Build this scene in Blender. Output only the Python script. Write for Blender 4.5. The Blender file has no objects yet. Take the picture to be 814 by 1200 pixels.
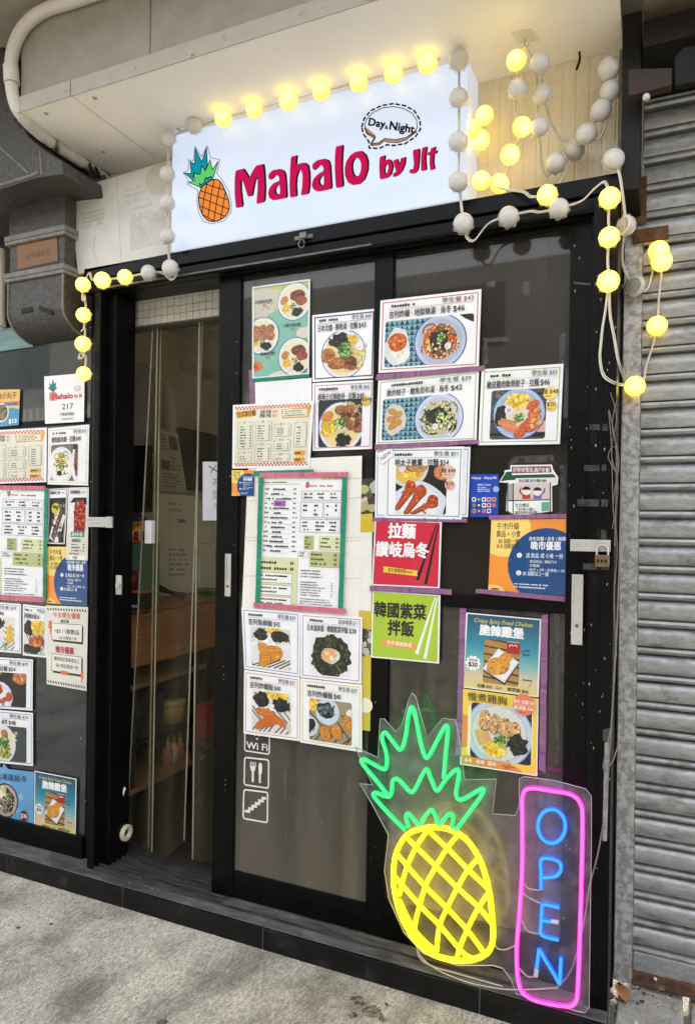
import bpy, math, random
import numpy as np
from mathutils import Vector, Matrix
from mathutils.geometry import tessellate_polygon

S = bpy.context.scene
COL = S.collection

# ------------------------------------------------------------------ camera
CX, CY, FPX = 406.98, 618.76, 815.89
RW = np.array([[0.91444264, 0.01354535, -0.40448879],
               [0.40447102, 0.00414888, 0.91454140],
               [0.01406596, -0.99989965, -0.00168479]])      # world axes X right, Y into the shop, Z up
CAM = np.array([0.0, -2.05, 1.32])
cd = bpy.data.cameras.new('camera')
cam = bpy.data.objects.new('camera', cd)
COL.objects.link(cam)
M = Matrix.Identity(4)
for i in range(3):
    M[i][0] = RW[i][0]; M[i][1] = -RW[i][1]; M[i][2] = -RW[i][2]; M[i][3] = CAM[i]
cam.matrix_world = M
cd.sensor_fit = 'HORIZONTAL'; cd.sensor_width = 36.0
cd.lens = 36.0 * FPX / 814.0
cd.shift_y = (CY - 600.0) / 814.0
cd.clip_start = 0.05; cd.clip_end = 500
S.camera = cam

# ------------------------------------------------------------------ light
EXPO = 2.75
W = bpy.data.worlds.new('World'); S.world = W; W.use_nodes = True
wn = W.node_tree
sky = wn.nodes.new('ShaderNodeTexSky'); sky.sky_type = 'NISHITA'; sky.sun_disc = False
SUN_EL, SUN_AZ = math.radians(60), math.radians(25)
sky.sun_elevation = SUN_EL; sky.sun_rotation = SUN_AZ
sky.air_density = 1.0; sky.dust_density = 1.5; sky.ozone_density = 0.6
hs = wn.nodes.new('ShaderNodeHueSaturation'); hs.inputs['Saturation'].default_value = 0.2   # overcast: grey cloud light
wn.links.new(sky.outputs[0], hs.inputs['Color'])
bg = wn.nodes['Background']; bg.inputs[1].default_value = 0.15
wn.links.new(hs.outputs[0], bg.inputs[0])
sl = bpy.data.lights.new('sun', 'SUN'); sl.energy = 1.2; sl.angle = math.radians(25); sl.color = (1, 0.96, 0.9)
so = bpy.data.objects.new('sun', sl); COL.objects.link(so)
sd = Vector((math.sin(SUN_AZ) * math.cos(SUN_EL), math.cos(SUN_AZ) * math.cos(SUN_EL), math.sin(SUN_EL)))
so.rotation_euler = sd.to_track_quat('Z', 'Y').to_euler()
so.location = (0, -6, 8)
vs = S.view_settings
S.display_settings.display_device = 'sRGB'
vs.view_transform = 'Standard'; vs.look = 'None'; vs.exposure = EXPO; vs.gamma = 1; vs.use_curve_mapping = False
S.cycles.use_denoising = True
S.cycles.max_bounces = 8; S.cycles.diffuse_bounces = 4; S.cycles.transparent_max_bounces = 16
S.cycles.sample_clamp_indirect = 6.0
def EM(x): return x / 2 ** EXPO

# ------------------------------------------------------------------ projecting measurements of the photo onto real planes
def ray(x, y): return RW @ np.array([x - CX, y - CY, FPX])
def F(x, y, Y=0.0):
    r = ray(x, y); t = (Y - CAM[1]) / r[1]; return Vector(CAM + t * r)
def G(x, y, Z=0.0):
    r = ray(x, y); t = (Z - CAM[2]) / r[2]; return Vector(CAM + t * r)
def XP(x, y, X):
    r = ray(x, y); t = (X - CAM[0]) / r[0]; return Vector(CAM + t * r)

# ------------------------------------------------------------------ materials
def lin(c):
    o = []
    for v in c:
        v = v / 255.0
        o.append(v / 12.92 if v <= 0.04045 else ((v + 0.055) / 1.055) ** 2.4)
    return tuple(o)
MATS = {}
def mat(name, c1, c2=None, scale=8.0, rough=0.6, metal=0.0, bump=0.0, bscale=None, detail=6.0, c3=None, s3=1.5, r3=(0.45, 0.7),
        spec=0.5, rvar=0.0, stretch=None, lo=0.35, hi=0.7, coat=0.0):
    """Principled surface: two colours mixed by noise, optional third (dirt) by a larger noise."""
    m = bpy.data.materials.new(name); m.use_nodes = True
    nt = m.node_tree; N = nt.nodes; L = nt.links
    p = N['Principled BSDF']
    p.inputs['Roughness'].default_value = rough; p.inputs['Metallic'].default_value = metal
    p.inputs['Specular IOR Level'].default_value = spec
    if coat: p.inputs['Coat Weight'].default_value = coat
    tc = N.new('ShaderNodeNewGeometry')
    vec = tc.outputs['Position']
    if stretch:
        mp = N.new('ShaderNodeMapping'); mp.inputs['Scale'].default_value = stretch
        L.new(vec, mp.inputs['Vector']); vec = mp.outputs[0]
    no = N.new('ShaderNodeTexNoise'); no.inputs['Scale'].default_value = scale; no.inputs['Detail'].default_value = detail
    no.inputs['Roughness'].default_value = 0.65
    L.new(vec, no.inputs['Vector'])
    cr = N.new('ShaderNodeValToRGB')
    cr.color_ramp.elements[0].position = lo; cr.color_ramp.elements[1].position = hi
    cr.color_ramp.elements[0].color = (*c1, 1); cr.color_ramp.elements[1].color = (*(c2 or c1), 1)
    L.new(no.outputs['Fac'], cr.inputs['Fac'])
    out = cr.outputs['Color']
    if c3:
        n3 = N.new('ShaderNodeTexNoise'); n3.inputs['Scale'].default_value = s3; n3.inputs['Detail'].default_value = 8
        n3.inputs['Roughness'].default_value = 0.7
        L.new(vec, n3.inputs['Vector'])
        mr = N.new('ShaderNodeMapRange'); mr.inputs[1].default_value = r3[0]; mr.inputs[2].default_value = r3[1]
        L.new(n3.outputs['Fac'], mr.inputs[0])
        mx = N.new('ShaderNodeMix'); mx.data_type = 'RGBA'
        L.new(mr.outputs[0], mx.inputs['Factor']); L.new(out, mx.inputs['A']); mx.inputs['B'].default_value = (*c3, 1)
        out = mx.outputs['Result']
    L.new(out, p.inputs['Base Color'])
    if rvar:
        mr2 = N.new('ShaderNodeMapRange'); mr2.inputs[3].default_value = rough - rvar; mr2.inputs[4].default_value = rough + rvar
        L.new(no.outputs['Fac'], mr2.inputs[0]); L.new(mr2.outputs[0], p.inputs['Roughness'])
    if bump:
        nb = N.new('ShaderNodeTexNoise'); nb.inputs['Scale'].default_value = bscale or scale * 3; nb.inputs['Detail'].default_value = 8
        L.new(vec, nb.inputs['Vector'])
        bp = N.new('ShaderNodeBump'); bp.inputs['Strength'].default_value = bump; bp.inputs['Distance'].default_value = 0.01
        L.new(nb.outputs['Fac'], bp.inputs['Height']); L.new(bp.outputs[0], p.inputs['Normal'])
    MATS[name] = m
    return m
def emis(name, col, k, base=0.3):
    m = bpy.data.materials.new(name); m.use_nodes = True
    p = m.node_tree.nodes['Principled BSDF']
    p.inputs['Base Color'].default_value = (*[min(0.8, c) * base for c in col], 1)
    p.inputs['Emission Color'].default_value = (*col, 1); p.inputs['Emission Strength'].default_value = EM(k)
    p.inputs['Roughness'].default_value = 0.35
    MATS[name] = m
    return m
def ink(name, emit=0.0, rough=0.45, coat=0.0, grain=0.0):
    """printed colour: reads the ink colour of each printed shape; light noise for paper and film wear"""
    m = bpy.data.materials.new(name); m.use_nodes = True
    nt = m.node_tree; N = nt.nodes; L = nt.links; p = N['Principled BSDF']
    at = N.new('ShaderNodeAttribute'); at.attribute_name = 'ink'
    g = N.new('ShaderNodeNewGeometry')
    no = N.new('ShaderNodeTexNoise'); no.inputs['Scale'].default_value = 9; no.inputs['Detail'].default_value = 5
    L.new(g.outputs['Position'], no.inputs['Vector'])
    mr = N.new('ShaderNodeMapRange'); mr.inputs[1].default_value = 0.3; mr.inputs[2].default_value = 0.7
    mr.inputs[3].default_value = 0.90; mr.inputs[4].default_value = 1.0
    L.new(no.outputs['Fac'], mr.inputs[0])
    mx = N.new('ShaderNodeMix'); mx.data_type = 'RGBA'; mx.blend_type = 'MULTIPLY'; mx.inputs['Factor'].default_value = 1
    L.new(at.outputs['Color'], mx.inputs['A']); L.new(mr.outputs[0], mx.inputs['B'])
    L.new(mx.outputs['Result'], p.inputs['Base Color'])
    if grain:    # mottled detail of a printed photograph
        ng = N.new('ShaderNodeTexNoise'); ng.inputs['Scale'].default_value = 330; ng.inputs['Detail'].default_value = 4; ng.inputs['Roughness'].default_value = 0.7
        L.new(g.outputs['Position'], ng.inputs['Vector']); mg = N.new('ShaderNodeMapRange'); mg.inputs[1].default_value = 0.3; mg.inputs[2].default_value = 0.7; mg.inputs[3].default_value = 1 - grain; mg.inputs[4].default_value = 1 + grain * 0.6
        L.new(ng.outputs['Fac'], mg.inputs[0]); m2 = N.new('ShaderNodeMix'); m2.data_type = 'RGBA'; m2.blend_type = 'MULTIPLY'; m2.inputs['Factor'].default_value = 1
        L.new(mx.outputs['Result'], m2.inputs['A']); L.new(mg.outputs[0], m2.inputs['B']); L.new(m2.outputs['Result'], p.inputs['Base Color'])
    p.inputs['Roughness'].default_value = rough; p.inputs['Specular IOR Level'].default_value = 0.35
    if coat: p.inputs['Coat Weight'].default_value = coat; p.inputs['Coat Roughness'].default_value = 0.15
    bw = N.new('ShaderNodeTexNoise'); bw.inputs['Scale'].default_value = 7; bw.inputs['Detail'].default_value = 3
    L.new(g.outputs['Position'], bw.inputs['Vector'])
    bp = N.new('ShaderNodeBump'); bp.inputs['Strength'].default_value = 0.5; bp.inputs['Distance'].default_value = 0.02
    L.new(bw.outputs['Fac'], bp.inputs['Height']); L.new(bp.outputs[0], p.inputs['Normal'])
    if emit:
        p.inputs['Specular IOR Level'].default_value = 0.08; p.inputs['Roughness'].default_value = 0.6
        dk = N.new('ShaderNodeMix'); dk.data_type = 'RGBA'; dk.blend_type = 'MULTIPLY'; dk.inputs['Factor'].default_value = 1; dk.inputs['B'].default_value = (0.08, 0.08, 0.08, 1)
        L.new(at.outputs['Color'], dk.inputs['A']); L.new(dk.outputs['Result'], p.inputs['Base Color'])
        L.new(at.outputs['Color'], p.inputs['Emission Color']); p.inputs['Emission Strength'].default_value = EM(emit)
    return m
INK = ink('printed_paper'); INKG = ink('laminated_print', rough=0.35, coat=0.55); INKF = ink('photo_print', rough=0.35, coat=0.35, grain=0.2); INKS = ink('backlit_print', emit=0.8)

# ------------------------------------------------------------------ mesh building
class MB:
    def __init__(s): s.v = []; s.f = []; s.c = []; s.mi = []; s.sm = []
    def add(s, vs, fs, col=None, mi=0, smooth=False):
        b = len(s.v); s.v += [tuple(v) for v in vs]
        for f in fs: s.f.append([b + i for i in f]); s.c.append(col); s.mi.append(mi); s.sm.append(smooth)
    def box(s, x0, x1, y0, y1, z0, z1, mi=0):
        v = [(x, y, z) for x in (x0, x1) for y in (y0, y1) for z in (z0, z1)]
        s.add(v, [(0, 1, 3, 2), (4, 6, 7, 5), (0, 4, 5, 1), (2, 3, 7, 6), (0, 2, 6, 4), (1, 5, 7, 3)], mi=mi)
    def hexa(s, a, b, mi=0):
        """a, b: two quads of 4 points (front, back) in the same winding"""
        n = len(a)
        s.add(list(a) + list(b), [tuple(range(n - 1, -1, -1)), tuple(range(n, 2 * n))] +
              [(i, (i + 1) % n, n + (i + 1) % n, n + i) for i in range(n)], mi=mi)
    def prism(s, pts, d, mi=0):
        """polygon pts (3D) pushed along vector d"""
        d = Vector(d); s.hexa([Vector(p) for p in pts], [Vector(p) + d for p in pts], mi)
    def tube(s, pts, r, n=8, closed=False, mi=0, cap=True, flat=1.0):
        pts = [Vector(p) for p in pts]; m = len(pts); rings = []
        up = Vector((0.0, -1.0, 0.0))
        for i, p in enumerate(pts):
            if closed: t = pts[(i + 1) % m] - pts[i - 1]
            else: t = pts[min(i + 1, m - 1)] - pts[max(i - 1, 0)]
            if t.length < 1e-9: t = Vector((1, 0, 0))
            t.normalize()
            u = up - t * up.dot(t)
            if u.length < 0.05: u = Vector((1, 0, 0)) - t * t.x
            u.normalize(); w = t.cross(u)
            rr = r[i] if isinstance(r, (list, tuple)) else r
            rings.append([p + u * (rr * flat * math.cos(2 * math.pi * k / n)) + w * (rr * math.sin(2 * math.pi * k / n)) for k in range(n)])
        v = [q for rg in rings for q in rg]; f = []
        for i in range(m if closed else m - 1):
            j = (i + 1) % m
            for k in range(n): f.append((i * n + k, i * n + (k + 1) % n, j * n + (k + 1) % n, j * n + k))
        s.add(v, f, mi=mi, smooth=True)
        if cap and not closed:
            s.add(rings[0], [tuple(range(n))], mi=mi); s.add(rings[-1], [tuple(range(n - 1, -1, -1))], mi=mi)
    def ball(s, c, r, sc=(1, 1, 1), nu=16, nv=10, mi=0, rot=None):
        v = []; f = []
        for i in range(nv + 1):
            th = math.pi * i / nv
            for k in range(nu):
                ph = 2 * math.pi * k / nu
                q = Vector((r * sc[0] * math.sin(th) * math.cos(ph), r * sc[1] * math.sin(th) * math.sin(ph), r * sc[2] * math.cos(th)))
                if rot: q = rot @ q
                v.append(Vector(c) + q)
        for i in range(nv):
            for k in range(nu): f.append((i * nu + k, (i + 1) * nu + k, (i + 1) * nu + (k + 1) % nu, i * nu + (k + 1) % nu))
        s.add(v, f, mi=mi, smooth=True)
    def lathe(s, c, prof, axis='Z', n=20, mi=0, smooth=True):
        v = []; f = []
        for r, h in prof:
            for k in range(n):
                a = 2 * math.pi * k / n
                q = (r * math.cos(a), r * math.sin(a), h) if axis == 'Z' else ((r * math.cos(a), h, r * math.sin(a)) if axis == 'Y' else (h, r * math.cos(a), r * math.sin(a)))
                v.append(Vector(c) + Vector(q))
        for i in range(len(prof) - 1):
            for k in range(n): f.append((i * n + k, i * n + (k + 1) % n, (i + 1) * n + (k + 1) % n, (i + 1) * n + k))
        s.add(v, f, mi=mi, smooth=smooth)
    def build(s, name, ms, parent=None, bevel=0.0, seg=2, fixn=True):
        off = parent.matrix_world_loc if False else (Vector(ROOTLOC.get(parent.name, (0, 0, 0))) if parent else Vector((0, 0, 0)))
        me = bpy.data.meshes.new(name)
        me.from_pydata([(Vector(v) - off)[:] for v in s.v], [], s.f)
        for mm in (ms if isinstance(ms, (list, tuple)) else [ms]): me.materials.append(mm)
        me.polygons.foreach_set('material_index', s.mi)
        me.polygons.foreach_set('use_smooth', s.sm)
        if any(c is not None for c in s.c):
            ca = me.color_attributes.new('ink', 'FLOAT_COLOR', 'CORNER')
            buf = np.ones((len(me.loops), 4), dtype=np.float32); k = 0
            for f, c in zip(s.f, s.c):
                buf[k:k + len(f), :3] = c if c is not None else (0.8, 0.8, 0.8); k += len(f)
            ca.data.foreach_set('color', buf.ravel())
        me.update()
        o = bpy.data.objects.new(name, me); COL.objects.link(o)
        if parent:
            o.parent = parent; ROOTLOC[o.name] = off
        if bevel:
            b = o.modifiers.new('bevel', 'BEVEL'); b.width = bevel; b.segments = seg; b.limit_method = 'ANGLE'; b.angle_limit = math.radians(40)
        return o
ROOTLOC = {}
def thing(name, label, cat, loc=(0, 0, 0), group=None):
    o = bpy.data.objects.new(name, None); COL.objects.link(o); o.empty_display_size = 0.05
    o.location = loc; ROOTLOC[o.name] = Vector(loc)
    o['label'] = label; o['category'] = cat
    group = group or GROUPS.get(name)
    if group: o['group'] = group
    return o
GROUPS = {'food_poster': 'food posters on the shop glass', 'string_lights': 'strings of round bulbs', 'sauce_bottle': 'sauce bottles on the shelf', 'sticker': 'white line stickers on the door', 'order_sheet': 'order sheets on the glass', 'noodle_menu': 'noodle menus on the glass', 'offer_poster': 'orange and navy offers', 'paper_sheet': 'plain paper sheets on the door', 'hasp': 'steel hasps on the jambs', 'menu_sign': 'square chopstick signs'}
def tag(o, label, cat, group=None):
    o['label'] = label; o['category'] = cat
    if group: o['group'] = group
    return o
def struct(o): o['kind'] = 'structure'; return o
def smooth_path(pts, k=6, closed=False):
    P = [Vector(p) for p in pts]; n = len(P); out = []
    for i in range(n if closed else n - 1):
        if closed: a, b, c, d = P[i - 1], P[i], P[(i + 1) % n], P[(i + 2) % n]
        else: a, b, c, d = P[max(i - 1, 0)], P[i], P[i + 1], P[min(i + 2, n - 1)]
        for j in range(k):
            t = j / k
            out.append(0.5 * ((2 * b) + (c - a) * t + (2 * a - 5 * b + 4 * c - d) * t * t + (3 * b - a - 3 * c + d) * t ** 3))
    if not closed: out.append(P[-1])
    return out

# ------------------------------------------------------------------ flat printing (letters, drawings and food pictures on paper)
GL = {}
def glyphs(s, bold=0.0, res=2):
    key = (s, bold)
    if key not in GL:
        cu = bpy.data.curves.new('t', 'FONT'); cu.body = s; cu.size = 1; cu.offset = bold; cu.resolution_u = res
        o = bpy.data.objects.new('t', cu); COL.objects.link(o)
        me = bpy.data.meshes.new_from_object(o.evaluated_get(bpy.context.evaluated_depsgraph_get()))
        v = [(p.co.x, p.co.y) for p in me.vertices]; f = [tuple(p.vertices) for p in me.polygons]
        xs = [p[0] for p in v] or [0, 1]; ys = [p[1] for p in v] or [0, 1]
        GL[key] = (v, f, min(xs), max(xs), min(ys), max(ys))
        bpy.data.objects.remove(o); bpy.data.curves.remove(cu); bpy.data.meshes.remove(me)
    return GL[key]
def clip_poly(sub, clip):
    def side(a, b, p): return (b[0] - a[0]) * (p[1] - a[1]) - (b[1] - a[1]) * (p[0] - a[0])
    area = sum(clip[i - 1][0] * clip[i][1] - clip[i][0] * clip[i - 1][1] for i in range(len(clip)))
    sg = 1 if area > 0 else -1
    out = list(sub)
    for i in range(len(clip)):
        a, b = clip[i - 1], clip[i]; inp = out; out = []
        if not inp: return []
        for j in range(len(inp)):
            p, q = inp[j - 1], inp[j]; sp, sq = sg * side(a, b, p), sg * side(a, b, q)
            if (sp >= 0) != (sq >= 0):
                t = sp / (sp - sq); out.append((p[0] + (q[0] - p[0]) * t, p[1] + (q[1] - p[1]) * t))
            if sq >= 0: out.append(q)
    return out
def rrect(u0, v0, u1, v1, r, A=1.0, n=4):
    ru = r / A; o = []
    for cx, cy, a0 in ((u1 - ru, v0 + r, -90), (u1 - ru, v1 - r, 0), (u0 + ru, v1 - r, 90), (u0 + ru, v0 + r, 180)):
        for k in range(n + 1):
            a = math.radians(a0 + 90 * k / n); o.append((cx + ru * math.cos(a), cy + r * math.sin(a)))
    return o
EPS = 0.00002
class Paint:
    """paints flat shapes on a sheet; (u,v) run 0..1 right and down; every shape lies a hair in front of the one before"""
    def __init__(s, quad=None, Y=0.0, fn=None, A=None, tint=0.86, start=0.0004):
        s.tint = tint; s.n = 0; s.mb = MB(); s.clip = None; s.start = start; s.total = 0
        if quad:
            q = [F(x, y, Y) for x, y in quad]; s.q = q
            w = ((q[1] - q[0]).length + (q[2] - q[3]).length) / 2; h = ((q[3] - q[0]).length + (q[2] - q[1]).length) / 2
            s.A = w / h; s.h = h; s.w = w
            s.fn = lambda u, v: (q[0] * (1 - u) + q[1] * u) * (1 - v) + (q[3] * (1 - u) + q[2] * u) * v
        else: s.fn = fn; s.A = A or 1.0
    def P(s, u, v): 
        p = s.fn(u, v); return Vector((p.x, p.y - s.start - EPS * s.n, p.z))
    def col(s, c): return tuple(x * s.tint for x in lin(c))
    def poly(s, pts, c, holes=None):
        s.n += 1
        if holes:
            loops = [[Vector((p[0], p[1], 0)) for p in pts]] + [[Vector((p[0], p[1], 0)) for p in h] for h in holes]
            flat = [p for lp in loops for p in lp]
            tr = tessellate_polygon(loops)
            s.mb.add([s.P(p.x, p.y) for p in flat], [tuple(t) for t in tr], s.col(c)); return
        if s.clip: pts = clip_poly(pts, s.clip)
        if len(pts) < 3: return
        if len(pts) > 4:
            tr = tessellate_polygon([[Vector((p[0], p[1], 0)) for p in pts]])
            s.mb.add([s.P(*p) for p in pts], [tuple(t) for t in tr], s.col(c))
        else: s.mb.add([s.P(*p) for p in pts], [tuple(range(len(pts)))], s.col(c))
    def rect(s, u0, v0, u1, v1, c): s.poly([(u0, v0), (u1, v0), (u1, v1), (u0, v1)], c)
    def rr(s, u0, v0, u1, v1, r, c): s.poly(rrect(u0, v0, u1, v1, r, s.A), c)
    def ell(s, cx, cy, r, c, ry=None, n=28, a=0.0):
        ry = ry or r; o = []
        for k in range(n):
            t = 2 * math.pi * k / n; x, y = r * math.cos(t), ry * math.sin(t)
            o.append((cx + (x * math.cos(a) - y * math.sin(a)) / s.A, cy + x * math.sin(a) + y * math.cos(a)))
        s.poly(o, c)
    def frame(s, u0, v0, u1, v1, t, c):
        tu = t / s.A
        for a in ((u0, v0, u1, v0 + t), (u0, v1 - t, u1, v1), (u0, v0 + t, u0 + tu, v1 - t), (u1 - tu, v0 + t, u1, v1 - t)): s.rect(*a, c); s.n -= 1
        s.n += 1
    def stroke(s, pts, w, c, closed=False):
        n = len(pts); s.n += 1; A = s.A
        for i in range(n if closed else n - 1):
            a, b = pts[i], pts[(i + 1) % n]
            dx, dy = (b[0] - a[0]) * A, b[1] - a[1]; L = math.hypot(dx, dy)
            if L < 1e-9: continue
            dx, dy = dx / L * w / 2, dy / L * w / 2
            q = [(a[0] + (-dx - dy) / A, a[1] - dy + dx), (b[0] + (dx - dy) / A, b[1] + dy + dx), (b[0] + (dx + dy) / A, b[1] + dy - dx), (a[0] + (-dx + dy) / A, a[1] - dy - dx)]
            if s.clip: q = clip_poly(q, s.clip)
            if len(q) > 2: s.mb.add([s.P(*p) for p in q], [tuple(range(len(q)))], s.col(c))
    def dash(s, pts, w, c, on, off, closed=True):
        A = s.A; P = pts + ([pts[0]] if closed else []); pos = 0.0
        for a, b in zip(P[:-1], P[1:]):
            L = math.hypot((b[0] - a[0]) * A, b[1] - a[1]); t = 0.0
            while t < L:
                ph = pos % (on + off); step = (on - ph) if ph < on else (on + off - ph)
                step = min(step + 1e-9, L - t + 1e-9)
                if ph < on: s.stroke([(a[0] + (b[0] - a[0]) * k, a[1] + (b[1] - a[1]) * k) for k in (t / L, min(1, (t + step) / L))], w, c); s.n -= 1
                t += step; pos += step
        s.n += 1
    def text(s, txt, u, v, h, c, bold=0.012, an='l', w=None, rot=0.0, shear=0.0):
        """left/centre/right anchored baseline at (u,v); h = capital/character height"""
        vs_, fs_, x0, x1, y0, y1 = glyphs(txt)
        k = h / 0.78; kx = k
        if w: kx = w * s.A / max(1e-6, x1 - x0)
        W_ = (x1 - x0) * kx; ox = {'l': 0, 'c': -W_ / 2, 'r': -W_}[an]
        ca, sa = math.cos(rot), math.sin(rot); b = bold * 1.25; s.n += 1
        for bx, by in (((-b, -b * 0.7), (b, -b * 0.7), (-b, b * 0.7), (b, b * 0.7)) if bold > 0.003 else ((0, 0),)):   # printed a few times side by side: bold
            out = []
            for x, y in vs_:
                X = (x + bx - x0) * kx + ox + shear * y * k; Yy = -(y + by) * k
                X, Yy = X * ca - Yy * sa, X * sa + Yy * ca
                out.append(s.P(u + X / s.A, v + Yy))
            s.mb.add(out, fs_, s.col(c)); s.n += 0.3
        s.n += 1
    def micro(s, u0, v0, u1, v1, rows, c=(60, 60, 60), seed=1, fill=0.9, price=False, th=0.55):
        """rows of writing too small to read"""
        R = random.Random(seed); ph = (v1 - v0) / rows; ch = ph * th; cw = ch * 0.95 / s.A; s.n += 0.5
        for i in range(rows):
            v = v0 + i * ph + (ph - ch) / 2; e = u0 + (u1 - u0) * (R.uniform(0.45, fill) if price else R.uniform(0.6, fill)); u = u0
            while u + cw < e + 1e-6:
                if R.random() < 0.9:
                    k = R.uniform(0.72, 1.0)
                    q = (u, v + ch * (1 - k), u + cw * 0.8, v + ch * R.uniform(0.85, 1))
                    s.mb.add([s.P(q[0], q[1]), s.P(q[2], q[1]), s.P(q[2], q[3]), s.P(q[0], q[3])], [(0, 1, 2, 3)], s.col(c))
                u += cw
            if price: 
                for j in range(2):
                    uu = u1 - (2 - j) * cw * 0.7; s.mb.add([s.P(uu, v), s.P(uu + cw * 0.5, v), s.P(uu + cw * 0.5, v + ch), s.P(uu, v + ch)], [(0, 1, 2, 3)], s.col(c))
        s.n += 0.5
    # ---- food
    def blob(s, cx, cy, rx, ry, c, R, jag=0.15, n=14, a=0.0):
        o = []
        for k in range(n):
            t = 2 * math.pi * k / n; j = 1 + R.uniform(-jag, jag); x, y = rx * j * math.cos(t), ry * j * math.sin(t)
            o.append((cx + (x * math.cos(a) - y * math.sin(a)) / s.A, cy + x * math.sin(a) + y * math.cos(a)))
        s.poly(o, c)
    def bits(s, cx, cy, rx, ry, n, sz, cols, R, asp=1.0, jag=0.3, jit=18):
        for i in range(n):
            t = R.uniform(0, 6.283); r = math.sqrt(R.random())
            c = R.choice(cols); d = R.uniform(-jit, jit); c = tuple(max(0, min(255, x + d)) for x in c)
            k = sz * R.uniform(0.6, 1.3)
            s.blob(cx + rx * r * math.cos(t) / s.A, cy + ry * r * math.sin(t), k, k * asp, c, R, jag, 7, R.uniform(0, 3.14))
            s.n -= 0.6
    def noodles(s, cx, cy, rx, ry, n, w, cols, R):
        for i in range(n):
            x = cx + R.uniform(-rx, rx) * 0.75 / s.A; y = cy + R.uniform(-ry, ry) * 0.75
            r = R.uniform(0.25, 0.6) * min(rx, ry); a0 = R.uniform(0, 6.28); sp = R.uniform(1.2, 3.2); c = R.choice(cols)
            d = R.uniform(-14, 14); c = tuple(max(0, min(255, q + d)) for q in c)
            s.stroke([(x + r * math.cos(a0 + sp * k / 7) / s.A, y + r * 0.8 * math.sin(a0 + sp * k / 7)) for k in range(8)], w, c); s.n -= 0.5
    def bowl(s, cx, cy, r, rim=(70, 95, 160), plate=(226, 232, 242), inner=None, ri=0.78):
        s.ell(cx, cy, r, rim); s.ell(cx, cy, r * 0.965, plate); s.ell(cx, cy, r * 0.84, tuple(int(x * 0.93) for x in plate))
        if inner: s.ell(cx, cy, r * ri, inner)
    def seaweed(s, cx, cy, rx, ry, R, n=40): s.blob(cx, cy, rx, ry, (30, 30, 28), R, 0.25); s.bits(cx, cy, rx, ry, n, rx * 0.22, [(22, 22, 20), (40, 38, 34), (62, 56, 50), (14, 16, 14)], R, 0.35)
    def green(s, cx, cy, r, R, n=30): s.bits(cx, cy, r, r, n, r * 0.22, [(70, 120, 40), (110, 160, 60), (45, 90, 30), (190, 210, 150)], R)
    def corn(s, cx, cy, rx, ry, R, n=40): s.blob(cx, cy, rx, ry, (225, 180, 50), R, 0.2); s.bits(cx, cy, rx, ry, n, rx * 0.16, [(240, 205, 70), (250, 220, 100), (215, 165, 40)], R)
    def meat(s, cx, cy, rx, ry, R, base=(150, 90, 55), n=22, a=0.0):
        s.blob(cx, cy, rx, ry, tuple(int(x * 0.72) for x in base), R, 0.08, a=a); s.blob(cx, cy - ry * 0.06, rx * 0.93, ry * 0.9, base, R, 0.08, a=a)
        s.bits(cx, cy, rx * 0.75, ry * 0.75, n, min(rx, ry) * 0.2, [base, tuple(min(255, int(x * 1.22)) for x in base), tuple(int(x * 0.8) for x in base)], R)
    def fried(s, cx, cy, rx, ry, R, a=0.0, n=26, base=(215, 140, 45)):
        s.blob(cx, cy, rx, ry, tuple(int(x * 0.75) for x in base), R, 0.07, a=a); s.blob(cx, cy, rx * 0.94, ry * 0.93, base, R, 0.07, a=a)
        ca, sa = math.cos(a), math.sin(a)
        for i in range(n):
            t = R.uniform(0, 6.28); r = math.sqrt(R.random()) * 0.8; x, y = rx * r * math.cos(t), ry * r * math.sin(t)
            c = R.choice([(240, 175, 75), (200, 120, 35), (228, 158, 60), (185, 105, 35)]); k = min(rx, ry) * R.uniform(0.07, 0.2)
            s.blob(cx + (x * ca - y * sa) / s.A, cy + x * sa + y * ca, k, k * 0.8, c, R, 0.3, 7); s.n -= 0.6
    def build(s, name, parent, m=None):
        o = s.mb.build(name, m or (INKF if name == 'food_picture' else INKG), parent); s.mb = MB(); return o

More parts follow.
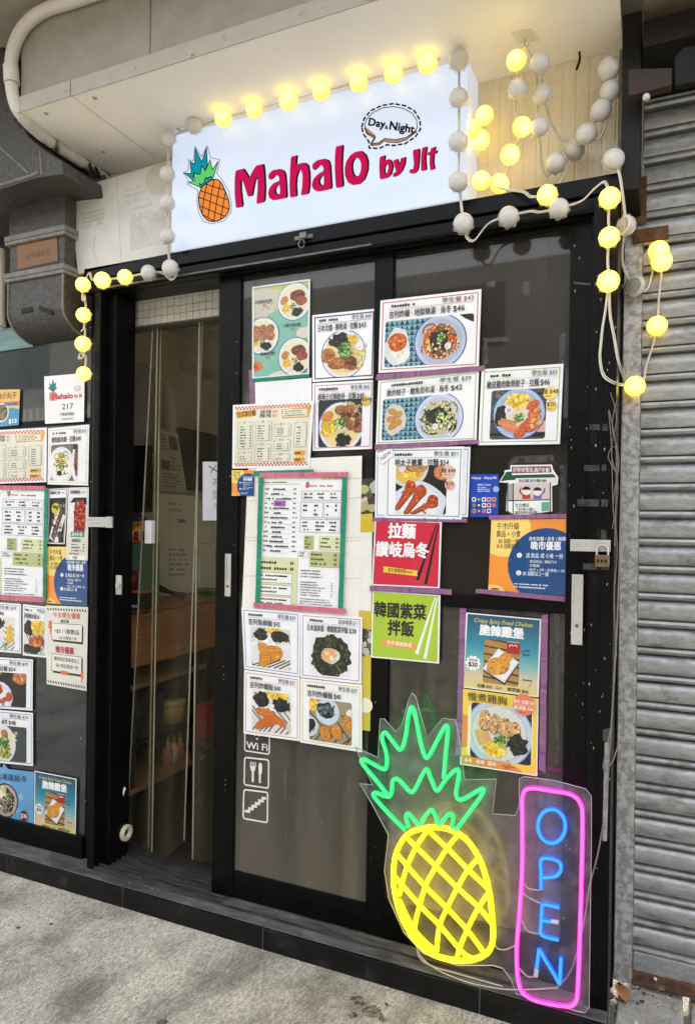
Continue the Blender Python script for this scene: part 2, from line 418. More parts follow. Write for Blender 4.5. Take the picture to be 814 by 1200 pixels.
# ================================================================== materials used
BLACK = mat('black_aluminium', (0.0014, 0.0016, 0.0018), (0.003, 0.0033, 0.0036), 14, rough=0.33, bump=0.05, c3=(0.008, 0.008, 0.0075), s3=9, r3=(0.60, 0.80), rvar=0.12, spec=0.12)
BLACKW = mat('worn_black_aluminium', (0.0014, 0.0016, 0.0018), (0.0032, 0.0033, 0.0034), 22, rough=0.36, bump=0.08, c3=(0.018, 0.0175, 0.0165), s3=14, r3=(0.62, 0.74), rvar=0.14, spec=0.12)
CONC = mat('pavement_concrete', (0.42, 0.375, 0.298), (0.80, 0.735, 0.615), 90, rough=0.95, bump=0.9, bscale=190, stretch=(1.0, 0.55, 1.0), c3=(0.15, 0.128, 0.095), s3=4.0, r3=(0.47, 0.70), lo=0.36, hi=0.64, detail=10)
def raked(m):    # drawn with a stiff broom while wet: fine ridges at right angles to the kerb
    nt = m.node_tree; N = nt.nodes; L = nt.links; p = N['Principled BSDF']; g = N.new('ShaderNodeNewGeometry')
    w = N.new('ShaderNodeTexWave'); w.bands_direction = 'X'; w.inputs['Scale'].default_value = 26; w.inputs['Distortion'].default_value = 5; w.inputs['Detail'].default_value = 4; w.inputs['Detail Scale'].default_value = 1.6
    L.new(g.outputs['Position'], w.inputs['Vector'])
    old = p.inputs['Normal'].links[0].from_node; b = N.new('ShaderNodeBump'); b.inputs['Strength'].default_value = 0.45; b.inputs['Distance'].default_value = 0.006
    L.new(w.outputs['Fac'], b.inputs['Height']); L.new(b.outputs[0], old.inputs['Normal'])
    src = p.inputs['Base Color'].links[0].from_socket
    n = N.new('ShaderNodeTexNoise'); n.inputs['Scale'].default_value = 190; n.inputs['Detail'].default_value = 4; L.new(g.outputs['Position'], n.inputs['Vector'])
    r = N.new('ShaderNodeValToRGB'); r.color_ramp.elements[0].position = 0.34; r.color_ramp.elements[1].position = 0.52; r.color_ramp.elements[0].color = (0.34, 0.31, 0.27, 1)
    L.new(n.outputs['Fac'], r.inputs['Fac'])
    m2 = N.new('ShaderNodeMix'); m2.data_type = 'RGBA'; m2.blend_type = 'MULTIPLY'; m2.inputs['Factor'].default_value = 0.68
    L.new(src, m2.inputs['A']); L.new(r.outputs['Color'], m2.inputs['B'])
    n3 = N.new('ShaderNodeTexNoise'); n3.inputs['Scale'].default_value = 1.7; n3.inputs['Detail'].default_value = 5; L.new(g.outputs['Position'], n3.inputs['Vector'])
    r3 = N.new('ShaderNodeMapRange'); r3.inputs[1].default_value = 0.35; r3.inputs[2].default_value = 0.65; r3.inputs[3].default_value = 0.64; r3.inputs[4].default_value = 1.05; L.new(n3.outputs['Fac'], r3.inputs[0])
    m3 = N.new('ShaderNodeMix'); m3.data_type = 'RGBA'; m3.blend_type = 'MULTIPLY'; m3.inputs['Factor'].default_value = 1; L.new(m2.outputs['Result'], m3.inputs['A']); L.new(r3.outputs[0], m3.inputs['B'])
    L.new(m3.outputs['Result'], p.inputs['Base Color'])
raked(CONC)
SLAB = mat('broken_paving', (0.24, 0.225, 0.20), (0.42, 0.40, 0.36), 20, rough=0.95, bump=0.6, bscale=80, c3=(0.09, 0.085, 0.07), s3=9, r3=(0.5, 0.7))
TILE = mat('black_step_tile', (0.004, 0.004, 0.004), (0.008, 0.008, 0.0077), 18, rough=0.36, bump=0.05, c3=(0.045, 0.043, 0.039), s3=13, r3=(0.56, 0.74), rvar=0.1, spec=0.2)
DUSTY = mat('dusty_step_top', (0.03, 0.0295, 0.028), (0.15, 0.146, 0.138), 16, rough=0.6, bump=0.1, c3=(0.03, 0.03, 0.03), s3=5, r3=(0.5, 0.7), stretch=(0.5, 1.6, 1))
GROUT = mat('grout', (0.10, 0.095, 0.09), rough=0.9)
BEAMC = mat('painted_concrete_beam', (0.235, 0.215, 0.18), (0.285, 0.262, 0.222), 10, rough=0.85, bump=0.45, bscale=45, c3=(0.06, 0.05, 0.04), s3=70, r3=(0.66, 0.71))
LIP = mat('soffit_lip_paint', (0.30, 0.275, 0.23), (0.36, 0.33, 0.28), 12, rough=0.75, c3=(0.12, 0.10, 0.08), s3=30, r3=(0.62, 0.72))
SOFF = mat('painted_soffit_board', (0.80, 0.775, 0.715), (0.85, 0.825, 0.775), 5, rough=0.7, bump=0.05, c3=(0.66, 0.60, 0.50), s3=4, r3=(0.58, 0.85))
SOFFD = mat('stained_soffit', (0.16, 0.125, 0.085), (0.34, 0.28, 0.20), 5, rough=0.8, bump=0.15, c3=(0.05, 0.04, 0.03), s3=5, r3=(0.45, 0.62))
CREAM = mat('cream_corrugated_wall', (0.64, 0.57, 0.42), (0.74, 0.67, 0.52), 9, rough=0.75, bump=0.5, bscale=60, stretch=(1, 1, 0.6), c3=(0.40, 0.34, 0.24), s3=8, r3=(0.6, 0.8))
CANOPY = mat('canopy_underside', (0.22, 0.19, 0.15), (0.32, 0.28, 0.23), 5, rough=0.85, bump=0.2)
GALV = mat('galvanised_steel', (0.26, 0.27, 0.268), (0.40, 0.41, 0.405), 60, rough=0.42, metal=0.45, c3=(0.10, 0.092, 0.078), s3=16, r3=(0.52, 0.72), rvar=0.08, stretch=(0.6, 1, 1.3))
GALVR = mat('spangled_rail_steel', (0.27, 0.27, 0.265), (0.50, 0.495, 0.48), 48, rough=0.5, metal=0.35, bump=0.08, c3=(0.20, 0.155, 0.11), s3=6, r3=(0.60, 0.75), detail=3, lo=0.42, hi=0.58)
DUCT = mat('dirty_duct_steel', (0.036, 0.034, 0.031), (0.085, 0.081, 0.074), 60, rough=0.6, metal=0.3, bump=0.25, bscale=150, c3=(0.05, 0.045, 0.038), s3=7, r3=(0.5, 0.7))
DUCTS = mat('duct_seam_sealant', (0.12, 0.114, 0.105), (0.20, 0.193, 0.18), 30, rough=0.7, bump=0.3, c3=(0.12, 0.08, 0.05), s3=14, r3=(0.55, 0.7))
RUST = mat('rust', (0.05, 0.022, 0.011), (0.15, 0.075, 0.036), 30, rough=0.9, bump=0.4, c3=(0.30, 0.24, 0.18), s3=11, r3=(0.58, 0.7))
DARKST = mat('dark_dirty_steel', (0.005, 0.0045, 0.004), (0.013, 0.011, 0.0095), 12, rough=0.55, bump=0.1, spec=0.2)
DARKRED = mat('rust_brown_paint', (0.016, 0.006, 0.003), (0.028, 0.011, 0.006), 12, rough=0.7, bump=0.1)
STEEL = mat('brushed_steel', (0.42, 0.42, 0.41), (0.60, 0.60, 0.585), 20, rough=0.38, metal=0.7, bump=0.04, c3=(0.25, 0.24, 0.22), s3=20, r3=(0.6, 0.75))
BRASS = mat('old_brass', (0.12, 0.075, 0.035), (0.22, 0.14, 0.07), 40, rough=0.5, metal=0.6, bump=0.15)
PVC = mat('grey_plastic_conduit', (0.47, 0.44, 0.385), (0.56, 0.53, 0.47), 20, rough=0.55, c3=(0.40, 0.35, 0.28), s3=16, r3=(0.58, 0.75))
CABLE = mat('pale_cable', (0.52, 0.50, 0.45), (0.6, 0.58, 0.53), 20, rough=0.5)
CABLED = mat('grey_brown_cable', (0.14, 0.12, 0.10), (0.2, 0.175, 0.15), 20, rough=0.6)
INTW = mat('interior_paint', (0.50, 0.46, 0.39), (0.60, 0.56, 0.485), 4, rough=0.8, c3=(0.33, 0.31, 0.28), s3=3, r3=(0.5, 0.8))
WOOD = mat('counter_wood', (0.30, 0.125, 0.045), (0.46, 0.21, 0.08), 7, rough=0.5, stretch=(1, 0.6, 6), bump=0.05, detail=8)
TIMBER = mat('shelf_timber', (0.22, 0.12, 0.06), (0.32, 0.19, 0.10), 9, rough=0.6, stretch=(1, 0.6, 6))

def glass_mat(name, base, rough, smear):
    """window pane with dark film behind it, smeared and taped over the years"""
    m = mat(name, base, tuple(b * 1.5 for b in base), 3.0, rough=rough, detail=8, c3=tuple(b * 2.2 + 0.008 for b in base), s3=16, r3=(0.60, 0.82), stretch=(1, 1, 0.5), rvar=smear, spec=0.15)
    m.node_tree.nodes['Principled BSDF'].inputs['Coat Weight'].default_value = 1.0
    m.node_tree.nodes['Principled BSDF'].inputs['Coat Roughness'].default_value = 0.025
    return m
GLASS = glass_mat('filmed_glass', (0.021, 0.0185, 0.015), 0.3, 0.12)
def foot_reflection(m):     # reflection of the ground painted as a pale tint low on the panes
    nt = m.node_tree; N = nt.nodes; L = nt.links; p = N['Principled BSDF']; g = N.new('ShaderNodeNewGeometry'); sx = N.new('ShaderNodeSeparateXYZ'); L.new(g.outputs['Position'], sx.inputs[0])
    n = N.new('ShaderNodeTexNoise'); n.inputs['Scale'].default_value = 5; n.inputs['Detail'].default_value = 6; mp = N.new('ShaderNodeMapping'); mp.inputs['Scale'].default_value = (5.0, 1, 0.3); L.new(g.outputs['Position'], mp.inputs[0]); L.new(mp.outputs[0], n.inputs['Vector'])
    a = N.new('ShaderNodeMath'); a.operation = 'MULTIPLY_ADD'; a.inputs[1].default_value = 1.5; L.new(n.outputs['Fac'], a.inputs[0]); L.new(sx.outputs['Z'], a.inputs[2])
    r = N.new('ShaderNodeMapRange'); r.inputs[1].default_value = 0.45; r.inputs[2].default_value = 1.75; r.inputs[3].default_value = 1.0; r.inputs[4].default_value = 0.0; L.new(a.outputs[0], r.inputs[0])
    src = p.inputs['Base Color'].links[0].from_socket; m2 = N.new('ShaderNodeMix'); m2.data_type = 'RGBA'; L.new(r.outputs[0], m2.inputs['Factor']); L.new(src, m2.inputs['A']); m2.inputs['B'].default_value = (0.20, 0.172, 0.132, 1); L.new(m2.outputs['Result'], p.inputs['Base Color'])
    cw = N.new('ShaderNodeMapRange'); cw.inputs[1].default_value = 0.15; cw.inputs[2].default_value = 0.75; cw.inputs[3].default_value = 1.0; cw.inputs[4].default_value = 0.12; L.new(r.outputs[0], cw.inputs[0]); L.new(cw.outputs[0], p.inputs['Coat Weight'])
foot_reflection(GLASS)
def part_clear(m, k):
    nt = m.node_tree; t = nt.nodes.new('ShaderNodeBsdfTransparent'); t.inputs[0].default_value = (0.85, 0.85, 0.82, 1); x = nt.nodes.new('ShaderNodeMixShader'); x.inputs[0].default_value = k
    nt.links.new(nt.nodes['Principled BSDF'].outputs[0], x.inputs[1]); nt.links.new(t.outputs[0], x.inputs[2]); nt.links.new(x.outputs[0], nt.nodes['Material Output'].inputs['Surface'])
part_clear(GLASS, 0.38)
GLASSD = glass_mat('dark_window_glass', (0.022, 0.026, 0.026), 0.14, 0.08)

# ================================================================== ground
mb = MB(); mb.box(-60, 60, -60, 20, -0.5, 0.0)
struct(mb.build('pavement', CONC))
mb = MB()   # broken paving that climbs to the shutter on the right
R = random.Random(4)
for x0, x1 in ((-0.09, 0.085), (0.09, 0.30), (0.305, 0.60), (0.605, 1.2)):
    a = R.uniform(-0.004, 0.004)
    mb.hexa([(x0, -0.30, 0.012 + a), (x1, -0.30, 0.010), (x1, -0.30, -0.1), (x0, -0.30, -0.1)], [(x0 + 0.02, 0.14, 0.05), (x1, 0.14, 0.052 + a), (x1, 0.14, -0.1), (x0, 0.14, -0.1)])
struct(mb.build('paving_slabs', SLAB, bevel=0.006))
# step
mb = MB(); st = []
xs = [-3.6, -2.75, -2.21, -1.656, -1.10, -0.42, -0.098]
for a, b in zip(xs[:-1], xs[1:]):
    mb.box(a + 0.0012, b - 0.0012, -0.172, -0.160, 0.0, 0.066, 0)
    mb.box(a + 0.0012, b - 0.0012, -0.160, 0.02, 0.0, 0.066, 1)
mb.box(-3.6, -0.1, -0.170, 0.0, 0.0, 0.064, 2)
step = mb.build('doorstep', [TILE, DUSTY, GROUT], bevel=0.0025)
tag(step, 'low black tiled step running under the whole shopfront', 'step')

# ================================================================== building over the shop
bld = thing('shop_building', 'beige concrete building with painted beam and soffit over the shopfront', 'building', (-1.0, 0.4, 0))
mb = MB()
mb.box(-1.925, -1.3955, -0.40, -0.20, 2.672, 3.0); mb.box(-1.3925, 3.0, -0.40, -0.20, 2.672, 3.0)
mb.build('beam', BEAMC, bld, bevel=0.004)
mb = MB(); mb.box(-1.925, -1.6905, -0.414, 0.02, 2.655, 2.668); mb.build('soffit_panel', SOFF, bld, bevel=0.002)
mb = MB(); mb.box(-1.6865, -0.10, -0.414, 0.02, 2.655, 2.668); mb.build('soffit_panel', SOFF, bld, bevel=0.002)
mb = MB(); mb.box(-1.925, -1.6905, -0.418, -0.4145, 2.653, 2.704); mb.build('soffit_lip', LIP, bld, bevel=0.001)
mb = MB(); mb.box(-1.6865, -0.10, -0.418, -0.4145, 2.653, 2.704); mb.build('soffit_lip', LIP, bld, bevel=0.001)
mb = MB()
for px, py in ((54, 133), (111, 115), (121, 178)): c = G(px, py, 2.6535); mb.lathe((c.x, c.y, 2.655), [(0, -0.0025), (0.006, -0.0025), (0.008, 0)], 'Z', 10)
mb.build('screw_heads', LIP, bld)
mb = MB(); mb.box(-0.045, 3.0, -0.414, 0.30, 2.657, 2.67); mb.build('soffit_panel', SOFFD, bld)
mb = MB()   # beige corrugated cladding behind the sign
x = -1.95
while x < -0.11:
    mb.box(x, min(x + 0.0345, -0.108), 0.012, 0.03, 2.24, 2.655); x += 0.036
mb.box(-1.95, -0.108, 0.0138, 0.034, 2.24, 2.655)
mb.build('wall', CREAM, bld, bevel=0.0025)
mb = MB(); mb.box(-8, 5, -0.80, -0.20, 3.0, 3.25); mb.build('canopy', CANOPY, bld)
mb = MB(); mb.box(-8, 0.0, -0.2, 6.0, 2.70, 9.0); mb.build('upper_wall', CANOPY, bld)  # ends early; added gap lets daylight down to the side opening
mb = MB(); mb.box(2.6, 8, 0.3, 6.0, 0.0, 9.0); mb.build('neighbour_wall', CANOPY, bld)
mb = MB(); mb.box(-0.05, 3.0, 0.20, 0.26, 2.45, 2.66); mb.build('wall', SOFFD, bld)
mb = MB(); mb.box(-3.6, -1.95, 0.16, 0.24, 2.2, 2.7); mb.build('wall', DARKST, bld)
# interior shell
mb = MB(); mb.box(-3.0, -0.2, 0.0, 2.6, 0.02, 0.066); struct(mb.build('floor', mat('shop_floor', (0.02, 0.018, 0.016), (0.035, 0.03, 0.027), 6, rough=0.5)))
mb = MB(); mb.box(-2.33, -2.27, 0.03, 2.6, 1.0, 2.6); mb.build('partition_wall', INTW, bld)
mb = MB(); mb.box(-2.33, -2.268, 0.03, 2.6, 0.066, 1.0); mb.build('wall_lower', mat('lower_wall_shade', (0.020, 0.017, 0.013), (0.035, 0.03, 0.024), 5, rough=0.6), bld)  # shade below counter height painted as a darker wall colour
mb = MB(); mb.box(-2.266, -0.2, 2.5, 2.6, 0.066, 2.6); mb.build('back_wall', INTW, bld)
mb = MB(); mb.box(-0.30, -0.22, 0.03, 0.5, 0.066, 2.6); mb.box(-0.30, -0.22, 1.6, 2.5, 0.066, 2.6); mb.box(-0.30, -0.22, 0.5, 1.6, 2.25, 2.6); mb.box(-0.30, -0.22, 0.5, 1.6, 0.066, 0.9); mb.build('side_wall', INTW, bld)   # unseen opening added to let daylight into the shop
mb = MB(); mb.box(-2.27, -0.3, 0.05, 2.5, 2.42, 2.5); mb.build('ceiling', INTW, bld)
mb = MB(); mb.box(-2.27, -1.0, 0.9, 1.25, 2.12, 2.42); mb.build('ceiling_beam', INTW, bld)
mb = MB(); lt = mat('white_mosaic', (0.5, 0.49, 0.46), (0.6, 0.59, 0.56), 30, rough=0.4)
z = 2.075
while z < 2.2:
    x = -1.93
    while x < -1.35: mb.box(x, x + 0.0265, 0.05, 0.07, z, z + 0.0265); x += 0.0285
    z += 0.0285
mb.build('mosaic_tiles', lt, bld)
mb = MB(); mb.box(-1.93, -1.3, 0.056, 0.12, 2.07, 2.42); mb.build('lintel', GROUT, bld)

# ================================================================== shopfront frame
sf = thing('shopfront', 'black aluminium shopfront surround with header box, jambs and fixed dark glass pane on the right', 'shopfront', (-1.0, -0.06, 0.066))
mb = MB(); mb.box(-1.872, -1.842, -0.115, 0.03, 0.066, 2.158); mb.build('jamb', BLACKW, sf, bevel=0.003)
mb = MB(); mb.box(-1.842, -1.806, -0.075, 0.03, 0.066, 2.16); mb.build('jamb_lining', BLACK, sf, bevel=0.003)
mb = MB()
mb.box(-0.160, -0.098, -0.115, 0.05, 0.066, 2.20); mb.box(-0.223, -0.162, -0.075, 0.0, 0.066, 2.20)
mb.box(-0.137, -0.131, -0.119, -0.115, 0.066, 2.2); mb.box(-0.166, -0.160, -0.095, -0.075, 0.066, 2.2)
mb.build('jamb', BLACKW, sf, bevel=0.003)
mb = MB()
mb.box(-1.925, -0.098, -0.115, 0.011, 2.205, 2.252)
mb.box(-1.925, -0.098, -0.106, 0.011, 2.168, 2.203)
mb.box(-1.925, -0.100, -0.112, -0.08, 2.160, 2.1665)
mb.box(-1.842, -0.162, -0.078, 0.03, 2.16, 2.20)
mb.build('header', BLACK, sf, bevel=0.003)
mb = MB(); mb.box(-1.85, -0.79, -0.1175, -0.112, 2.1655, 2.1715); mb.build('rain_lip', mat('grey_lip', (0.07, 0.07, 0.07), (0.13, 0.13, 0.125), 30, rough=0.5, metal=0.5), sf)
mb = MB(); mb.box(-0.20, -0.0935, 0.052, 0.45, 0.03, 2.20); mb.build('gap_light_block', BLACK, sf)  # filler added behind the jamb to stop sunlight leaking past the rail
mb = MB()   # floor tracks
for k in range(6): mb.box(-1.84, -1.30, -0.113 + 0.026 * k, -0.1085 + 0.026 * k, 0.066, 0.078)
mb.box(-1.84, -0.22, -0.118, -0.114, 0.066, 0.073); mb.box(-1.84, -1.30, -0.112, 0.04, 0.060, 0.068)
mb.build('floor_track', mat('track_metal', (0.02, 0.02, 0.019), (0.10, 0.097, 0.09), 30, rough=0.45, metal=0.3, stretch=(0.4, 3, 3)), sf)
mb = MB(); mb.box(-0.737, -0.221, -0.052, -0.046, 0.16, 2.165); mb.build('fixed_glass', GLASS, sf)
mb = MB(); mb.box(-0.742, -0.223, -0.062, -0.02, 0.066, 0.185); mb.build('bottom_rail', BLACKW, sf, bevel=0.003)
mb = MB(); mb.box(-0.742, -0.223, -0.062, -0.052, 2.15, 2.168); mb.build('top_rail', BLACK, sf, bevel=0.003)
# two cross bands on the fixed pane
mb = MB()
a = F(517, 690, -0.056).z; mb.box(-0.74, -0.221, -0.060, -0.053, a - 0.052, a - 0.012); mb.build('cross_bar', BLACK, sf, bevel=0.002)
mb = MB()   # white screw heads and paint flecks
R = random.Random(8)
for i in range(70):
    X = R.choice((R.uniform(-0.22, -0.165), R.uniform(-0.158, -0.10))); Z = R.uniform(0.2, 2.1); s = R.uniform(0.001, 0.004); y = -0.0765 if X < -0.162 else -0.1165
    mb.hexa([(X, y, Z), (X + s, y, Z + s * R.uniform(-1, 1)), (X + s * 0.6, y, Z - 2 * s)], [(X, y + 0.001, Z), (X + s, y + 0.001, Z), (X + s * 0.6, y + 0.001, Z - 2 * s)])
for X, y in ((-0.77, -0.067), (-1.31, -0.067), (-1.895, -0.1165)):
    for k in range(14):
        s = R.uniform(0.001, 0.0032); x = X + R.uniform(-0.02, 0.02); Z = R.uniform(0.2, 2.1)
        mb.hexa([(x, y, Z), (x + s, y, Z + s), (x + s, y, Z - s)], [(x, y + 0.001, Z), (x + s, y + 0.001, Z + s), (x + s, y + 0.001, Z - s)])
mb.build('paint_flecks', mat('white_flecks', (0.3, 0.3, 0.28), rough=0.7), sf)['kind'] = 'stuff'
# peeled tape and scuff strips on the right jamb
TAPR = mat('old_tape', (0.008, 0.008, 0.008), (0.05, 0.05, 0.047), 40, rough=0.22)
for px, py, w, h in ((684, 545, 26, 7), (690, 497, 22, 8), (676, 585, 36, 9), (700, 620, 10, 14), (683, 660, 30, 8), (706, 855, 8, 14), (672, 330, 20, 4)):
    q = [F(px, py, -0.1168), F(px + w, py + R.uniform(-2, 2), -0.1168), F(px + w, py + h, -0.1168), F(px, py + h + R.uniform(-2, 2), -0.1168)]
    mb = MB(); mb.hexa(q, [p + Vector((0, 0.0006, 0)) for p in q]); mb.build('tape_residue', TAPR, sf)

# glossy marks of old clear tape on the panes
def clear_tape(parent, rects, Y):
    R = random.Random(3)
    for px, py, w, h in rects:
        q = [F(px + R.uniform(-1, 1), py, Y), F(px + w, py + R.uniform(-3, 0), Y), F(px + w + R.uniform(-2, 2), py + h, Y), F(px, py + h + R.uniform(-1, 2), Y)]
        mb = MB(); mb.hexa(q, [p + Vector((0, 0.0004, 0)) for p in q]); mb.build('clear_tape', MATS['clear_tape_film'], parent)
ct = bpy.data.materials.new('clear_tape_film'); ct.use_nodes = True; MATS['clear_tape_film'] = ct
nt = ct.node_tree; p = nt.nodes['Principled BSDF']; p.inputs['Base Color'].default_value = (0.16, 0.16, 0.15, 1); p.inputs['Roughness'].default_value = 0.2
tr = nt.nodes.new('ShaderNodeBsdfTransparent'); mx = nt.nodes.new('ShaderNodeMixShader')
no = nt.nodes.new('ShaderNodeTexNoise'); no.inputs['Scale'].default_value = 70; ge = nt.nodes.new('ShaderNodeNewGeometry'); nt.links.new(ge.outputs['Position'], no.inputs['Vector'])
mr = nt.nodes.new('ShaderNodeMapRange'); mr.inputs[1].default_value = 0.35; mr.inputs[2].default_value = 0.75; mr.inputs[3].default_value = 0.04; mr.inputs[4].default_value = 0.38
nt.links.new(no.outputs['Fac'], mr.inputs[0]); nt.links.new(mr.outputs[0], mx.inputs[0]); nt.links.new(tr.outputs[0], mx.inputs[1]); nt.links.new(p.outputs[0], mx.inputs[2])
nt.links.new(mx.outputs[0], nt.nodes['Material Output'].inputs['Surface'])
clear_tape(sf, ((566, 396, 30, 4), (655, 392, 8, 34), (570, 331, 9, 5), (566, 400, 5, 28), (612, 330, 8, 16), (600, 535, 48, 7), (596, 540, 6, 22), (655, 545, 16, 60), (470, 830, 40, 5), (540, 905, 8, 60), (590, 905, 50, 4), (650, 715, 5, 180)), -0.0535)

# ---- sliding door
sdr = thing('sliding_door', 'black framed sliding glass door slid open beside the strip curtain', 'door', (-1.03, -0.06, 0.07))
mb = MB(); mb.box(-1.366, -1.279, -0.066, -0.02, 0.070, 2.172); mb.build('stile', BLACKW, sdr, bevel=0.003)
mb = MB(); mb.box(-0.800, -0.738, -0.066, -0.02, 0.070, 2.19); mb.build('stile', BLACKW, sdr, bevel=0.003)
mb = MB(); mb.box(-1.279, -0.800, -0.064, -0.024, 0.072, 0.160); mb.build('bottom_rail', BLACKW, sdr, bevel=0.003)
mb = MB(); mb.box(-1.279, -0.800, -0.064, -0.024, 2.150, 2.170); mb.build('top_rail', BLACK, sdr, bevel=0.003)
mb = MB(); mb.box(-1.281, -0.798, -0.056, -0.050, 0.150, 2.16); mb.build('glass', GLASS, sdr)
def pull(px0, py0, px1, py1, Y, parent):
    a, b = F(px0, py0, Y), F(px1, py1, Y); x0, x1, z1, z0 = a.x, b.x, a.z, b.z; t = (x1 - x0) * 0.22
    mb = MB(); mb.box(x0, x0 + t, Y - 0.004, Y, z0, z1); mb.box(x1 - t, x1, Y - 0.004, Y, z0, z1); mb.box(x0 + t, x1 - t, Y - 0.004, Y, z1 - t * 1.4, z1)
    zm = z0 + (z1 - z0) * 0.38
    mb.box(x0 + t, x1 - t, Y - 0.004, Y, z0, zm); mb.box(x0 + t, x1 - t, Y - 0.001, Y, zm, z1 - t * 1.4)
    h = mb.build('recessed_handle', STEEL, parent, bevel=0.0008)
    mb = MB(); mb.lathe(((x0 + x1) / 2, Y - 0.004, zm - 0.02), [(0.0, -0.003), (0.004, -0.003), (0.0045, 0)], 'Y', 12); mb.build('lock_cylinder', BRASS, h)
pull(264.5, 649, 270.5, 699, -0.067, sdr)
clear_tape(sdr, ((333, 905, 3, 34), (330, 300, 6, 14), (300, 985, 30, 3), (295, 330, 4, 8)), -0.0575)
mb = MB(); R = random.Random(17)   # scratches in the film low on the glass
for i in range(26):
    x, y = R.uniform(286, 420), R.uniform(905, 1045); a = R.uniform(1.2, 2.0); l = R.uniform(5, 24)
    p0, p1 = F(x, y, -0.0567), F(x + l * math.cos(a), y + l * math.sin(a), -0.0567); w = Vector((0.0006, 0, 0))
    mb.add([p0, p0 + w, p1 + w, p1], [(0, 1, 2, 3)])
mb.build('scratches', mat('scratch', (0.16, 0.155, 0.145), rough=0.6), sdr)
pull(670, 673, 682, 756, -0.120, sf)
# hasp with padlock on the right jamb
hp = thing('hasp', 'steel hasp plate bolted across the right jamb', 'hasp', tuple(F(690, 640, -0.12)))
a, b = F(668, 632, -0.121), F(715, 647, -0.121)
mb = MB(); mb.box(a.x, b.x, -0.1245, -0.1195, b.z, a.z); mb.box(a.x + 0.004, a.x + 0.007, -0.127, -0.1245, b.z + 0.012, a.z - 0.012)
mb.build('plate', STEEL, hp, bevel=0.001)
a = F(705.5, 642, -0.13); mb = MB(); mb.tube([a + Vector((0.006 * math.cos(t), -0.001, 0.009 * math.sin(t))) for t in [k * 0.45 for k in range(15)]], 0.0024, 6, mi=0); mb.build('staple', STEEL, hp)
pl = thing('padlock', 'small brass padlock hanging from the steel hasp', 'padlock', tuple(F(706, 664, -0.135)))
a, b = F(697, 650, -0.134), F(714, 665, -0.134)
mb = MB(); mb.box(a.x, b.x, -0.144, -0.128, b.z, a.z); mb.build('lock_body', BRASS, pl, bevel=0.003)
c = (a + b) / 2; mb = MB(); r = 0.0135
mb.tube([Vector((c.x + r * math.cos(t), -0.136, a.z + 0.012 + r * math.sin(t))) if 0 <= t <= math.pi else Vector((c.x + (r if t < 0 else -r), -0.136, a.z - 0.004)) for t in [-1] + [math.pi * k / 10 for k in range(11)] + [9]], 0.0028, 8)
mb.build('shackle', STEEL, pl)
mb = MB()
for k in range(3): mb.box(c.x - 0.012 + 0.009 * k, c.x - 0.007 + 0.009 * k, -0.1445, -0.1440, c.z - 0.004, c.z + 0.004)
mb.build('stamp', DARKST, pl)
# left hasp on the left jamb
hp2 = thing('hasp', 'narrow steel latch plate on the left jamb beside the food posters', 'hasp', tuple(F(117, 612, -0.12)))
a, b = F(103, 606, -0.122), F(132, 618, -0.122)
mb = MB(); mb.box(a.x, b.x - 0.03, -0.125, -0.1195, b.z, a.z); mb.box(a.x + 0.02, a.x + 0.06, -0.1275, -0.125, (a.z + b.z) / 2 - 0.003, (a.z + b.z) / 2 + 0.003); mb.build('plate', STEEL, hp2, bevel=0.001)
mb = MB(); mb.box(b.x - 0.028, b.x, -0.127, -0.1195, b.z - 0.002, a.z + 0.002); mb.build('latch', STEEL, hp2, bevel=0.001)

# ---- left window
lw = thing('window', 'dark shop window left of the door covered with menus', 'window', (-2.5, -0.06, 0.066))
mb = MB(); mb.box(-3.6, -1.936, -0.058, -0.050, 0.14, 2.25); mb.build('glass', GLASSD, lw)
mb = MB(); mb.box(-3.6, -1.936, -0.075, -0.01, 0.066, 0.15); mb.build('bottom_rail', BLACKW, lw, bevel=0.003)
a = F(100, 493, -0.06).z
mb = MB(); mb.box(-3.6, -1.936, -0.0605, -0.058, a - 0.012, a + 0.012); mb.build('cross_bar', BLACK, lw, bevel=0.002)
mb = MB(); mb.box(-1.935, -1.874, -0.064, -0.045, 0.0665, 2.158); mb.build('stile', BLACKW, lw, bevel=0.002)
# ---- steel post and shutter
mb = MB(); mb.box(-0.096, -0.050, -0.118, 0.06, 2.20, 2.657); o = mb.build('steel_post', DARKST, bevel=0.002)
tag(o, 'dark steel plate post between beige niche and shutter', 'post')
rs = thing('roller_shutter', 'closed galvanised roller shutter of the shop next door', 'shutter', (0.6, 0.1, 0.05))
mb = MB(); Yr = 0.06
mb.box(-0.092, -0.042, Yr, Yr + 0.003, 0.05, 2.34); mb.box(-0.092, -0.089, Yr, Yr + 0.07, 0.05, 2.34); mb.box(-0.045, -0.042, Yr, Yr + 0.05, 0.05, 2.34)
mb.build('guide_rail', GALVR, rs, bevel=0.001)
Ys = 0.085; pitch = 0.0765
prof = [(0.016, 0.0), (-0.008, 0.001), (-0.0125, 0.008), (-0.010, 0.015), (0.010, 0.0165), (0.010, 0.0195), (-0.005, 0.021), (-0.007, 0.0245), (-0.0085, 0.030), (-0.0115, 0.042), (-0.0105, 0.056), (-0.006, 0.066), (0.002, 0.0705), (0.016, 0.0715), (0.016, 0.0755)]
mb = MB(); z = 0.135; pts = []
while z < 2.52:
    pts += [(Ys + y, z + h * pitch / 0.0765) for y, h in prof]; z += pitch
v = [(x, y, zz) for y, zz in pts for x in (-0.045, 2.2)]; f = [(2 * i, 2 * i + 1, 2 * i + 3, 2 * i + 2) for i in range(len(pts) - 1)]
mb.add(v, f, smooth=True); cur = mb.build('slat_curtain', GALV, rs)
es = cur.modifiers.new('split', 'EDGE_SPLIT'); es.split_angle = math.radians(50)
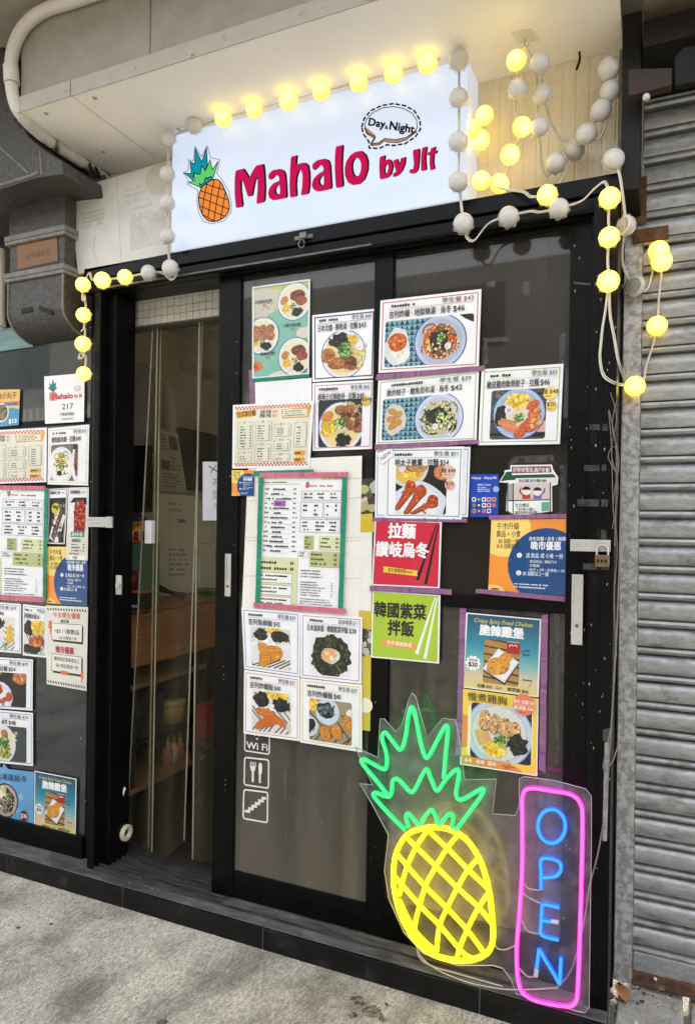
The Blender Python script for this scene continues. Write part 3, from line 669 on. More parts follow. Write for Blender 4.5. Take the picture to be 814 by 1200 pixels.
mb = MB(); mb.box(-0.042, 2.2, Ys - 0.012, Ys + 0.02, 0.082, 0.135); mb.build('slat', GALV, rs, bevel=0.003)
mb = MB(); mb.box(-0.042, 2.2, Ys - 0.018, Ys + 0.02, 0.066, 0.083); mb.box(-0.042, 2.2, Ys - 0.035, Ys - 0.018, 0.058, 0.066); mb.box(-0.042, 2.2, Ys - 0.018, Ys + 0.02, 0.058, 0.066)
br = mb.build('bottom_bar', RUST, rs, bevel=0.001)
mb = MB(); mb.lathe((0.015, Ys - 0.018, 0.076), [(0.0, -0.005), (0.005, -0.005), (0.006, 0)], 'Y', 8); mb.build('bolt', STEEL, br)
a, b = F(757, 275, 0.03), F(787, 287, 0.03)
mb = MB(); a, b = F(742, 270, 0.05), F(783, 279, 0.05); mb.box(a.x, b.x, 0.045, 0.058, b.z, a.z); mb.build('bracket', RUST, rs, bevel=0.001)
mb = MB(); a, b = F(733, 210, 0.055), F(757, 262, 0.055); mb.box(a.x, b.x, 0.053, 0.0585, b.z, a.z); mb.build('rusty_plate', RUST, rs, bevel=0.001)
sb = thing('shutter_box', 'dark rusty steel shutter box bracket above the roller shutter', 'shutter box', (0.2, 0.0, 2.5))
mb = MB(); a, b = F(738, 80, -0.02), F(788, 106, -0.02)
mb.prism([F(736, 80, -0.19), F(787, 79, -0.19), F(787, 99, -0.19), F(736, 112, -0.19)], (0, 0.03, 0)); mb.build('bracket', DARKRED, sb, bevel=0.002)
zb2 = F(790, 112, 0.085).z; mb = MB(); mb.box(-0.046, 2.2, -0.16, 0.20, zb2, 2.60); o_ = mb.build('hood', DARKST, sb, bevel=0.003); mb = MB(); mb.prism([F(790, 66, -0.18), F(800, 55, -0.18), F(900, 40, -0.18), F(900, 80, -0.18), F(790, 100, -0.18)], (0, 0.019, 0)); mb.build('box', DARKST, sb, bevel=0.002)
mb = MB(); c = F(757, 112, -0.18); mb.tube([c + Vector((0, 0, 0.02)), c], 0.004, 8); mb.lathe(c, [(0, -0.012), (0.008, -0.010), (0.010, 0), (0.006, 0.006), (0, 0.006)], 'Z', 10); mb.build('hook', STEEL, sb)

# ---- far side of the street (behind the camera; only seen in reflections)
ob = thing('street_building', 'grey shop building across the street seen only in reflections', 'building', (0, -9.5, 0))
mb = MB(); mb.box(-20, 20, -14, -9, 0, 5.5); mb.build('wall', mat('grey_render', (0.20, 0.19, 0.175), (0.30, 0.285, 0.26), 0.8, rough=0.9), ob)
wm = mat('opposite_glass', (0.012, 0.013, 0.015), rough=0.2)
gs = mat('grey_shutter', (0.10, 0.10, 0.10), (0.16, 0.16, 0.155), 3, rough=0.5); lf = mat('pale_ribbed_fascia', (0.60, 0.58, 0.52), (0.70, 0.68, 0.62), 2, rough=0.6); dkc = mat('dark_awning', (0.02, 0.02, 0.018), (0.035, 0.034, 0.03), 2, rough=0.7)
for i in range(8):
    mb = MB(); mb.box(-19 + i * 4.8, -16 + i * 4.8, -9.03, -9.0, 0.1, 2.5); mb.build('shutter', gs if i % 3 else wm, ob)
    mb = MB(); mb.box(-19.2 + i * 4.8, -15.0 + i * 4.8, -9.0, -8.0, 2.62, 2.75); mb.build('awning', dkc, ob)
    mb = MB(); x = -19.3 + i * 4.8
    while x < -15.1 + i * 4.8: mb.box(x, x + 0.12, -9.07, -8.93, 3.0, 3.75); x += 0.2
    mb.build('fascia', lf, ob)
    mb = MB(); mb.box(-18.4 + i * 4.8, -16.6 + i * 4.8, -9.03, -8.99, 4.2, 5.2); mb.build('window', wm, ob)

# ================================================================== backlit shop sign
SY = -0.115
sign = thing('light_box_sign', 'lit white light box sign reading Mahalo by JIt with a pineapple', 'sign', tuple(F(370, 285, SY)))
a, b, c_, d_ = F(201, 155, SY), F(547, 72, SY), F(547, 234, SY), F(201, 297, SY)
zx0, zx1, zz0, zz1 = (a.x + d_.x) / 2, (b.x + c_.x) / 2, 2.2545, 2.653
FACE = emis('lit_sign_face', (0.70, 0.79, 0.97), 0.93, 0.15)
def vary(m):   # the tubes behind the face show as slightly brighter and dimmer zones
    nt = m.node_tree; g = nt.nodes.new('ShaderNodeNewGeometry'); n = nt.nodes.new('ShaderNodeTexNoise'); n.inputs['Scale'].default_value = 3.5; n.inputs['Detail'].default_value = 1
    mp = nt.nodes.new('ShaderNodeMapping'); mp.inputs['Scale'].default_value = (0.6, 1, 2.0)
    nt.links.new(g.outputs['Position'], mp.inputs[0]); nt.links.new(mp.outputs[0], n.inputs['Vector'])
    r = nt.nodes.new('ShaderNodeMapRange'); r.inputs[1].default_value = 0.3; r.inputs[2].default_value = 0.7; r.inputs[3].default_value = EM(0.80); r.inputs[4].default_value = EM(0.92)
    nt.links.new(n.outputs['Fac'], r.inputs[0]); nt.links.new(r.outputs[0], nt.nodes['Principled BSDF'].inputs['Emission Strength'])
vary(FACE)
SIDE = emis('lit_sign_side', (0.74, 0.78, 0.88), 0.62)
mb = MB(); mb.box(zx0, zx1, SY + 0.003, 0.010, zz0, zz1); mb.build('case', SIDE, sign, bevel=0.004)
mb = MB(); mb.box(zx0 + 0.002, zx1 - 0.002, SY, SY + 0.0035, zz0 + 0.002, zz1 - 0.002); mb.build('face', FACE, sign)
def pxfn(ox, oy, s, Y): return lambda u, v: F(ox + u / s, oy + v / s, Y)
RED, BLK = (212, 0, 84), (6, 4, 6)
def letters(items, ox, oy, s, parent, nm, dx, smooth=3):
    for out, hole in items:
        P = Paint(fn=pxfn(ox, oy, s, SY - 0.0003), tint=1.0)
        def sm(pts): return [(p.x, p.y) for p in smooth_path([(x, y, 0) for x, y in pts], smooth, True)] if smooth else pts
        P.mb = MB()
        def crisp(pts):   # round the curves lightly, keep corners: cut each corner a little
            o = []
            for i in range(len(pts)):
                p0, p1, p2 = pts[i - 1], pts[i], pts[(i + 1) % len(pts)]
                for t, q in ((0.14, p0), (0.14, p2)): o.append((p1[0] + (q[0] - p1[0]) * t, p1[1] + (q[1] - p1[1]) * t))
            return o
        o1, h1 = crisp(out), ([crisp(hole)] if hole else None)
        sh = lambda L, k: [(x + k * dx, y - k * dx * 0.2) for x, y in L]
        P.poly(sh(o1, 1), BLK, [sh(h1[0], 1)] if h1 else None)
        [P.poly(sh(o1, kk), BLK, [sh(h1[0], kk)] if h1 else None) for kk in (0.75, 0.5, 0.25)]
        P.poly(o1, RED, h1)
        P.build(nm, parent, INKS)
M_ = [(98, 358), (178, 338), (212, 390), (240, 442), (275, 370), (318, 303), (390, 290), (402, 400), (408, 560), (400, 692), (318, 716), (332, 560), (334, 470), (325, 415), (300, 470), (284, 545), (270, 630), (230, 636), (205, 560), (180, 480), (160, 455), (150, 470), (152, 580), (172, 742), (102, 758), (88, 600), (90, 450)]
A1 = [(445, 430), (450, 395), (490, 355), (550, 343), (600, 360), (622, 400), (630, 500), (638, 648), (560, 665), (500, 675), (458, 650), (442, 600), (458, 540), (500, 492), (562, 465), (562, 432), (542, 407), (512, 410), (490, 440), (465, 458)]
A1h = [(562, 505), (532, 520), (512, 560), (517, 600), (545, 618), (568, 605), (570, 550)]
letters([(M_, None), (A1, A1h)], 265, 160, 9.044, sign, 'letter', 20)
H_ = [(-38, 255), (20, 243), (14, 300), (12, 345), (60, 325), (105, 325), (140, 350), (154, 440), (155, 560), (140, 655), (65, 668), (82, 560), (85, 450), (68, 392), (44, 400), (18, 470), (10, 560), (18, 680), (-48, 692), (-53, 560), (-48, 400)]
A2 = [(185, 365), (195, 330), (240, 295), (300, 280), (350, 295), (372, 340), (380, 460), (388, 597), (320, 615), (250, 628), (200, 605), (180, 555), (200, 490), (250, 440), (307, 405), (306, 368), (286, 346), (255, 350), (235, 375), (205, 403)]
A2h = [(308, 455), (276, 470), (255, 510), (258, 545), (285, 568), (310, 550), (312, 500)]
L_ = [(436, 150), (508, 132), (500, 250), (496, 400), (512, 577), (438, 591), (426, 400), (428, 250)]
O_ = [(700, 198), (750, 240), (772, 310), (770, 400), (735, 500), (680, 550), (620, 560), (565, 530), (535, 460), (530, 380), (550, 300), (595, 235), (650, 203)]
Oh = [(655, 262), (690, 285), (707, 340), (702, 410), (680, 455), (650, 470), (620, 450), (604, 390), (606, 330), (625, 285)]
letters([(H_, None), (A2, A2h), (L_, None), (O_, Oh)], 345, 155, 9.044, sign, 'letter', 20)
B_ = [(219, 545), (264, 530), (257, 582), (287, 565), (318, 580), (332, 630), (315, 700), (280, 730), (222, 742), (215, 640)]
Bh = [(279, 600), (258, 640), (261, 690), (284, 682), (296, 640), (291, 608)]
Y_ = [(335, 575), (370, 562), (378, 600), (387, 622), (402, 555), (442, 545), (435, 610), (410, 670), (370, 710), (335, 722), (335, 690), (362, 672), (350, 630)]
J_ = [(505, 485), (562, 473), (559, 560), (548, 660), (518, 690), (476, 686), (480, 652), (508, 657), (516, 600)]
I_ = [(586, 465), (627, 455), (612, 560), (622, 660), (578, 670), (577, 560)]
T_ = [(663, 470), (702, 455), (692, 493), (714, 488), (709, 515), (686, 523), (682, 600), (693, 650), (658, 662), (650, 600), (654, 530), (632, 530), (636, 505), (660, 498)]
letters([(B_, Bh), (Y_, None), (J_, None), (I_, None), (T_, None)], 415, 110, 7.4, sign, 'letter', 14)
P = Paint(fn=pxfn(205, 160, 10.175, SY - 0.0003), tint=1.0)
body = [(305, 640), (330, 590), (390, 545), (450, 512), (510, 515), (555, 555), (600, 650), (640, 760), (648, 860), (615, 930), (550, 985), (470, 1010), (400, 1000), (340, 945), (300, 860), (283, 760), (288, 690)]
body = [(p.x, p.y) for p in smooth_path([(x, y, 0) for x, y in body], 3, True)]
teal = [(215, 520), (112, 432), (195, 440), (180, 295), (235, 325), (243, 140), (320, 300), (375, 130), (388, 330), (360, 400), (320, 350), (300, 450), (225, 430)]
lg = [(305, 605), (165, 545), (235, 520), (225, 435), (300, 450), (320, 345), (362, 405), (420, 275), (445, 390), (515, 295), (460, 480), (440, 510), (430, 470), (380, 500), (365, 480), (350, 550), (310, 570), (290, 555)]
st = [(305, 605), (290, 555), (310, 570), (345, 550), (365, 480), (385, 505), (432, 470), (445, 505), (390, 545), (330, 590)]
for poly, c in ((teal, (0, 158, 178)), (lg, (108, 218, 118)), (st, (0, 158, 178))):
    P.poly(poly, c); P.stroke(poly, 9, BLK, True)
P.poly(body, (255, 150, 58)); P.clip = None
for ln in ([(465, 520), (430, 700), (395, 960)], [(380, 565), (345, 740), (325, 900)], [(540, 560), (500, 760), (465, 1000)], [(600, 660), (568, 850), (545, 975)], [(375, 568), (590, 635)], [(305, 645), (620, 748)], [(287, 720), (642, 865)], [(293, 825), (590, 948)], [(332, 930), (460, 1000)]):
    P.stroke(ln, 11, BLK)
P.stroke(body, 13, BLK, True)
P.dash([(100, 430), (160, 395), (165, 275), (220, 290), (240, 115), (320, 240), (385, 105), (425, 250), (535, 272), (500, 440), (560, 510), (640, 650), (675, 800), (668, 900), (590, 1000), (440, 1040), (340, 1010), (280, 900), (262, 760), (275, 640), (140, 560), (165, 530)], 9, BLK, 9, 17)
P.build('pineapple_drawing', sign, INKS)
P = Paint(fn=pxfn(415, 110, 7.4, SY - 0.0003), tint=1.0)
bub = [(90, 270), (105, 220), (160, 160), (250, 118), (340, 108), (430, 125), (500, 165), (540, 225), (545, 290), (520, 340), (440, 378), (350, 395), (265, 385), (215, 425), (150, 435), (185, 372), (120, 340), (95, 305)]
P.poly([(90, 275), (185, 355), (185, 375), (150, 425), (210, 415), (265, 380), (350, 392), (450, 372), (535, 300), (540, 325), (450, 395), (380, 418), (290, 415), (262, 402), (215, 440), (145, 445), (140, 428), (170, 385), (110, 345)], (196, 150, 108))
P.stroke(bub, 7, BLK, True)
P.stroke([(90, 300), (110, 345), (172, 382), (140, 430), (150, 447), (215, 440), (262, 405), (290, 417), (380, 420), (450, 397), (540, 325)], 7, BLK)
P.dash([(66, 280), (85, 215), (140, 145), (240, 98), (340, 82), (440, 100), (520, 145), (570, 225), (572, 305), (530, 370), (440, 430), (340, 445), (280, 440), (220, 470), (130, 468), (125, 410), (75, 340)], 15, BLK, 26, 30)
P.text('Day', 122, 270, 74, BLK, 0.03, rot=0.16, w=142 / P.A, shear=0.0)
P.text('&', 262, 300, 38, BLK, 0.02, rot=0.16); P.text('Night', 304, 305, 80, BLK, 0.03, rot=0.16, w=214 / P.A)
P.build('speech_bubble', sign, INKS)

# ------------------------------------------------------------------ unlit white board left of the sign
wb = thing('faded_board', 'unlit white board with faded food print beside the lit sign', 'board', tuple(F(140, 310, SY)))
q = [F(82, 222, SY), F(202, 187, SY), F(202, 297, SY), F(91, 322, SY)]
WBM = mat('faded_acrylic', (0.44, 0.43, 0.40), (0.50, 0.49, 0.455), 6, rough=0.4, c3=(0.38, 0.35, 0.30), s3=7, r3=(0.55, 0.8))
mb = MB(); q = [p + Vector((-0.0015 if i in (1, 2) else 0, 0, 0.0025 if i > 1 else 0)) for i, p in enumerate(q)]
mb.prism(q, (0, 0.012, 0)); mb.build('panel', WBM, wb, bevel=0.0015)
P = Paint([(82, 222), (202, 187), (202, 297), (91, 322)], SY, tint=0.585)
g1, g2 = (222, 219, 212), (228, 225, 218)
P.rect(0.475, 0.02, 0.479, 0.98, (200, 196, 188)); P.ell(0.87, 0.16, 0.17, (222, 219, 204))
P.micro(0.55, 0.15, 0.8, 0.36, 3, g1, 3); P.micro(0.6, 0.38, 0.95, 0.52, 2, g1, 4)
R = random.Random(5); P.rect(0.58, 0.5, 0.98, 0.86, g2); P.ell(0.7, 0.66, 0.15, (218, 215, 208)); P.ell(0.7, 0.66, 0.13, g2); P.bits(0.7, 0.66, 0.10, 0.10, 20, 0.02, [g1, (216, 212, 204)], R, jit=4)
P.bits(0.88, 0.58, 0.1, 0.08, 24, 0.03, [(220, 214, 207), (214, 208, 202)], R, jit=4); P.micro(0.1, 0.3, 0.4, 0.5, 4, (210, 207, 200), 6)
for l in ([(0.15, 0.2), (0.2, 0.35), (0.17, 0.5)], [(0.22, 0.62), (0.19, 0.75), (0.24, 0.95)], [(0.12, 0.4), (0.14, 0.47)]): P.stroke(l, 0.008, (214, 211, 204))
P.build('faded_print', wb, INK)

# ------------------------------------------------------------------ kitchen exhaust duct
du = thing('exhaust_duct', 'dirty galvanised kitchen exhaust duct hanging over the left window', 'duct', (-2.0, -0.1, 1.9))
Yd = -0.17
def dq(px, py, Y=Yd): return F(px, py, Y)
xl = (dq(8, 245).x + dq(12, 380).x) / 2; xr = (dq(74, 225).x + dq(77, 330).x) / 2
zt, z1_, z2_, zb = dq(40, 230).z, dq(40, 277).z, dq(40, 321).z, dq(40, 404, -0.06).z
mb = MB(); mb.box(xl, xr, Yd, -0.02, z1_ + 0.01, zt + 0.05); mb.build('duct_section', DUCT, du, bevel=0.003)
mb = MB(); mb.box(xl + 0.003, xr - 0.003, Yd + 0.003, -0.02, z2_ + 0.01, z1_ - 0.01); mb.build('duct_section', DUCT, du, bevel=0.003)
for zz in (z1_, z2_):
    mb = MB(); mb.box(xl - 0.012, xr + 0.012, Yd - 0.012, -0.02, zz - 0.003, zz + 0.016); mb.box(xl - 0.010, xr + 0.010, Yd - 0.010, -0.02, zz - 0.017, zz - 0.004); mb.build('flange', DUCTS, du, bevel=0.002)
# curved outlet: front turns back towards the wall at the bottom
pr = [(Yd, z2_ - 0.016)]; zc = z2_ - 0.13
pr.append((Yd, zc))
for k in range(1, 13):
    t = math.pi / 2 * k / 12; pr.append((Yd + 0.145 * (1 - math.cos(t)), zc - (zc - zb) * math.sin(t)))
pr.append((-0.02, zb)); pr.append((-0.02, z2_ - 0.016))
mb = MB(); mb.hexa([(xr, y, z) for y, z in pr], [(xl, y, z) for y, z in pr])
mb.build('outlet', DUCT, du, bevel=0.003)
mb = MB()
for xx in (xl + 0.001, xr - 0.004): mb.tube([(xx, y - 0.001, z) for y, z in pr[:-2]], 0.004, 6)
mb.build('seam', DUCTS, du)
for x0, y0, x1, y1 in ((25, 362, 38, 359), (46, 357.5, 61, 363)):
    mb = MB(); q = [dq(x0, y0, Yd - 0.0), dq(x1, y1, Yd), dq(x1, y1 + 6, Yd), dq(x0, y0 + 6, Yd)]
    mb.prism([p + Vector((0, -0.002, 0)) for p in q], (0, 0.006, 0)); mb.build('slot', DARKST, du)
P = Paint([(19, 284.5), (67, 274), (68.5, 306), (20, 316.5)], Yd + 0.001, tint=0.42); P.rect(0, 0, 1, 1, (166, 110, 42)); P.frame(0, 0, 1, 1, 0.05, (120, 84, 40))
P.micro(0.1, 0.42, 0.9, 0.72, 1, (138, 80, 30), 2, fill=0.99, th=0.9); P.build('orange_label', du, mat('_', (0, 0, 0)) if False else INK)
# wide horizontal duct above
Yh = -0.30
pts = [F(-70, 40, Yh), F(2, 46, Yh), F(9, 90, Yh), F(16, 130, Yh), F(34, 160, Yh), F(58, 180, Yh), F(72, 188, Yh), F(74, 204, Yh), F(50, 207, Yh), F(36, 210, Yh), F(-70, 244, Yh)]
mb = MB(); mb.prism(pts, (0, 0.28, 0)); mb.build('main_duct', DUCT, du, bevel=0.004)
mb = MB(); mb.tube([F(-70, 238, Yh), F(0, 217, Yh), F(36, 206, Yh), F(46, 201, Yh)], 0.006, 6); mb.tube(smooth_path([F(0, 172, Yh), F(20, 190, Yh), F(34, 203, Yh)], 4), 0.004, 6); mb.tube([F(47, 176, Yh), F(49, 205, Yh)], 0.004, 6)
mb.build('seam', DUCTS, du)
# teal panel under the duct, pale pipe at the frame edge
tp = mat('teal_plastic', (0.05, 0.14, 0.135), (0.17, 0.28, 0.27), 14, rough=0.5, stretch=(0.3, 1, 2))
mb = MB(); mb.prism([F(-60, 388, -0.065), F(30, 383, -0.065), F(39, 406, -0.065), F(-60, 420, -0.065)], (0, 0.004, 0)); o = mb.build('plastic_sheet', tp); tag(o, 'teal plastic sheet fixed over the window under the grey duct', 'sheet')
mb = MB(); mb.tube([F(1, 292, -0.08), F(1, 380, -0.08)], 0.018, 10); mb.tube([F(1, 376, -0.08), F(1, 382, -0.08)], 0.021, 10); o = mb.build('drain_pipe', mat('cream_pipe', (0.45, 0.39, 0.28), (0.5, 0.44, 0.33), 8, rough=0.5)); tag(o, 'short cream pipe standing behind the duct at the frame edge', 'pipe')

# ------------------------------------------------------------------ conduit along the beam and soffit edge
cp = [F(135, -16, -0.42), F(88, 0, -0.42), F(50, 13, -0.42), F(27, 33, -0.42), F(15, 60, -0.42), F(13, 90, -0.42), F(16, 115, -0.415), F(24, 133, -0.40), F(42, 152, -0.33), F(70, 173, -0.22), F(96, 190, -0.13), F(112, 199, -0.07), F(121, 206, -0.03), F(126, 214, -0.02)]
co = thing('conduit', 'pale plastic conduit pipe bending round the end of the concrete beam', 'conduit', tuple(cp[5]))
mb = MB(); mb.tube(smooth_path(cp, 6), [0.0205] * 61 + [0.016] * 40, 12); mb.v = mb.v; mb.build('pipe', PVC, co)
mb = MB(); mb.tube([F(12.8, 78, -0.42), F(14, 98, -0.42)], 0.0245, 12); mb.build('coupling', PVC, co)
mb = MB(); mb.tube(smooth_path([F(105, 192, -0.11), F(108, 200, -0.12), F(116, 206, -0.10), F(112, 196, -0.09)], 4), 0.006, 6); mb.build('cable_tie', DARKST, co)
cb = MB(); cb.tube(smooth_path([F(20, 140, -0.30), F(50, 175, -0.24), F(85, 203, -0.16), F(105, 212, -0.10), F(124, 212, -0.07)], 5), 0.022, 8); o = cb.build('black_hose', mat('black_rubber', (0.008, 0.008, 0.008), (0.016, 0.016, 0.016), 20, rough=0.5)); tag(o, 'thick black hose tucked under the pale conduit pipe', 'hose')

# ------------------------------------------------------------------ string lights
BUL = emis('lit_bulb', (1.0, 0.84, 0.12), 2.2)
def bulbgrad(m):  # the lamp sits behind the tip of the milky dome: the tip is brightest, the rim by the base deeper yellow
    nt = m.node_tree; p = nt.nodes['Principled BSDF']; tc = nt.nodes.new('ShaderNodeTexCoord'); sx = nt.nodes.new('ShaderNodeSeparateXYZ'); nt.links.new(tc.outputs['Object'], sx.inputs[0])
    r = nt.nodes.new('ShaderNodeMapRange'); r.inputs[1].default_value = -0.03; r.inputs[2].default_value = 0.008; r.inputs[3].default_value = EM(6.5); r.inputs[4].default_value = EM(2.0)
    nt.links.new(sx.outputs['Y'], r.inputs[0]); nt.links.new(r.outputs[0], p.inputs['Emission Strength'])
    c = nt.nodes.new('ShaderNodeValToRGB'); m2 = nt.nodes.new('ShaderNodeMapRange'); m2.inputs[1].default_value = -0.03; m2.inputs[2].default_value = 0.008; nt.links.new(sx.outputs['Y'], m2.inputs[0]); nt.links.new(m2.outputs[0], c.inputs['Fac'])
    c.color_ramp.elements[0].color = (1, 0.78, 0.085, 1); c.color_ramp.elements[1].color = (1, 0.52, 0.025, 1); nt.links.new(c.outputs['Color'], p.inputs['Emission Color'])
bulbgrad(BUL)
BUO = mat('unlit_bulb', (0.48, 0.465, 0.44), (0.56, 0.545, 0.515), 10, rough=0.3)
clear = bpy.data.materials.new('clear_plastic'); clear.use_nodes = True; nt = clear.node_tree
p = nt.nodes['Principled BSDF']; p.inputs['Base Color'].default_value = (0.8, 0.78, 0.72, 1); p.inputs['Roughness'].default_value = 0.15
tr = nt.nodes.new('ShaderNodeBsdfTransparent'); mx = nt.nodes.new('ShaderNodeMixShader'); mx.inputs[0].default_value = 0.25
nt.links.new(tr.outputs[0], mx.inputs[1]); nt.links.new(p.outputs[0], mx.inputs[2]); nt.links.new(mx.outputs[0], nt.nodes['Material Output'].inputs['Surface'])
WIRE = mat('clear_flat_wire', (0.50, 0.47, 0.40), (0.62, 0.58, 0.50), 30, rough=0.35)
proto = {}
def bulb_mesh(kind):
    if kind not in proto:
        mb = MB()
        prof = [(0.0, -0.030)] + [(0.030 * math.sin(t), -0.002 - 0.028 * math.cos(t)) for t in [0.2 * k for k in range(1, 9)]] + [(0.0285, 0.006), (0.022, 0.010)]
        mb.lathe((0, 0, 0), prof, 'Y', 24); a = mb.build('bulb', BUL if kind else BUO)
        mb = MB(); v = []; n = 40
        rings = [(0.024, 0.004, 0), (0.031, 0.007, 0.003), (0.031, 0.010, 0.003), (0.020, 0.014, 0), (0.012, 0.024, 0), (0.0, 0.024, 0)]
        for r, y, am in rings:
            for k in range(n):
                t = 2 * math.pi * k / n; rr = r + am * math.cos(8 * t); v.append((rr * math.cos(t), y, rr * math.sin(t)))
        mb.add(v, [(i * n + k, i * n + (k + 1) % n, (i + 1) * n + (k + 1) % n, (i + 1) * n + k) for i in range(len(rings) - 1) for k in range(n)], smooth=True)
        b = mb.build('bulb_base', clear)
        proto[kind] = (a.data, b.data); bpy.data.objects.remove(a); bpy.data.objects.remove(b)
    return proto[kind]
RB = random.Random(11)
def string(name, label, bulbs, wires, Yw, group=None):
    """bulbs: (px, py, lit, Y, yaw, pitch); wires: lists of (px, py, Y)"""
    t = thing(name, label, 'string lights', tuple(F(bulbs[0][0], bulbs[0][1], bulbs[0][3])), group)
    loc = Vector(t.location)
    for px, py, lit, Y, yaw, pit in bulbs:
        a, b = bulb_mesh(lit)
        o = bpy.data.objects.new('bulb', a); COL.objects.link(o); o.parent = t
        o.location = F(px, py, Y) - loc; s = RB.uniform(0.94, 1.04) * 0.90; o.scale = (s, s, s)
        o.rotation_euler = (pit + RB.uniform(-0.15, 0.15), RB.uniform(-0.3, 0.3), yaw + RB.uniform(-0.15, 0.15))
        o2 = bpy.data.objects.new('bulb_base', b); COL.objects.link(o2); o2.parent = o
    mb = MB()
    for w in wires:
        pts = smooth_path([F(*q) for q in w], 6); mb.tube(pts, 0.0023, 6)
        mb.tube([p + Vector((0.003, 0.002, 0.004)) for p in pts], 0.0017, 6)
    mb.build('wire', WIRE, t)
    return t
Yt = SY - 0.045
top = [(197, 162, 0), (228, 147, 0), (261.7, 139, 1), (298, 128.7, 1), (337.8, 118, 1), (376.5, 107.7, 1), (420.4, 97, 1), (461, 86.2, 1), (500.7, 74.5, 1), (537, 70, 0), (537, 114.7, 0), (537, 166, 0), (537, 212.7, 0), (542.7, 261.7, 0)]
string('string_lights', 'bulb string framing the lit sign along its top and right edge', [(x, y, l, Yt, 0.25, -0.1) for x, y, l in top],
       [[(x, y, Yt + 0.022) for x, y, l in top[:2]], [(197, 150, Yt + .02), (203, 146, Yt + .01), (212, 154, Yt + .02), (228, 150, Yt + .02), (261, 139, Yt + .025), (337, 117, Yt + .025), (420, 96, Yt + .025), (500, 74, Yt + .025)],
        [(512, 72, Yt + .02), (520, 60, Yt + .01), (532, 50, Yt + .01), (538, 56, Yt + .01), (537, 70, Yt + .025)], [(537, 70, Yt + .025), (537, 114, Yt + .025), (537, 166, Yt + .025), (537, 212, Yt + .025), (542, 262, Yt + .022)]], Yt)
left = [(196, 203.6, 0), (196, 238, 0), (196, 277, 0), (199.5, 314, 0), (174, 319.5, 0), (146.6, 324.8, 1), (120, 328.3, 1), (97.3, 333.6, 1), (98, 369, 1), (97.3, 403, 1), (98.2, 438, 1)]
string('string_lights', 'bulb string running from the faded board down the left door jamb', [(x, y, l, Yt if i < 4 else -0.155, 0.45, -0.05) for i, (x, y, l) in enumerate(left)],
       [[(197, 165, Yt + .02), (196, 203, Yt + .024), (196, 238, Yt + .024), (196, 277, Yt + .024), (199, 314, -0.135), (206, 322, -.14), (200, 328, -.15), (190, 320, -.14), (174, 320, -.13), (146, 325, -.13), (120, 328, -.13), (108, 328, -.14), (104, 320, -.14), (98, 333, -.13)],
        [(97, 333, -.135), (96, 350, -.15), (99, 352, -.15), (98, 346, -.14), (100, 360, -.14), (98, 369, -.135), (98, 384, -.14), (95, 388, -.15), (99, 386, -.14), (98, 403, -.135), (97, 418, -.15), (92, 420, -.15), (94, 414, -.15), (100, 420, -.14), (98, 438, -.135)]], Yt)
hang = [(605, 71, 1, -.20), (632, 74, 0, -.19), (606.5, 104, 0, -.16), (635, 110, 0, -.12), (611, 148.5, 1, -.13), (632, 149.3, 0, -.12), (597, 181, 1, -.10), (650.5, 191, 0, -.06), (673, 175.5, 0, -.03), (686.7, 157.4, 0, -.08), (704.5, 129, 0, -.07), (715, 106, 0, -.08), (713, 80, 0, -.10), (718.5, 187, 0, -.13),
        (567.5, 135, 1, -.06), (552.8, 152.4, 1, -.08), (562.5, 164, 1, -.05), (563.7, 212, 1, -.08), (584, 216, 1, -.06)]
string('string_lights', 'tangled bulb string hanging from the clear hook in front of the beige wall', [(x, y, l, Y, 0.2 + RB.uniform(-0.5, 0.5), RB.uniform(-0.4, 0.3)) for x, y, l, Y in hang],
       [[(614.6, 54, -.2), (606, 70, -.18), (605, 104, -.14), (603, 130, -.12), (611, 148, -.11), (606, 165, -.1), (597, 181, -.08), (594, 200, -.06), (584, 216, -.05), (575, 205, -.05), (570, 190, -.05), (563, 212, -.06)],
        [(614.6, 54, -.2), (622, 70, -.18), (628, 100, -.12), (629, 149, -.1), (632, 170, -.08), (634, 195, -.05), (641, 207, -.04), (650, 191, -.045), (664, 168, -.03), (686, 157, -.06), (704, 128, -.05), (715, 106, -.06), (713, 80, -.09)],
        [(632, 74, -.17), (636, 110, -.10), (641, 135, -.06), (655, 163, -.03), (664, 165, -.02), (673, 175, -.02), (660, 205, -.05), (650, 222, -.12), (641, 228, -.14)],
        [(686, 157, -.06), (700, 165, -.05), (711, 140, -.06), (704, 129, -.055)],
        [(567, 135, -.05), (560, 125, -.05), (553, 152, -.06), (562, 164, -.04), (558, 180, -.05), (561, 200, -.06), (563, 212, -.06), (590, 222, -.1), (612, 225, -.14), (622, 231, -.15), (641, 228, -.14)]], 0)
low = [(595.6, 254, 0, -.155, 0), (641, 228.6, 1, -.155, 0), (654.5, 244.4, 0, -.16, 0), (714, 232, 1, -.155, 0), (713.4, 278, 1, -.155, 0), (712.4, 329.6, 1, -.155, 0), (732.6, 264, 0, -.13, 2.4), (743, 334.7, 0, .02, 2.9), (771, 294, 1, .035, 0.2), (774.7, 306, 1, .045, 0.2), (769.5, 382, 1, .035, 0), (743.5, 452.5, 1, .03, 0)]
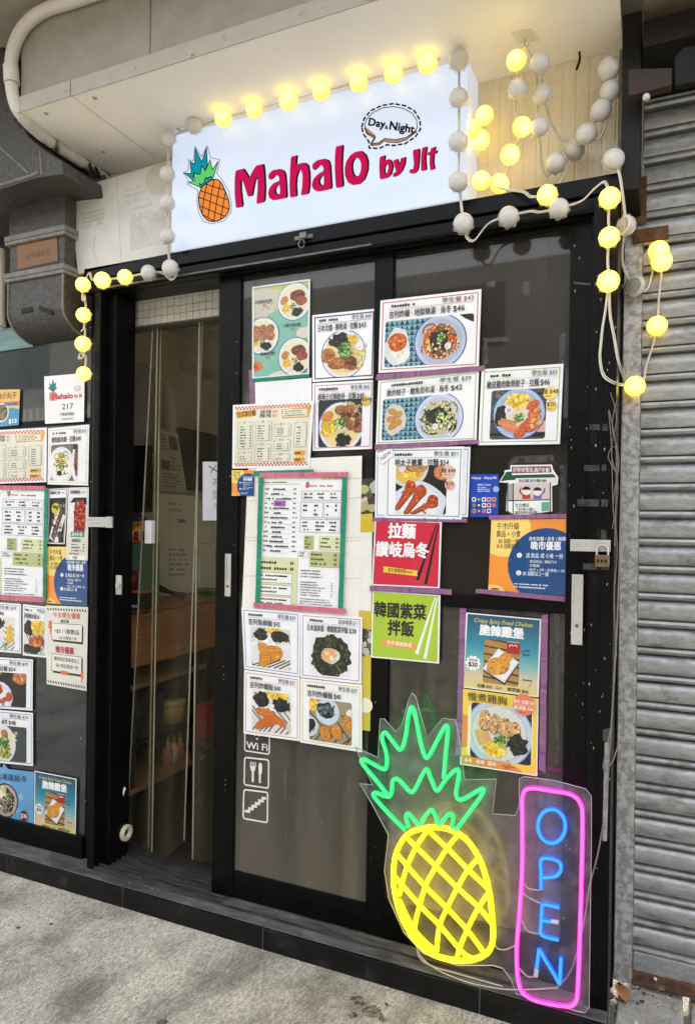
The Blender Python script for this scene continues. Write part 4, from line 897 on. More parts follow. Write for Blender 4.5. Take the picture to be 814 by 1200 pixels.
string('string_lights', 'bulb string draped over the right header, right jamb and metal shutter', [(x, y, l, Y, 0.1 + yw, RB.uniform(-0.2, 0.2)) for x, y, l, Y, yw in low],
       [[(543, 265, -.15), (546, 278, -.15), (555, 282, -.15), (572, 262, -.14), (595, 254, -.135), (620, 248, -.135), (632, 249, -.135), (654, 244, -.14), (680, 236, -.14), (697, 220, -.14), (708, 214, -.13), (714, 232, -.135)],
        [(714, 232, -.135), (712, 255, -.14), (713, 278, -.135), (711, 303, -.14), (712, 330, -.135), (709, 360, -.13), (705, 385, -.13), (703, 405, -.13), (702, 420, -.13), (706, 440, -.13), (718, 449, -.126), (730, 452, -.04), (743, 452, .045)],
        [(713, 345, -.13), (714, 370, -.13), (719, 398, -.125), (724, 425, -.12), (732, 448, -.05)],
        [(718.5, 190, -.13), (725, 205, -.13), (730, 240, -.13), (732, 264, -.115), (729, 285, -.08), (728, 305, -.03), (733, 322, 0.0), (743, 335, .04), (757, 340, .05), (765, 315, .06), (774, 306, .06)],
        [(775, 265, .06), (773, 280, .055), (771, 294, .055), (774, 318, .055), (771, 350, .055), (769, 382, .055), (764, 405, .05), (756, 430, .05), (753, 447, .05), (744, 452, .05)]], 0)
# adhesive hook on the soffit
hk = thing('adhesive_hook', 'clear square adhesive hook stuck on the white soffit', 'hook', tuple(G(616, 42, 2.653)))
mb = MB(); mb.prism([G(599, 37, 2.6545), G(622, 32, 2.6545), G(632, 46, 2.6545), G(606, 50, 2.6545)], (0, 0, -0.003)); mb.build('pad', clear, hk, bevel=0.001)
mb = MB(); c = G(614.5, 45, 2.652); mb.tube(smooth_path([c, c + Vector((0, 0, -0.018)), c + Vector((0.006, 0, -0.026)), c + Vector((0.012, 0, -0.018))], 4), 0.002, 6); mb.build('hook', STEEL, hk)
# small hooks, screws and fittings
mb = MB(); c = F(679, 63, 0.005); mb.tube(smooth_path([c, c + Vector((0, -0.02, 0)), c + Vector((0.003, -0.025, -0.03)), c + Vector((-0.006, -0.02, -0.055))], 4), 0.0035, 6); mb.tube([c, c + Vector((0.03, -0.004, 0.006))], 0.0018, 5); o = mb.build('screw_hook', DARKST); tag(o, 'small black wire hook at the top of the beige wall', 'hook')
for px, py in ((54, 133), (110, 115), (121, 179), (153, 201), (247, 100)):
    pass
mb = MB(); c = F(356, 278, SY - 0.004); mb.box(c.x - 0.032, c.x + 0.032, SY - 0.006, SY, c.z - 0.005, c.z + 0.007); mb.box(c.x - 0.010, c.x + 0.012, SY - 0.016, SY - 0.005, c.z - 0.006, c.z + 0.012)
mb.tube([c + Vector((0.010 * math.cos(t) - 0.004, -0.008, -0.022 + 0.013 * math.sin(t))) for t in [0.5 * k for k in range(13)]], 0.0022, 6); o = mb.build('hinge_bracket', mat('dull_bracket', (0.10, 0.095, 0.085), (0.2, 0.19, 0.17), 40, rough=0.5, metal=0.5)); tag(o, 'small dull metal bracket with ring under the lit sign', 'bracket')

# ------------------------------------------------------------------ neon sign on clear acrylic
NY = -0.132
ns = thing('neon_sign', 'lit neon pineapple and OPEN sign on a clear acrylic panel', 'neon sign', tuple(F(600, 1170, NY)))
def nx(pts, dY=0.0):      # the panel leans back a little; its foot stands on the step
    o = []
    for x, y in pts:
        v = F(410 + x / 2.626, 800 + y / 2.626, -0.168 + 0.045 * max(0, 1 - y / 1000) + dY)
        v.z = max(v.z, 0.070 + (0.010 if dY == 0 else 0)); o.append(v)
    return o
acr = bpy.data.materials.new('clear_acrylic'); acr.use_nodes = True; nt = acr.node_tree
p = nt.nodes['Principled BSDF']; p.inputs['Base Color'].default_value = (0.75, 0.75, 0.75, 1); p.inputs['Roughness'].default_value = 0.12; p.inputs['Specular IOR Level'].default_value = 0.5
tr = nt.nodes.new('ShaderNodeBsdfTransparent'); tr.inputs[0].default_value = (0.97, 0.97, 0.97, 1); mx = nt.nodes.new('ShaderNodeMixShader'); mx.inputs[0].default_value = 0.075
no = nt.nodes.new('ShaderNodeTexNoise'); no.inputs['Scale'].default_value = 30; no.inputs['Detail'].default_value = 8; ge = nt.nodes.new('ShaderNodeNewGeometry'); nt.links.new(ge.outputs['Position'], no.inputs['Vector'])
mr = nt.nodes.new('ShaderNodeMapRange'); mr.inputs[1].default_value = 0.4; mr.inputs[2].default_value = 0.75; mr.inputs[3].default_value = 0.065; mr.inputs[4].default_value = 0.15
nt.links.new(no.outputs['Fac'], mr.inputs[0]); nt.links.new(mr.outputs[0], mx.inputs[0])
nt.links.new(tr.outputs[0], mx.inputs[1]); nt.links.new(p.outputs[0], mx.inputs[2]); nt.links.new(mx.outputs[0], nt.nodes['Material Output'].inputs['Surface'])
edge = bpy.data.materials.new('acrylic_edge'); edge.use_nodes = True; p = edge.node_tree.nodes['Principled BSDF']; p.inputs['Base Color'].default_value = (0.42, 0.42, 0.40, 1); p.inputs['Roughness'].default_value = 0.2
outl = [(15, 198), (60, 220), (86, 232), (92, 112), (105, 112), (140, 152), (160, 130), (178, 60), (190, 32), (202, 45), (222, 120), (238, 168), (285, 110), (325, 115), (340, 200), (352, 300), (450, 298), (438, 405), (508, 410), (520, 380), (520, 296), (535, 290), (630, 302), (725, 328), (742, 350), (742, 500), (735, 1000), (722, 1018), (700, 1022), (620, 1008), (545, 990), (510, 960), (495, 915), (470, 882), (440, 872), (330, 872), (225, 835), (165, 770), (120, 670), (105, 580), (118, 470), (70, 380), (30, 312), (58, 314), (70, 318), (30, 230)]
pp = nx(outl, 0.016)
mb = MB(); mb.add(pp, [tuple(t) for t in tessellate_polygon([[Vector((x, y, 0)) for x, y in outl]])]); mb.build('acrylic_panel', acr, ns)
mb = MB(); m_ = len(pp); q2 = [q + Vector((0, 0.004, 0)) for q in pp]; mb.add(pp + q2, [(i, (i + 1) % m_, m_ + (i + 1) % m_, m_ + i) for i in range(m_)]); 
mb.tube([q + Vector((0, -0.0004, 0)) for q in pp], 0.0009, 4, closed=True); mb.build('panel_edge', edge, ns)
NYEL = emis('yellow_neon', (1.0, 0.86, 0.002), 4.5, 0.05); NGRN = emis('green_neon', (0.0, 0.95, 0.075), 2.8, 0.05); NPNK = emis('pink_neon', (1.0, 0.028, 0.34), 3.0, 0.05); NBLU = emis('blue_neon', (0.008, 0.115, 1.0), 3.2, 0.05)
def tube_glow(m, side, core, k_side, k_core, k_back):   # silicone tube: the strip that faces the street is brightest, its flanks deeper in colour; the back lights the panel
    nt = m.node_tree; N = nt.nodes; L = nt.links; p = N['Principled BSDF']; g = N.new('ShaderNodeNewGeometry'); sx = N.new('ShaderNodeSeparateXYZ'); L.new(g.outputs['Normal'], sx.inputs[0])
    mr = N.new('ShaderNodeMapRange'); mr.inputs[1].default_value = 1.0; mr.inputs[2].default_value = -1.0; L.new(sx.outputs['Y'], mr.inputs[0])
    c = N.new('ShaderNodeValToRGB'); L.new(mr.outputs[0], c.inputs['Fac']); e = c.color_ramp.elements; e[0].position = 0.66; e[0].color = (*side, 1); e[1].position = 0.97; e[1].color = (*core, 1); L.new(c.outputs['Color'], p.inputs['Emission Color'])
    s_ = N.new('ShaderNodeValToRGB'); L.new(mr.outputs[0], s_.inputs['Fac']); e = s_.color_ramp.elements; top_ = max(k_side, k_core, k_back)
    e[0].position = 0.3; e[0].color = (k_back / top_,) * 3 + (1,); e[1].position = 0.97; e[1].color = (k_core / top_,) * 3 + (1,); x = e.new(0.6); x.color = (k_side / top_,) * 3 + (1,)
    mu = N.new('ShaderNodeMath'); mu.operation = 'MULTIPLY'; mu.inputs[1].default_value = EM(top_); L.new(s_.outputs['Color'], mu.inputs[0]); L.new(mu.outputs[0], p.inputs['Emission Strength'])
tube_glow(NYEL, (1.0, 0.74, 0.0), (1.0, 0.90, 0.012), 1.15, 4.0, 6.0)
tube_glow(NGRN, (0.0, 0.80, 0.16), (0.06, 0.95, 0.24), 0.8, 1.5, 4.0)
tube_glow(NPNK, (0.9, 0.01, 0.52), (1.0, 0.12, 0.52), 0.9, 2.0, 5.0)
tube_glow(NBLU, (0.0, 0.09, 1.0), (0.03, 0.34, 1.0), 0.9, 1.6, 8.0)
NOFF = mat('unlit_tube_end', (0.5, 0.45, 0.55), rough=0.4)
def tubes(name, paths, m, r=0.0061, k=6):
    for pts, cl in paths:
        mb = MB(); mb.tube(smooth_path(nx(pts), k, cl), r, 10, closed=cl); mb.build(name, m, ns)
tubes('green_leaf_tube', [([(115, 345), (75, 295), (36, 247), (46, 238), (100, 266), (112, 258), (112, 220), (98, 172), (108, 154), (130, 180), (155, 207), (170, 170), (180, 100), (190, 76), (202, 110), (218, 190), (232, 230), (245, 222), (270, 175), (293, 134), (300, 150), (294, 220), (288, 295)], False),
    ([(170, 455), (120, 405), (74, 352), (80, 340), (118, 352), (128, 335), (132, 302), (150, 300), (185, 336), (200, 328), (222, 285), (236, 268), (250, 300), (268, 333), (295, 298), (328, 268), (334, 290), (326, 345), (345, 360), (404, 328), (405, 346), (370, 395), (325, 455)], False),
    ([(180, 447), (172, 412), (182, 406), (212, 437), (232, 410), (250, 393), (262, 410), (274, 437), (300, 408), (316, 412), (312, 452)], False)], NGRN)
tubes('yellow_outline_tube', [([(240, 447), (180, 465), (148, 510), (135, 560), (135, 630), (150, 700), (175, 755), (205, 800), (250, 835), (300, 852), (350, 857), (395, 848), (428, 825), (440, 780), (435, 700), (425, 630), (405, 560), (375, 505), (340, 470), (295, 450)], True)], NYEL, 0.0076)
tubes('yellow_lattice_tube', [([(240, 455), (300, 512), (365, 578), (425, 636)], False), ([(178, 482), (260, 562), (330, 632), (395, 692), (438, 745)], False), ([(146, 530), (230, 627), (300, 697), (360, 762), (412, 832)], False), ([(138, 598), (215, 687), (275, 748), (345, 830), (376, 850)], False), ([(150, 668), (200, 765), (268, 832)], False),
    ([(332, 470), (300, 508), (255, 582), (230, 632), (205, 720), (196, 775)], False), ([(396, 540), (362, 578), (330, 632), (300, 692), (275, 750), (266, 828)], False), ([(424, 652), (392, 698), (360, 762), (340, 810), (328, 850)], False), ([(236, 458), (200, 512), (170, 582), (152, 655)], False)], NYEL, 0.0066)
tubes('pink_border_tube', [([(552, 326), (620, 333), (680, 345), (708, 372), (715, 420), (712, 600), (706, 800), (700, 950), (692, 985), (670, 996), (610, 988), (560, 975), (528, 950), (515, 900), (513, 810), (522, 700), (530, 560), (530, 420), (531, 350)], True)], NPNK, 0.0060)
el = [(620 + 42 * math.cos(2 * math.pi * k / 14), 442 + 52 * math.sin(2 * math.pi * k / 14)) for k in range(14)]
tubes('letter_tube', [(el, True), ([(588, 636), (588, 590), (588, 545), (620, 542), (645, 555), (648, 578), (632, 596), (592, 600)], False), ([(643, 692), (595, 683), (590, 700), (588, 740), (586, 770), (600, 782), (641, 792)], False), ([(588, 731), (620, 736)], False), ([(574, 880), (578, 850), (581, 820)], False), ([(581, 820), (612, 872), (645, 928)], False), ([(645, 928), (647, 885), (649, 847)], False)], NBLU, 0.0055, 4)
mb = MB(); mb.tube(nx([(620, 736), (641, 739)]), 0.0058, 8); mb.build('unlit_tube_end', NOFF, ns)
mb = MB(); mb.tube(nx([(574, 880), (571, 905)]), 0.0058, 8); mb.build('unlit_tube_end', NOFF, ns)
mb = MB()
for w in ([(205, 800), (215, 840), (260, 880), (330, 915), (400, 935), (480, 945), (560, 945), (640, 940)], [(440, 800), (455, 820), (480, 822), (512, 808)], [(525, 640), (545, 660), (585, 680)], [(530, 735), (545, 765), (585, 775)], [(535, 620), (550, 635), (585, 640)], [(520, 880), (545, 905), (571, 905)]):
    mb.tube(smooth_path(nx(w, 0.008), 6), 0.0019, 6)
mb.tube(smooth_path(nx([(205, 800), (212, 845), (250, 895), (320, 925), (400, 938), (470, 945)], 0.03), 6), 0.0025, 6)
mb.build('cable', mat('clear_cable', (0.35, 0.32, 0.28), (0.42, 0.39, 0.34), 20, rough=0.4), ns)
# cables on the right jamb
mb = MB()
for w, r in (([(729, 500), (727, 600), (724, 700), (719, 800), (714, 880), (710, 940), (704, 980), (698, 1010), (690, 1040), (684, 1080), (670, 1135), (650, 1160)], 0.0024), ([(716, 850), (712, 870), (707, 895), (708, 902), (716, 895), (722, 880), (726, 866)], 0.002), ([(718, 600), (716, 520), (713, 480), (721, 520), (724, 555), (712, 535), (722, 530), (720, 640)], 0.0012), ([(722, 470), (717, 500), (725, 540), (718, 590), (723, 640), (719, 700), (722, 770)], 0.0012), ([(715, 460), (722, 490), (716, 530), (724, 570), (717, 620)], 0.001)):
    mb.tube(smooth_path([F(x, y, -0.124 if i % 2 else -0.121) for i, (x, y) in enumerate(w)], 5), r, 6)
o = mb.build('power_cable', CABLED); tag(o, 'thin grey cables running loosely down the right black jamb', 'cable')
mb = MB(); mb.tube([F(711, 870, -0.12), F(708, 985, -0.12)], 0.006, 8); o = mb.build('twisted_rope', mat('grey_rope', (0.16, 0.155, 0.15), (0.3, 0.29, 0.28), 60, rough=0.8)); tag(o, 'short grey taped cord hanging on the right jamb edge', 'cord')

# ================================================================== posters
PY = -0.0685       # in front of the door stiles
TEALT, PURP, PINKT = (18, 138, 105), (142, 96, 134), (206, 112, 134)
TAPEM = ink('masking_tape', rough=0.55)
WHITE = (243, 243, 244)
def poster(name, label, cat, quad, Y=PY, bgc=WHITE, group=None, thick=0.0005):
    """paper sheet with real thickness; returns the thing and a painter for its print"""
    q = [F(x, y, Y) for x, y in quad]
    t = thing(name, label, cat, tuple((q[2] + q[3]) / 2), group)
    mb = MB(); R = random.Random(int(quad[0][0] * 7 + quad[0][1]))
    n = 6; top = []; grid = []
    for j in range(n + 1):      # a sheet of paper is never quite flat
        for i in range(n + 1):
            u, v = i / n, j / n; p = (q[0] * (1 - u) + q[1] * u) * (1 - v) + (q[3] * (1 - u) + q[2] * u) * v
            grid.append(p)
    P = Paint(quad, Y); c = P.col(bgc)
    k = (n + 1) ** 2; back = [p + Vector((0, thick, 0)) for p in grid]
    fs = [(j * (n + 1) + i, j * (n + 1) + i + 1, (j + 1) * (n + 1) + i + 1, (j + 1) * (n + 1) + i) for j in range(n) for i in range(n)]
    mb.add(grid + back, fs + [tuple(k + a for a in reversed(f)) for f in fs] + [(i, k + i, k + i + 1, i + 1) for i in range(n)] +
           [(n * (n + 1) + i, n * (n + 1) + i + 1, k + n * (n + 1) + i + 1, k + n * (n + 1) + i) for i in range(n)], c)
    mb.build('sheet', INKG, t)
    P.start = 0.0002
    return t, P
def tape(parent, quad, c, Y=PY - 0.0035):
    q = [F(x, y, Y) for x, y in quad]; R = random.Random(int(quad[0][0] * 3 + quad[0][1]))
    P = Paint(quad, Y); n = 16
    lo_ = [(i / n, R.uniform(-0.04, 0.04)) for i in range(n + 1)]; hi_ = [(i / n, 1 + R.uniform(-0.05, 0.05)) for i in range(n, -1, -1)]
    long_u = P.w > P.h
    edge_ = (lo_ + hi_) if long_u else [(v, u) for u, v in lo_ + hi_]
    P.poly(edge_, c)
    for i in range(26):   # creases and thin places where what lies beneath shows
        u = R.random(); d = R.uniform(-20, 16); w = R.uniform(0.004, 0.03); cc = tuple(max(0, min(255, x + d)) for x in c)
        P.rect(*((u, 0.02, min(1, u + w), 0.98) if long_u else (0.02, u, 0.98, min(1, u + w))), cc); P.n -= 0.7
    P.build('tape_strip', parent, TAPEM)

# ---------------- noodle posters of one design
def noodle_poster(label, quad, border, head, price, stud, food, seed, Y=PY, pic=(0.06, 0.30, 0.94, 0.93), inset=0.035, group='ramen posters', badge=None, headw=0.62, hx=0.1, notes=True, bt=0.012):
    t, P = poster('food_poster', label, 'poster', quad, Y, group=None)
    R = random.Random(seed)
    P.frame(inset / P.A, inset, 1 - inset / P.A, 1 - inset, bt, border); P.build('border_line', t)
    u0, v0, u1, v1 = pic
    P.clip = rrect(u0, v0, u1, v1, 0.035, P.A); food(P, R); P.clip = None; P.build('food_picture', t)
    if notes: P.micro(0.12, 0.075, 0.5, 0.125, 1, (40, 40, 44), seed, 0.95, th=0.8)
    if stud: P.text(stud, 0.93, 0.125, 0.062, (92, 88, 110), 0.004, 'r', w=0.30 if len(stud) > 5 else None)
    P.stroke([(0.1, 0.145), (0.93, 0.145)], 0.005, tuple(min(255, c + 40) for c in border))
    P.text(head, hx, 0.255, 0.083, (18, 18, 24), 0.011, 'l', w=headw)
    P.text(price, hx + headw + 0.02, 0.255, 0.083, (18, 18, 24), 0.008, 'l', w=0.11)
    if badge:
        for bx, by, br, bc, t1, t2 in badge:
            P.ell(bx, by, br, bc); P.text(t1, bx, by + 0.005, 0.055, (60, 40, 20), 0.014, 'c'); P.micro(bx - br * 0.7 / P.A, by + 0.02, bx + br * 0.7 / P.A, by + 0.055, 1, (190, 90, 50), seed + 1)
    P.build('lettering', t)
    return t
def tri_cloth(P, R, u0, v0, u1, v1):
    P.rect(u0, v0, u1, v1, (130, 176, 186)); n = 9; s = (v1 - v0) / n
    for j in range(n):
        x = u0; k = 0
        while x < u1:
            P.poly([(x, v0 + (j + 1) * s), (x + s / P.A, v0 + (j + 1) * s), (x + s / 2 / P.A, v0 + j * s)], (20, 62, 84) if (k + j) % 3 else (60, 120, 140)); P.n -= 0.9
            x += s / P.A; k += 1
    P.n += 1
def f_hell(P, R):
    tri_cloth(P, R, 0.0, 0.3, 0.55, 0.95); P.poly([(0.8, 0.3), (0.95, 0.3), (0.95, 0.42), (0.86, 0.36)], (20, 20, 20))
    P.blob(0.19, 0.66, 0.19, 0.26, (226, 228, 226), R, 0.12); P.blob(0.22, 0.74, 0.14, 0.12, (240, 240, 232), R, 0.2); P.fried(0.19, 0.60, 0.135, 0.13, R, base=(205, 95, 30)); P.bits(0.19, 0.6, 0.13, 0.12, 30, 0.025, [(190, 80, 25), (225, 120, 50)], R)
    P.bits(0.23, 0.76, 0.07, 0.04, 10, 0.02, [(235, 235, 200)], R)
    P.bowl(0.62, 0.63, 0.36, (40, 60, 140), (188, 200, 222), (205, 95, 35), 0.66)
    P.noodles(0.62, 0.63, 0.22, 0.22, 60, 0.022, [(236, 206, 160), (240, 170, 90), (225, 130, 60), (246, 226, 190)], R)
    P.seaweed(0.60, 0.60, 0.13, 0.12, R, 45); P.green(0.63, 0.58, 0.06, R, 40); P.corn(0.5, 0.62, 0.03, 0.04, R, 8); P.ell(0.70, 0.70, 0.045, (240, 236, 230)); P.ell(0.695, 0.71, 0.02, (235, 190, 180))
    P.bits(0.58, 0.7, 0.12, 0.05, 14, 0.014, [(240, 220, 120), (250, 240, 200)], R)
def f_gyoza(P, R):
    tri_cloth(P, R, 0.0, 0.3, 0.55, 0.95)
    P.blob(0.19, 0.62, 0.17, 0.24, (214, 208, 196), R, 0.1); 
    for x, y in ((0.16, 0.5), (0.22, 0.55), (0.15, 0.62), (0.22, 0.67), (0.17, 0.72)): P.fried(x, y, 0.075, 0.05, R, R.uniform(-0.6, 0.6), 10, (205, 150, 70))
    P.bowl(0.63, 0.64, 0.37, (60, 90, 165), (206, 216, 234), (196, 190, 140), 0.66)
    P.noodles(0.63, 0.64, 0.23, 0.23, 70, 0.022, [(240, 238, 200), (226, 224, 170), (214, 214, 150), (250, 248, 225)], R)
    P.seaweed(0.60, 0.60, 0.15, 0.12, R, 50); P.green(0.64, 0.62, 0.07, R, 40); P.bits(0.66, 0.68, 0.1, 0.06, 14, 0.018, [(225, 225, 90), (240, 240, 180)], R); P.ell(0.60, 0.76, 0.045, (240, 236, 240)); P.ell(0.6, 0.76, 0.02, (226, 190, 205))
def f_chick(P, R):
    P.rect(0.1, 0.25, 0.9, 0.97, (70, 74, 72))
    for k in range(4): P.rect(0.1, 0.34 + 0.17 * k, 0.9, 0.37 + 0.17 * k, (18, 18, 18)); 
    P.rect(0.6, 0.7, 0.9, 0.84, (222, 176, 160)); P.rect(0.66, 0.86, 0.9, 0.9, (20, 18, 16)); P.bits(0.2, 0.45, 0.1, 0.2, 20, 0.03, [(110, 112, 106), (90, 92, 90)], R)
    P.bowl(0.49, 0.60, 0.335, (52, 84, 150), (176, 192, 220), (226, 214, 190), 0.70)
    P.corn(0.48, 0.44, 0.15, 0.09, R, 60); P.seaweed(0.27, 0.62, 0.07, 0.14, R, 40); P.ell(0.37, 0.555, 0.055, (235, 230, 240)); P.ell(0.37, 0.555, 0.03, (205, 170, 210))
    for x, y, a in ((0.34, 0.74, 0.3), (0.4, 0.78, 0.35), (0.37, 0.71, 0.2), (0.44, 0.82, 0.4)): P.poly([(x - 0.1, y - 0.06), (x + 0.1, y - 0.01), (x + 0.09, y + 0.04), (x - 0.1, y)], (R.randint(200, 226), R.randint(128, 150), 92))
    for x, y in ((0.66, 0.5), (0.68, 0.6), (0.64, 0.7), (0.57, 0.77), (0.66, 0.78), (0.52, 0.85)): P.meat(x, y, 0.09, 0.055, R, (205, 96, 56), 14, -0.6)
    P.bits(0.7, 0.68, 0.06, 0.14, 26, 0.02, [(236, 190, 120), (220, 120, 70)], R); P.green(0.49, 0.65, 0.06, R, 45)
def f_wing(P, R):
    P.rect(0.1, 0.25, 0.9, 0.97, (34, 30, 28)); P.ell(0.3, 0.26, 0.3, (214, 214, 204)); P.ell(0.3, 0.25, 0.26, (226, 186, 90)); P.meat(0.42, 0.28, 0.16, 0.08, R, (200, 140, 90)); P.corn(0.3, 0.38, 0.15, 0.04, R, 20); P.ell(0.22, 0.3, 0.05, (230, 220, 235))
    P.blob(0.8, 0.35, 0.2, 0.14, (190, 110, 66), R, 0.2); P.bits(0.8, 0.36, 0.16, 0.1, 20, 0.03, [(220, 150, 100), (160, 84, 50)], R)
    P.blob(0.45, 0.8, 0.40, 0.32, (214, 222, 230), R, 0.06, 22); P.blob(0.45, 0.8, 0.32, 0.24, (232, 236, 240), R, 0.1, 22)
    for x, y, dx in ((0.34, 0.56, -0.20), (0.47, 0.62, -0.21), (0.63, 0.76, -0.28)):
        e = (x + dx, y + (0.30 if dx > -0.25 else 0.16)); P.poly([(x - 0.06, y), (x + 0.07, y + 0.03), (e[0] + 0.06, e[1] + 0.02), (e[0], e[1] + 0.03), (e[0] - 0.01, e[1])], (150, 62, 30))
        P.poly([(x - 0.05, y), (x + 0.05, y + 0.03), (e[0] + 0.04, e[1]), (e[0], e[1] + 0.02)], (188, 84, 44)); P.meat(x, y, 0.085, 0.095, R, (190, 82, 40), 16); P.bits(x + dx / 3, y + 0.1, 0.05, 0.07, 12, 0.018, [(215, 120, 70), (160, 66, 32)], R)
def f_char(P, R):
    P.bowl(0.5, 0.62, 0.36, (60, 80, 150), (232, 234, 240), (236, 214, 150), 0.84)
    P.clip and None
    P.noodles(0.62, 0.66, 0.2, 0.2, 40, 0.016, [(240, 214, 120), (246, 228, 160), (226, 190, 90)], R)
    P.seaweed(0.44, 0.42, 0.16, 0.11, R, 60); P.corn(0.66, 0.41, 0.08, 0.06, R, 36); P.ell(0.76, 0.52, 0.065, (240, 238, 236)); P.stroke([(0.72, 0.53), (0.76, 0.545), (0.79, 0.52)], 0.008, (220, 150, 170))
    P.meat(0.40, 0.75, 0.15, 0.09, R, (172, 104, 58), 26); P.meat(0.62, 0.75, 0.10, 0.09, R, (120, 62, 34), 22); P.meat(0.26, 0.63, 0.115, 0.11, R, (186, 122, 72), 16)
    P.stroke([(0.26 + 0.055 * math.cos(k * 0.5) * (1 - k / 26), 0.63 + 0.06 * math.sin(k * 0.5) * (1 - k / 26)) for k in range(22)], 0.008, (120, 66, 34)); P.bits(0.6, 0.83, 0.12, 0.03, 10, 0.02, [(150, 86, 46)], R); P.green(0.53, 0.57, 0.11, R, 70)
def f_rib(P, R):
    P.rect(0, 0.2, 1, 1, (40, 42, 46)); P.bowl(0.48, 0.66, 0.37, (60, 86, 160), (228, 230, 236), (236, 214, 150), 0.86)
    P.noodles(0.6, 0.4, 0.25, 0.1, 30, 0.016, [(240, 214, 120), (246, 228, 160)], R)
    P.corn(0.28, 0.68, 0.13, 0.13, R, 70); P.fried(0.25, 0.50, 0.10, 0.07, R, -0.5, 12, (214, 140, 66)); P.seaweed(0.52, 0.86, 0.13, 0.10, R, 50)
    for x, y in ((0.48, 0.42), (0.62, 0.42), (0.58, 0.52), (0.72, 0.54), (0.66, 0.64), (0.76, 0.68)): P.meat(x, y, 0.10, 0.075, R, (R.randint(140, 176), R.randint(92, 112), 66), 22)
    P.bits(0.66, 0.55, 0.18, 0.15, 26, 0.03, [(90, 52, 34), (206, 160, 116), (120, 74, 48)], R); P.green(0.46, 0.62, 0.08, R, 50); P.bits(0.5, 0.7, 0.07, 0.05, 12, 0.02, [(230, 228, 190)], R)
RG = 'ramen posters'
t = noodle_poster('red framed ramen poster with fried oysters and red soup udon', [(445.6, 352), (563.8, 338.5), (560.6, 430), (443.2, 437)], (196, 54, 66), '吉列炸蠔 · 地獄辣湯 · 烏冬', '$46', '學生餐 $43', f_hell, 1)
tape(t, [(441, 438.5), (568, 428), (568, 434), (440, 445.5)], PURP)
t = noodle_poster('green framed udon poster with fried dumplings, under the red framed one', [(443, 445.5), (561, 433.5), (558, 517), (440, 522)], (146, 182, 82), '脆炸餃子 · 鰹魚昆布湯 · 烏冬', '$42', '學生餐 $39', f_gyoza, 2)
tape(t, [(439, 521), (561, 515), (561, 520), (439, 527)], PURP)
noodle_poster('green framed chicken dumpling ramen poster, the one furthest right', [(564, 432.6), (660, 426), (655.7, 520.3), (560, 521.7)], (150, 186, 88), '雞皮雞肉軟骨餃子 · 拉麵', '$46', '學生餐 $43', f_chick, 3, pic=(0.14, 0.29, 0.82, 0.93),
    badge=[(0.86, 0.36, 0.085, (236, 214, 110), '麵 $48', ''), (0.88, 0.52, 0.065, (232, 196, 90), '$20', '')], headw=0.64, hx=0.08)
t, P = poster('paper_sheet', 'white blue lined sheet peeking out behind the chicken wing poster', 'poster', [(440, 526.5), (551, 523.5), (548, 606), (439, 606.5)], PY + 0.0015)
P.frame(0.02, 0.03, 0.98, 0.97, 0.01, (80, 150, 170)); P.build('border_line', t)
t = noodle_poster('blue framed ramen poster with three fried chicken wings', [(452, 524.7), (543.5, 523), (540.6, 608.8), (450.6, 607)], (72, 150, 176), '明太子雞翼 · 拉麵', '$54', '學生餐 $51', f_wing, 4, Y=PY - 0.001, pic=(0.14, 0.26, 0.80, 0.94), headw=0.56, hx=0.13,
    badge=[(0.82, 0.35, 0.095, (226, 190, 170), '麵 $48', ''), (0.84, 0.53, 0.07, (226, 186, 160), '$20', '')])
tape(t, [(436, 606.5), (547, 607.5), (547, 612), (436, 611)], PURP, PY - 0.0005)
t, P = poster('note', 'tilted white paper tag reading NEW on the chicken wing poster', 'note', [(442, 533), (458, 523), (461, 533.5), (447.7, 544)], PY - 0.0035)
P.text('NEW', 0.5, 0.68, 0.42, (50, 50, 60), 0.004, 'c', w=0.8, rot=-0.05); P.build('lettering', t)
noodle_poster('navy framed ramen poster with roast pork slices', [(365.7, 369.2), (441, 361.3), (438.8, 443), (366, 447.5)], (40, 52, 104), '日本叉燒 · 豬骨湯 · 拉麵', '$43', '學生餐 $40', f_char, 5, Y=-0.0605, pic=(0.14, 0.28, 0.87, 0.95), bt=0.018)
noodle_poster('mauve framed ramen poster with soft pork ribs and corn', [(366, 449), (438.8, 445), (435.8, 526), (366, 528.5)], (178, 132, 170), '經典日式豬軟骨 · 拉麵', '$48', '學生餐 $45', f_rib, 6, Y=-0.0605, pic=(0.10, 0.26, 0.82, 0.95), badge=[(0.88, 0.3, 0.07, (224, 190, 60), '麵$48', '')])

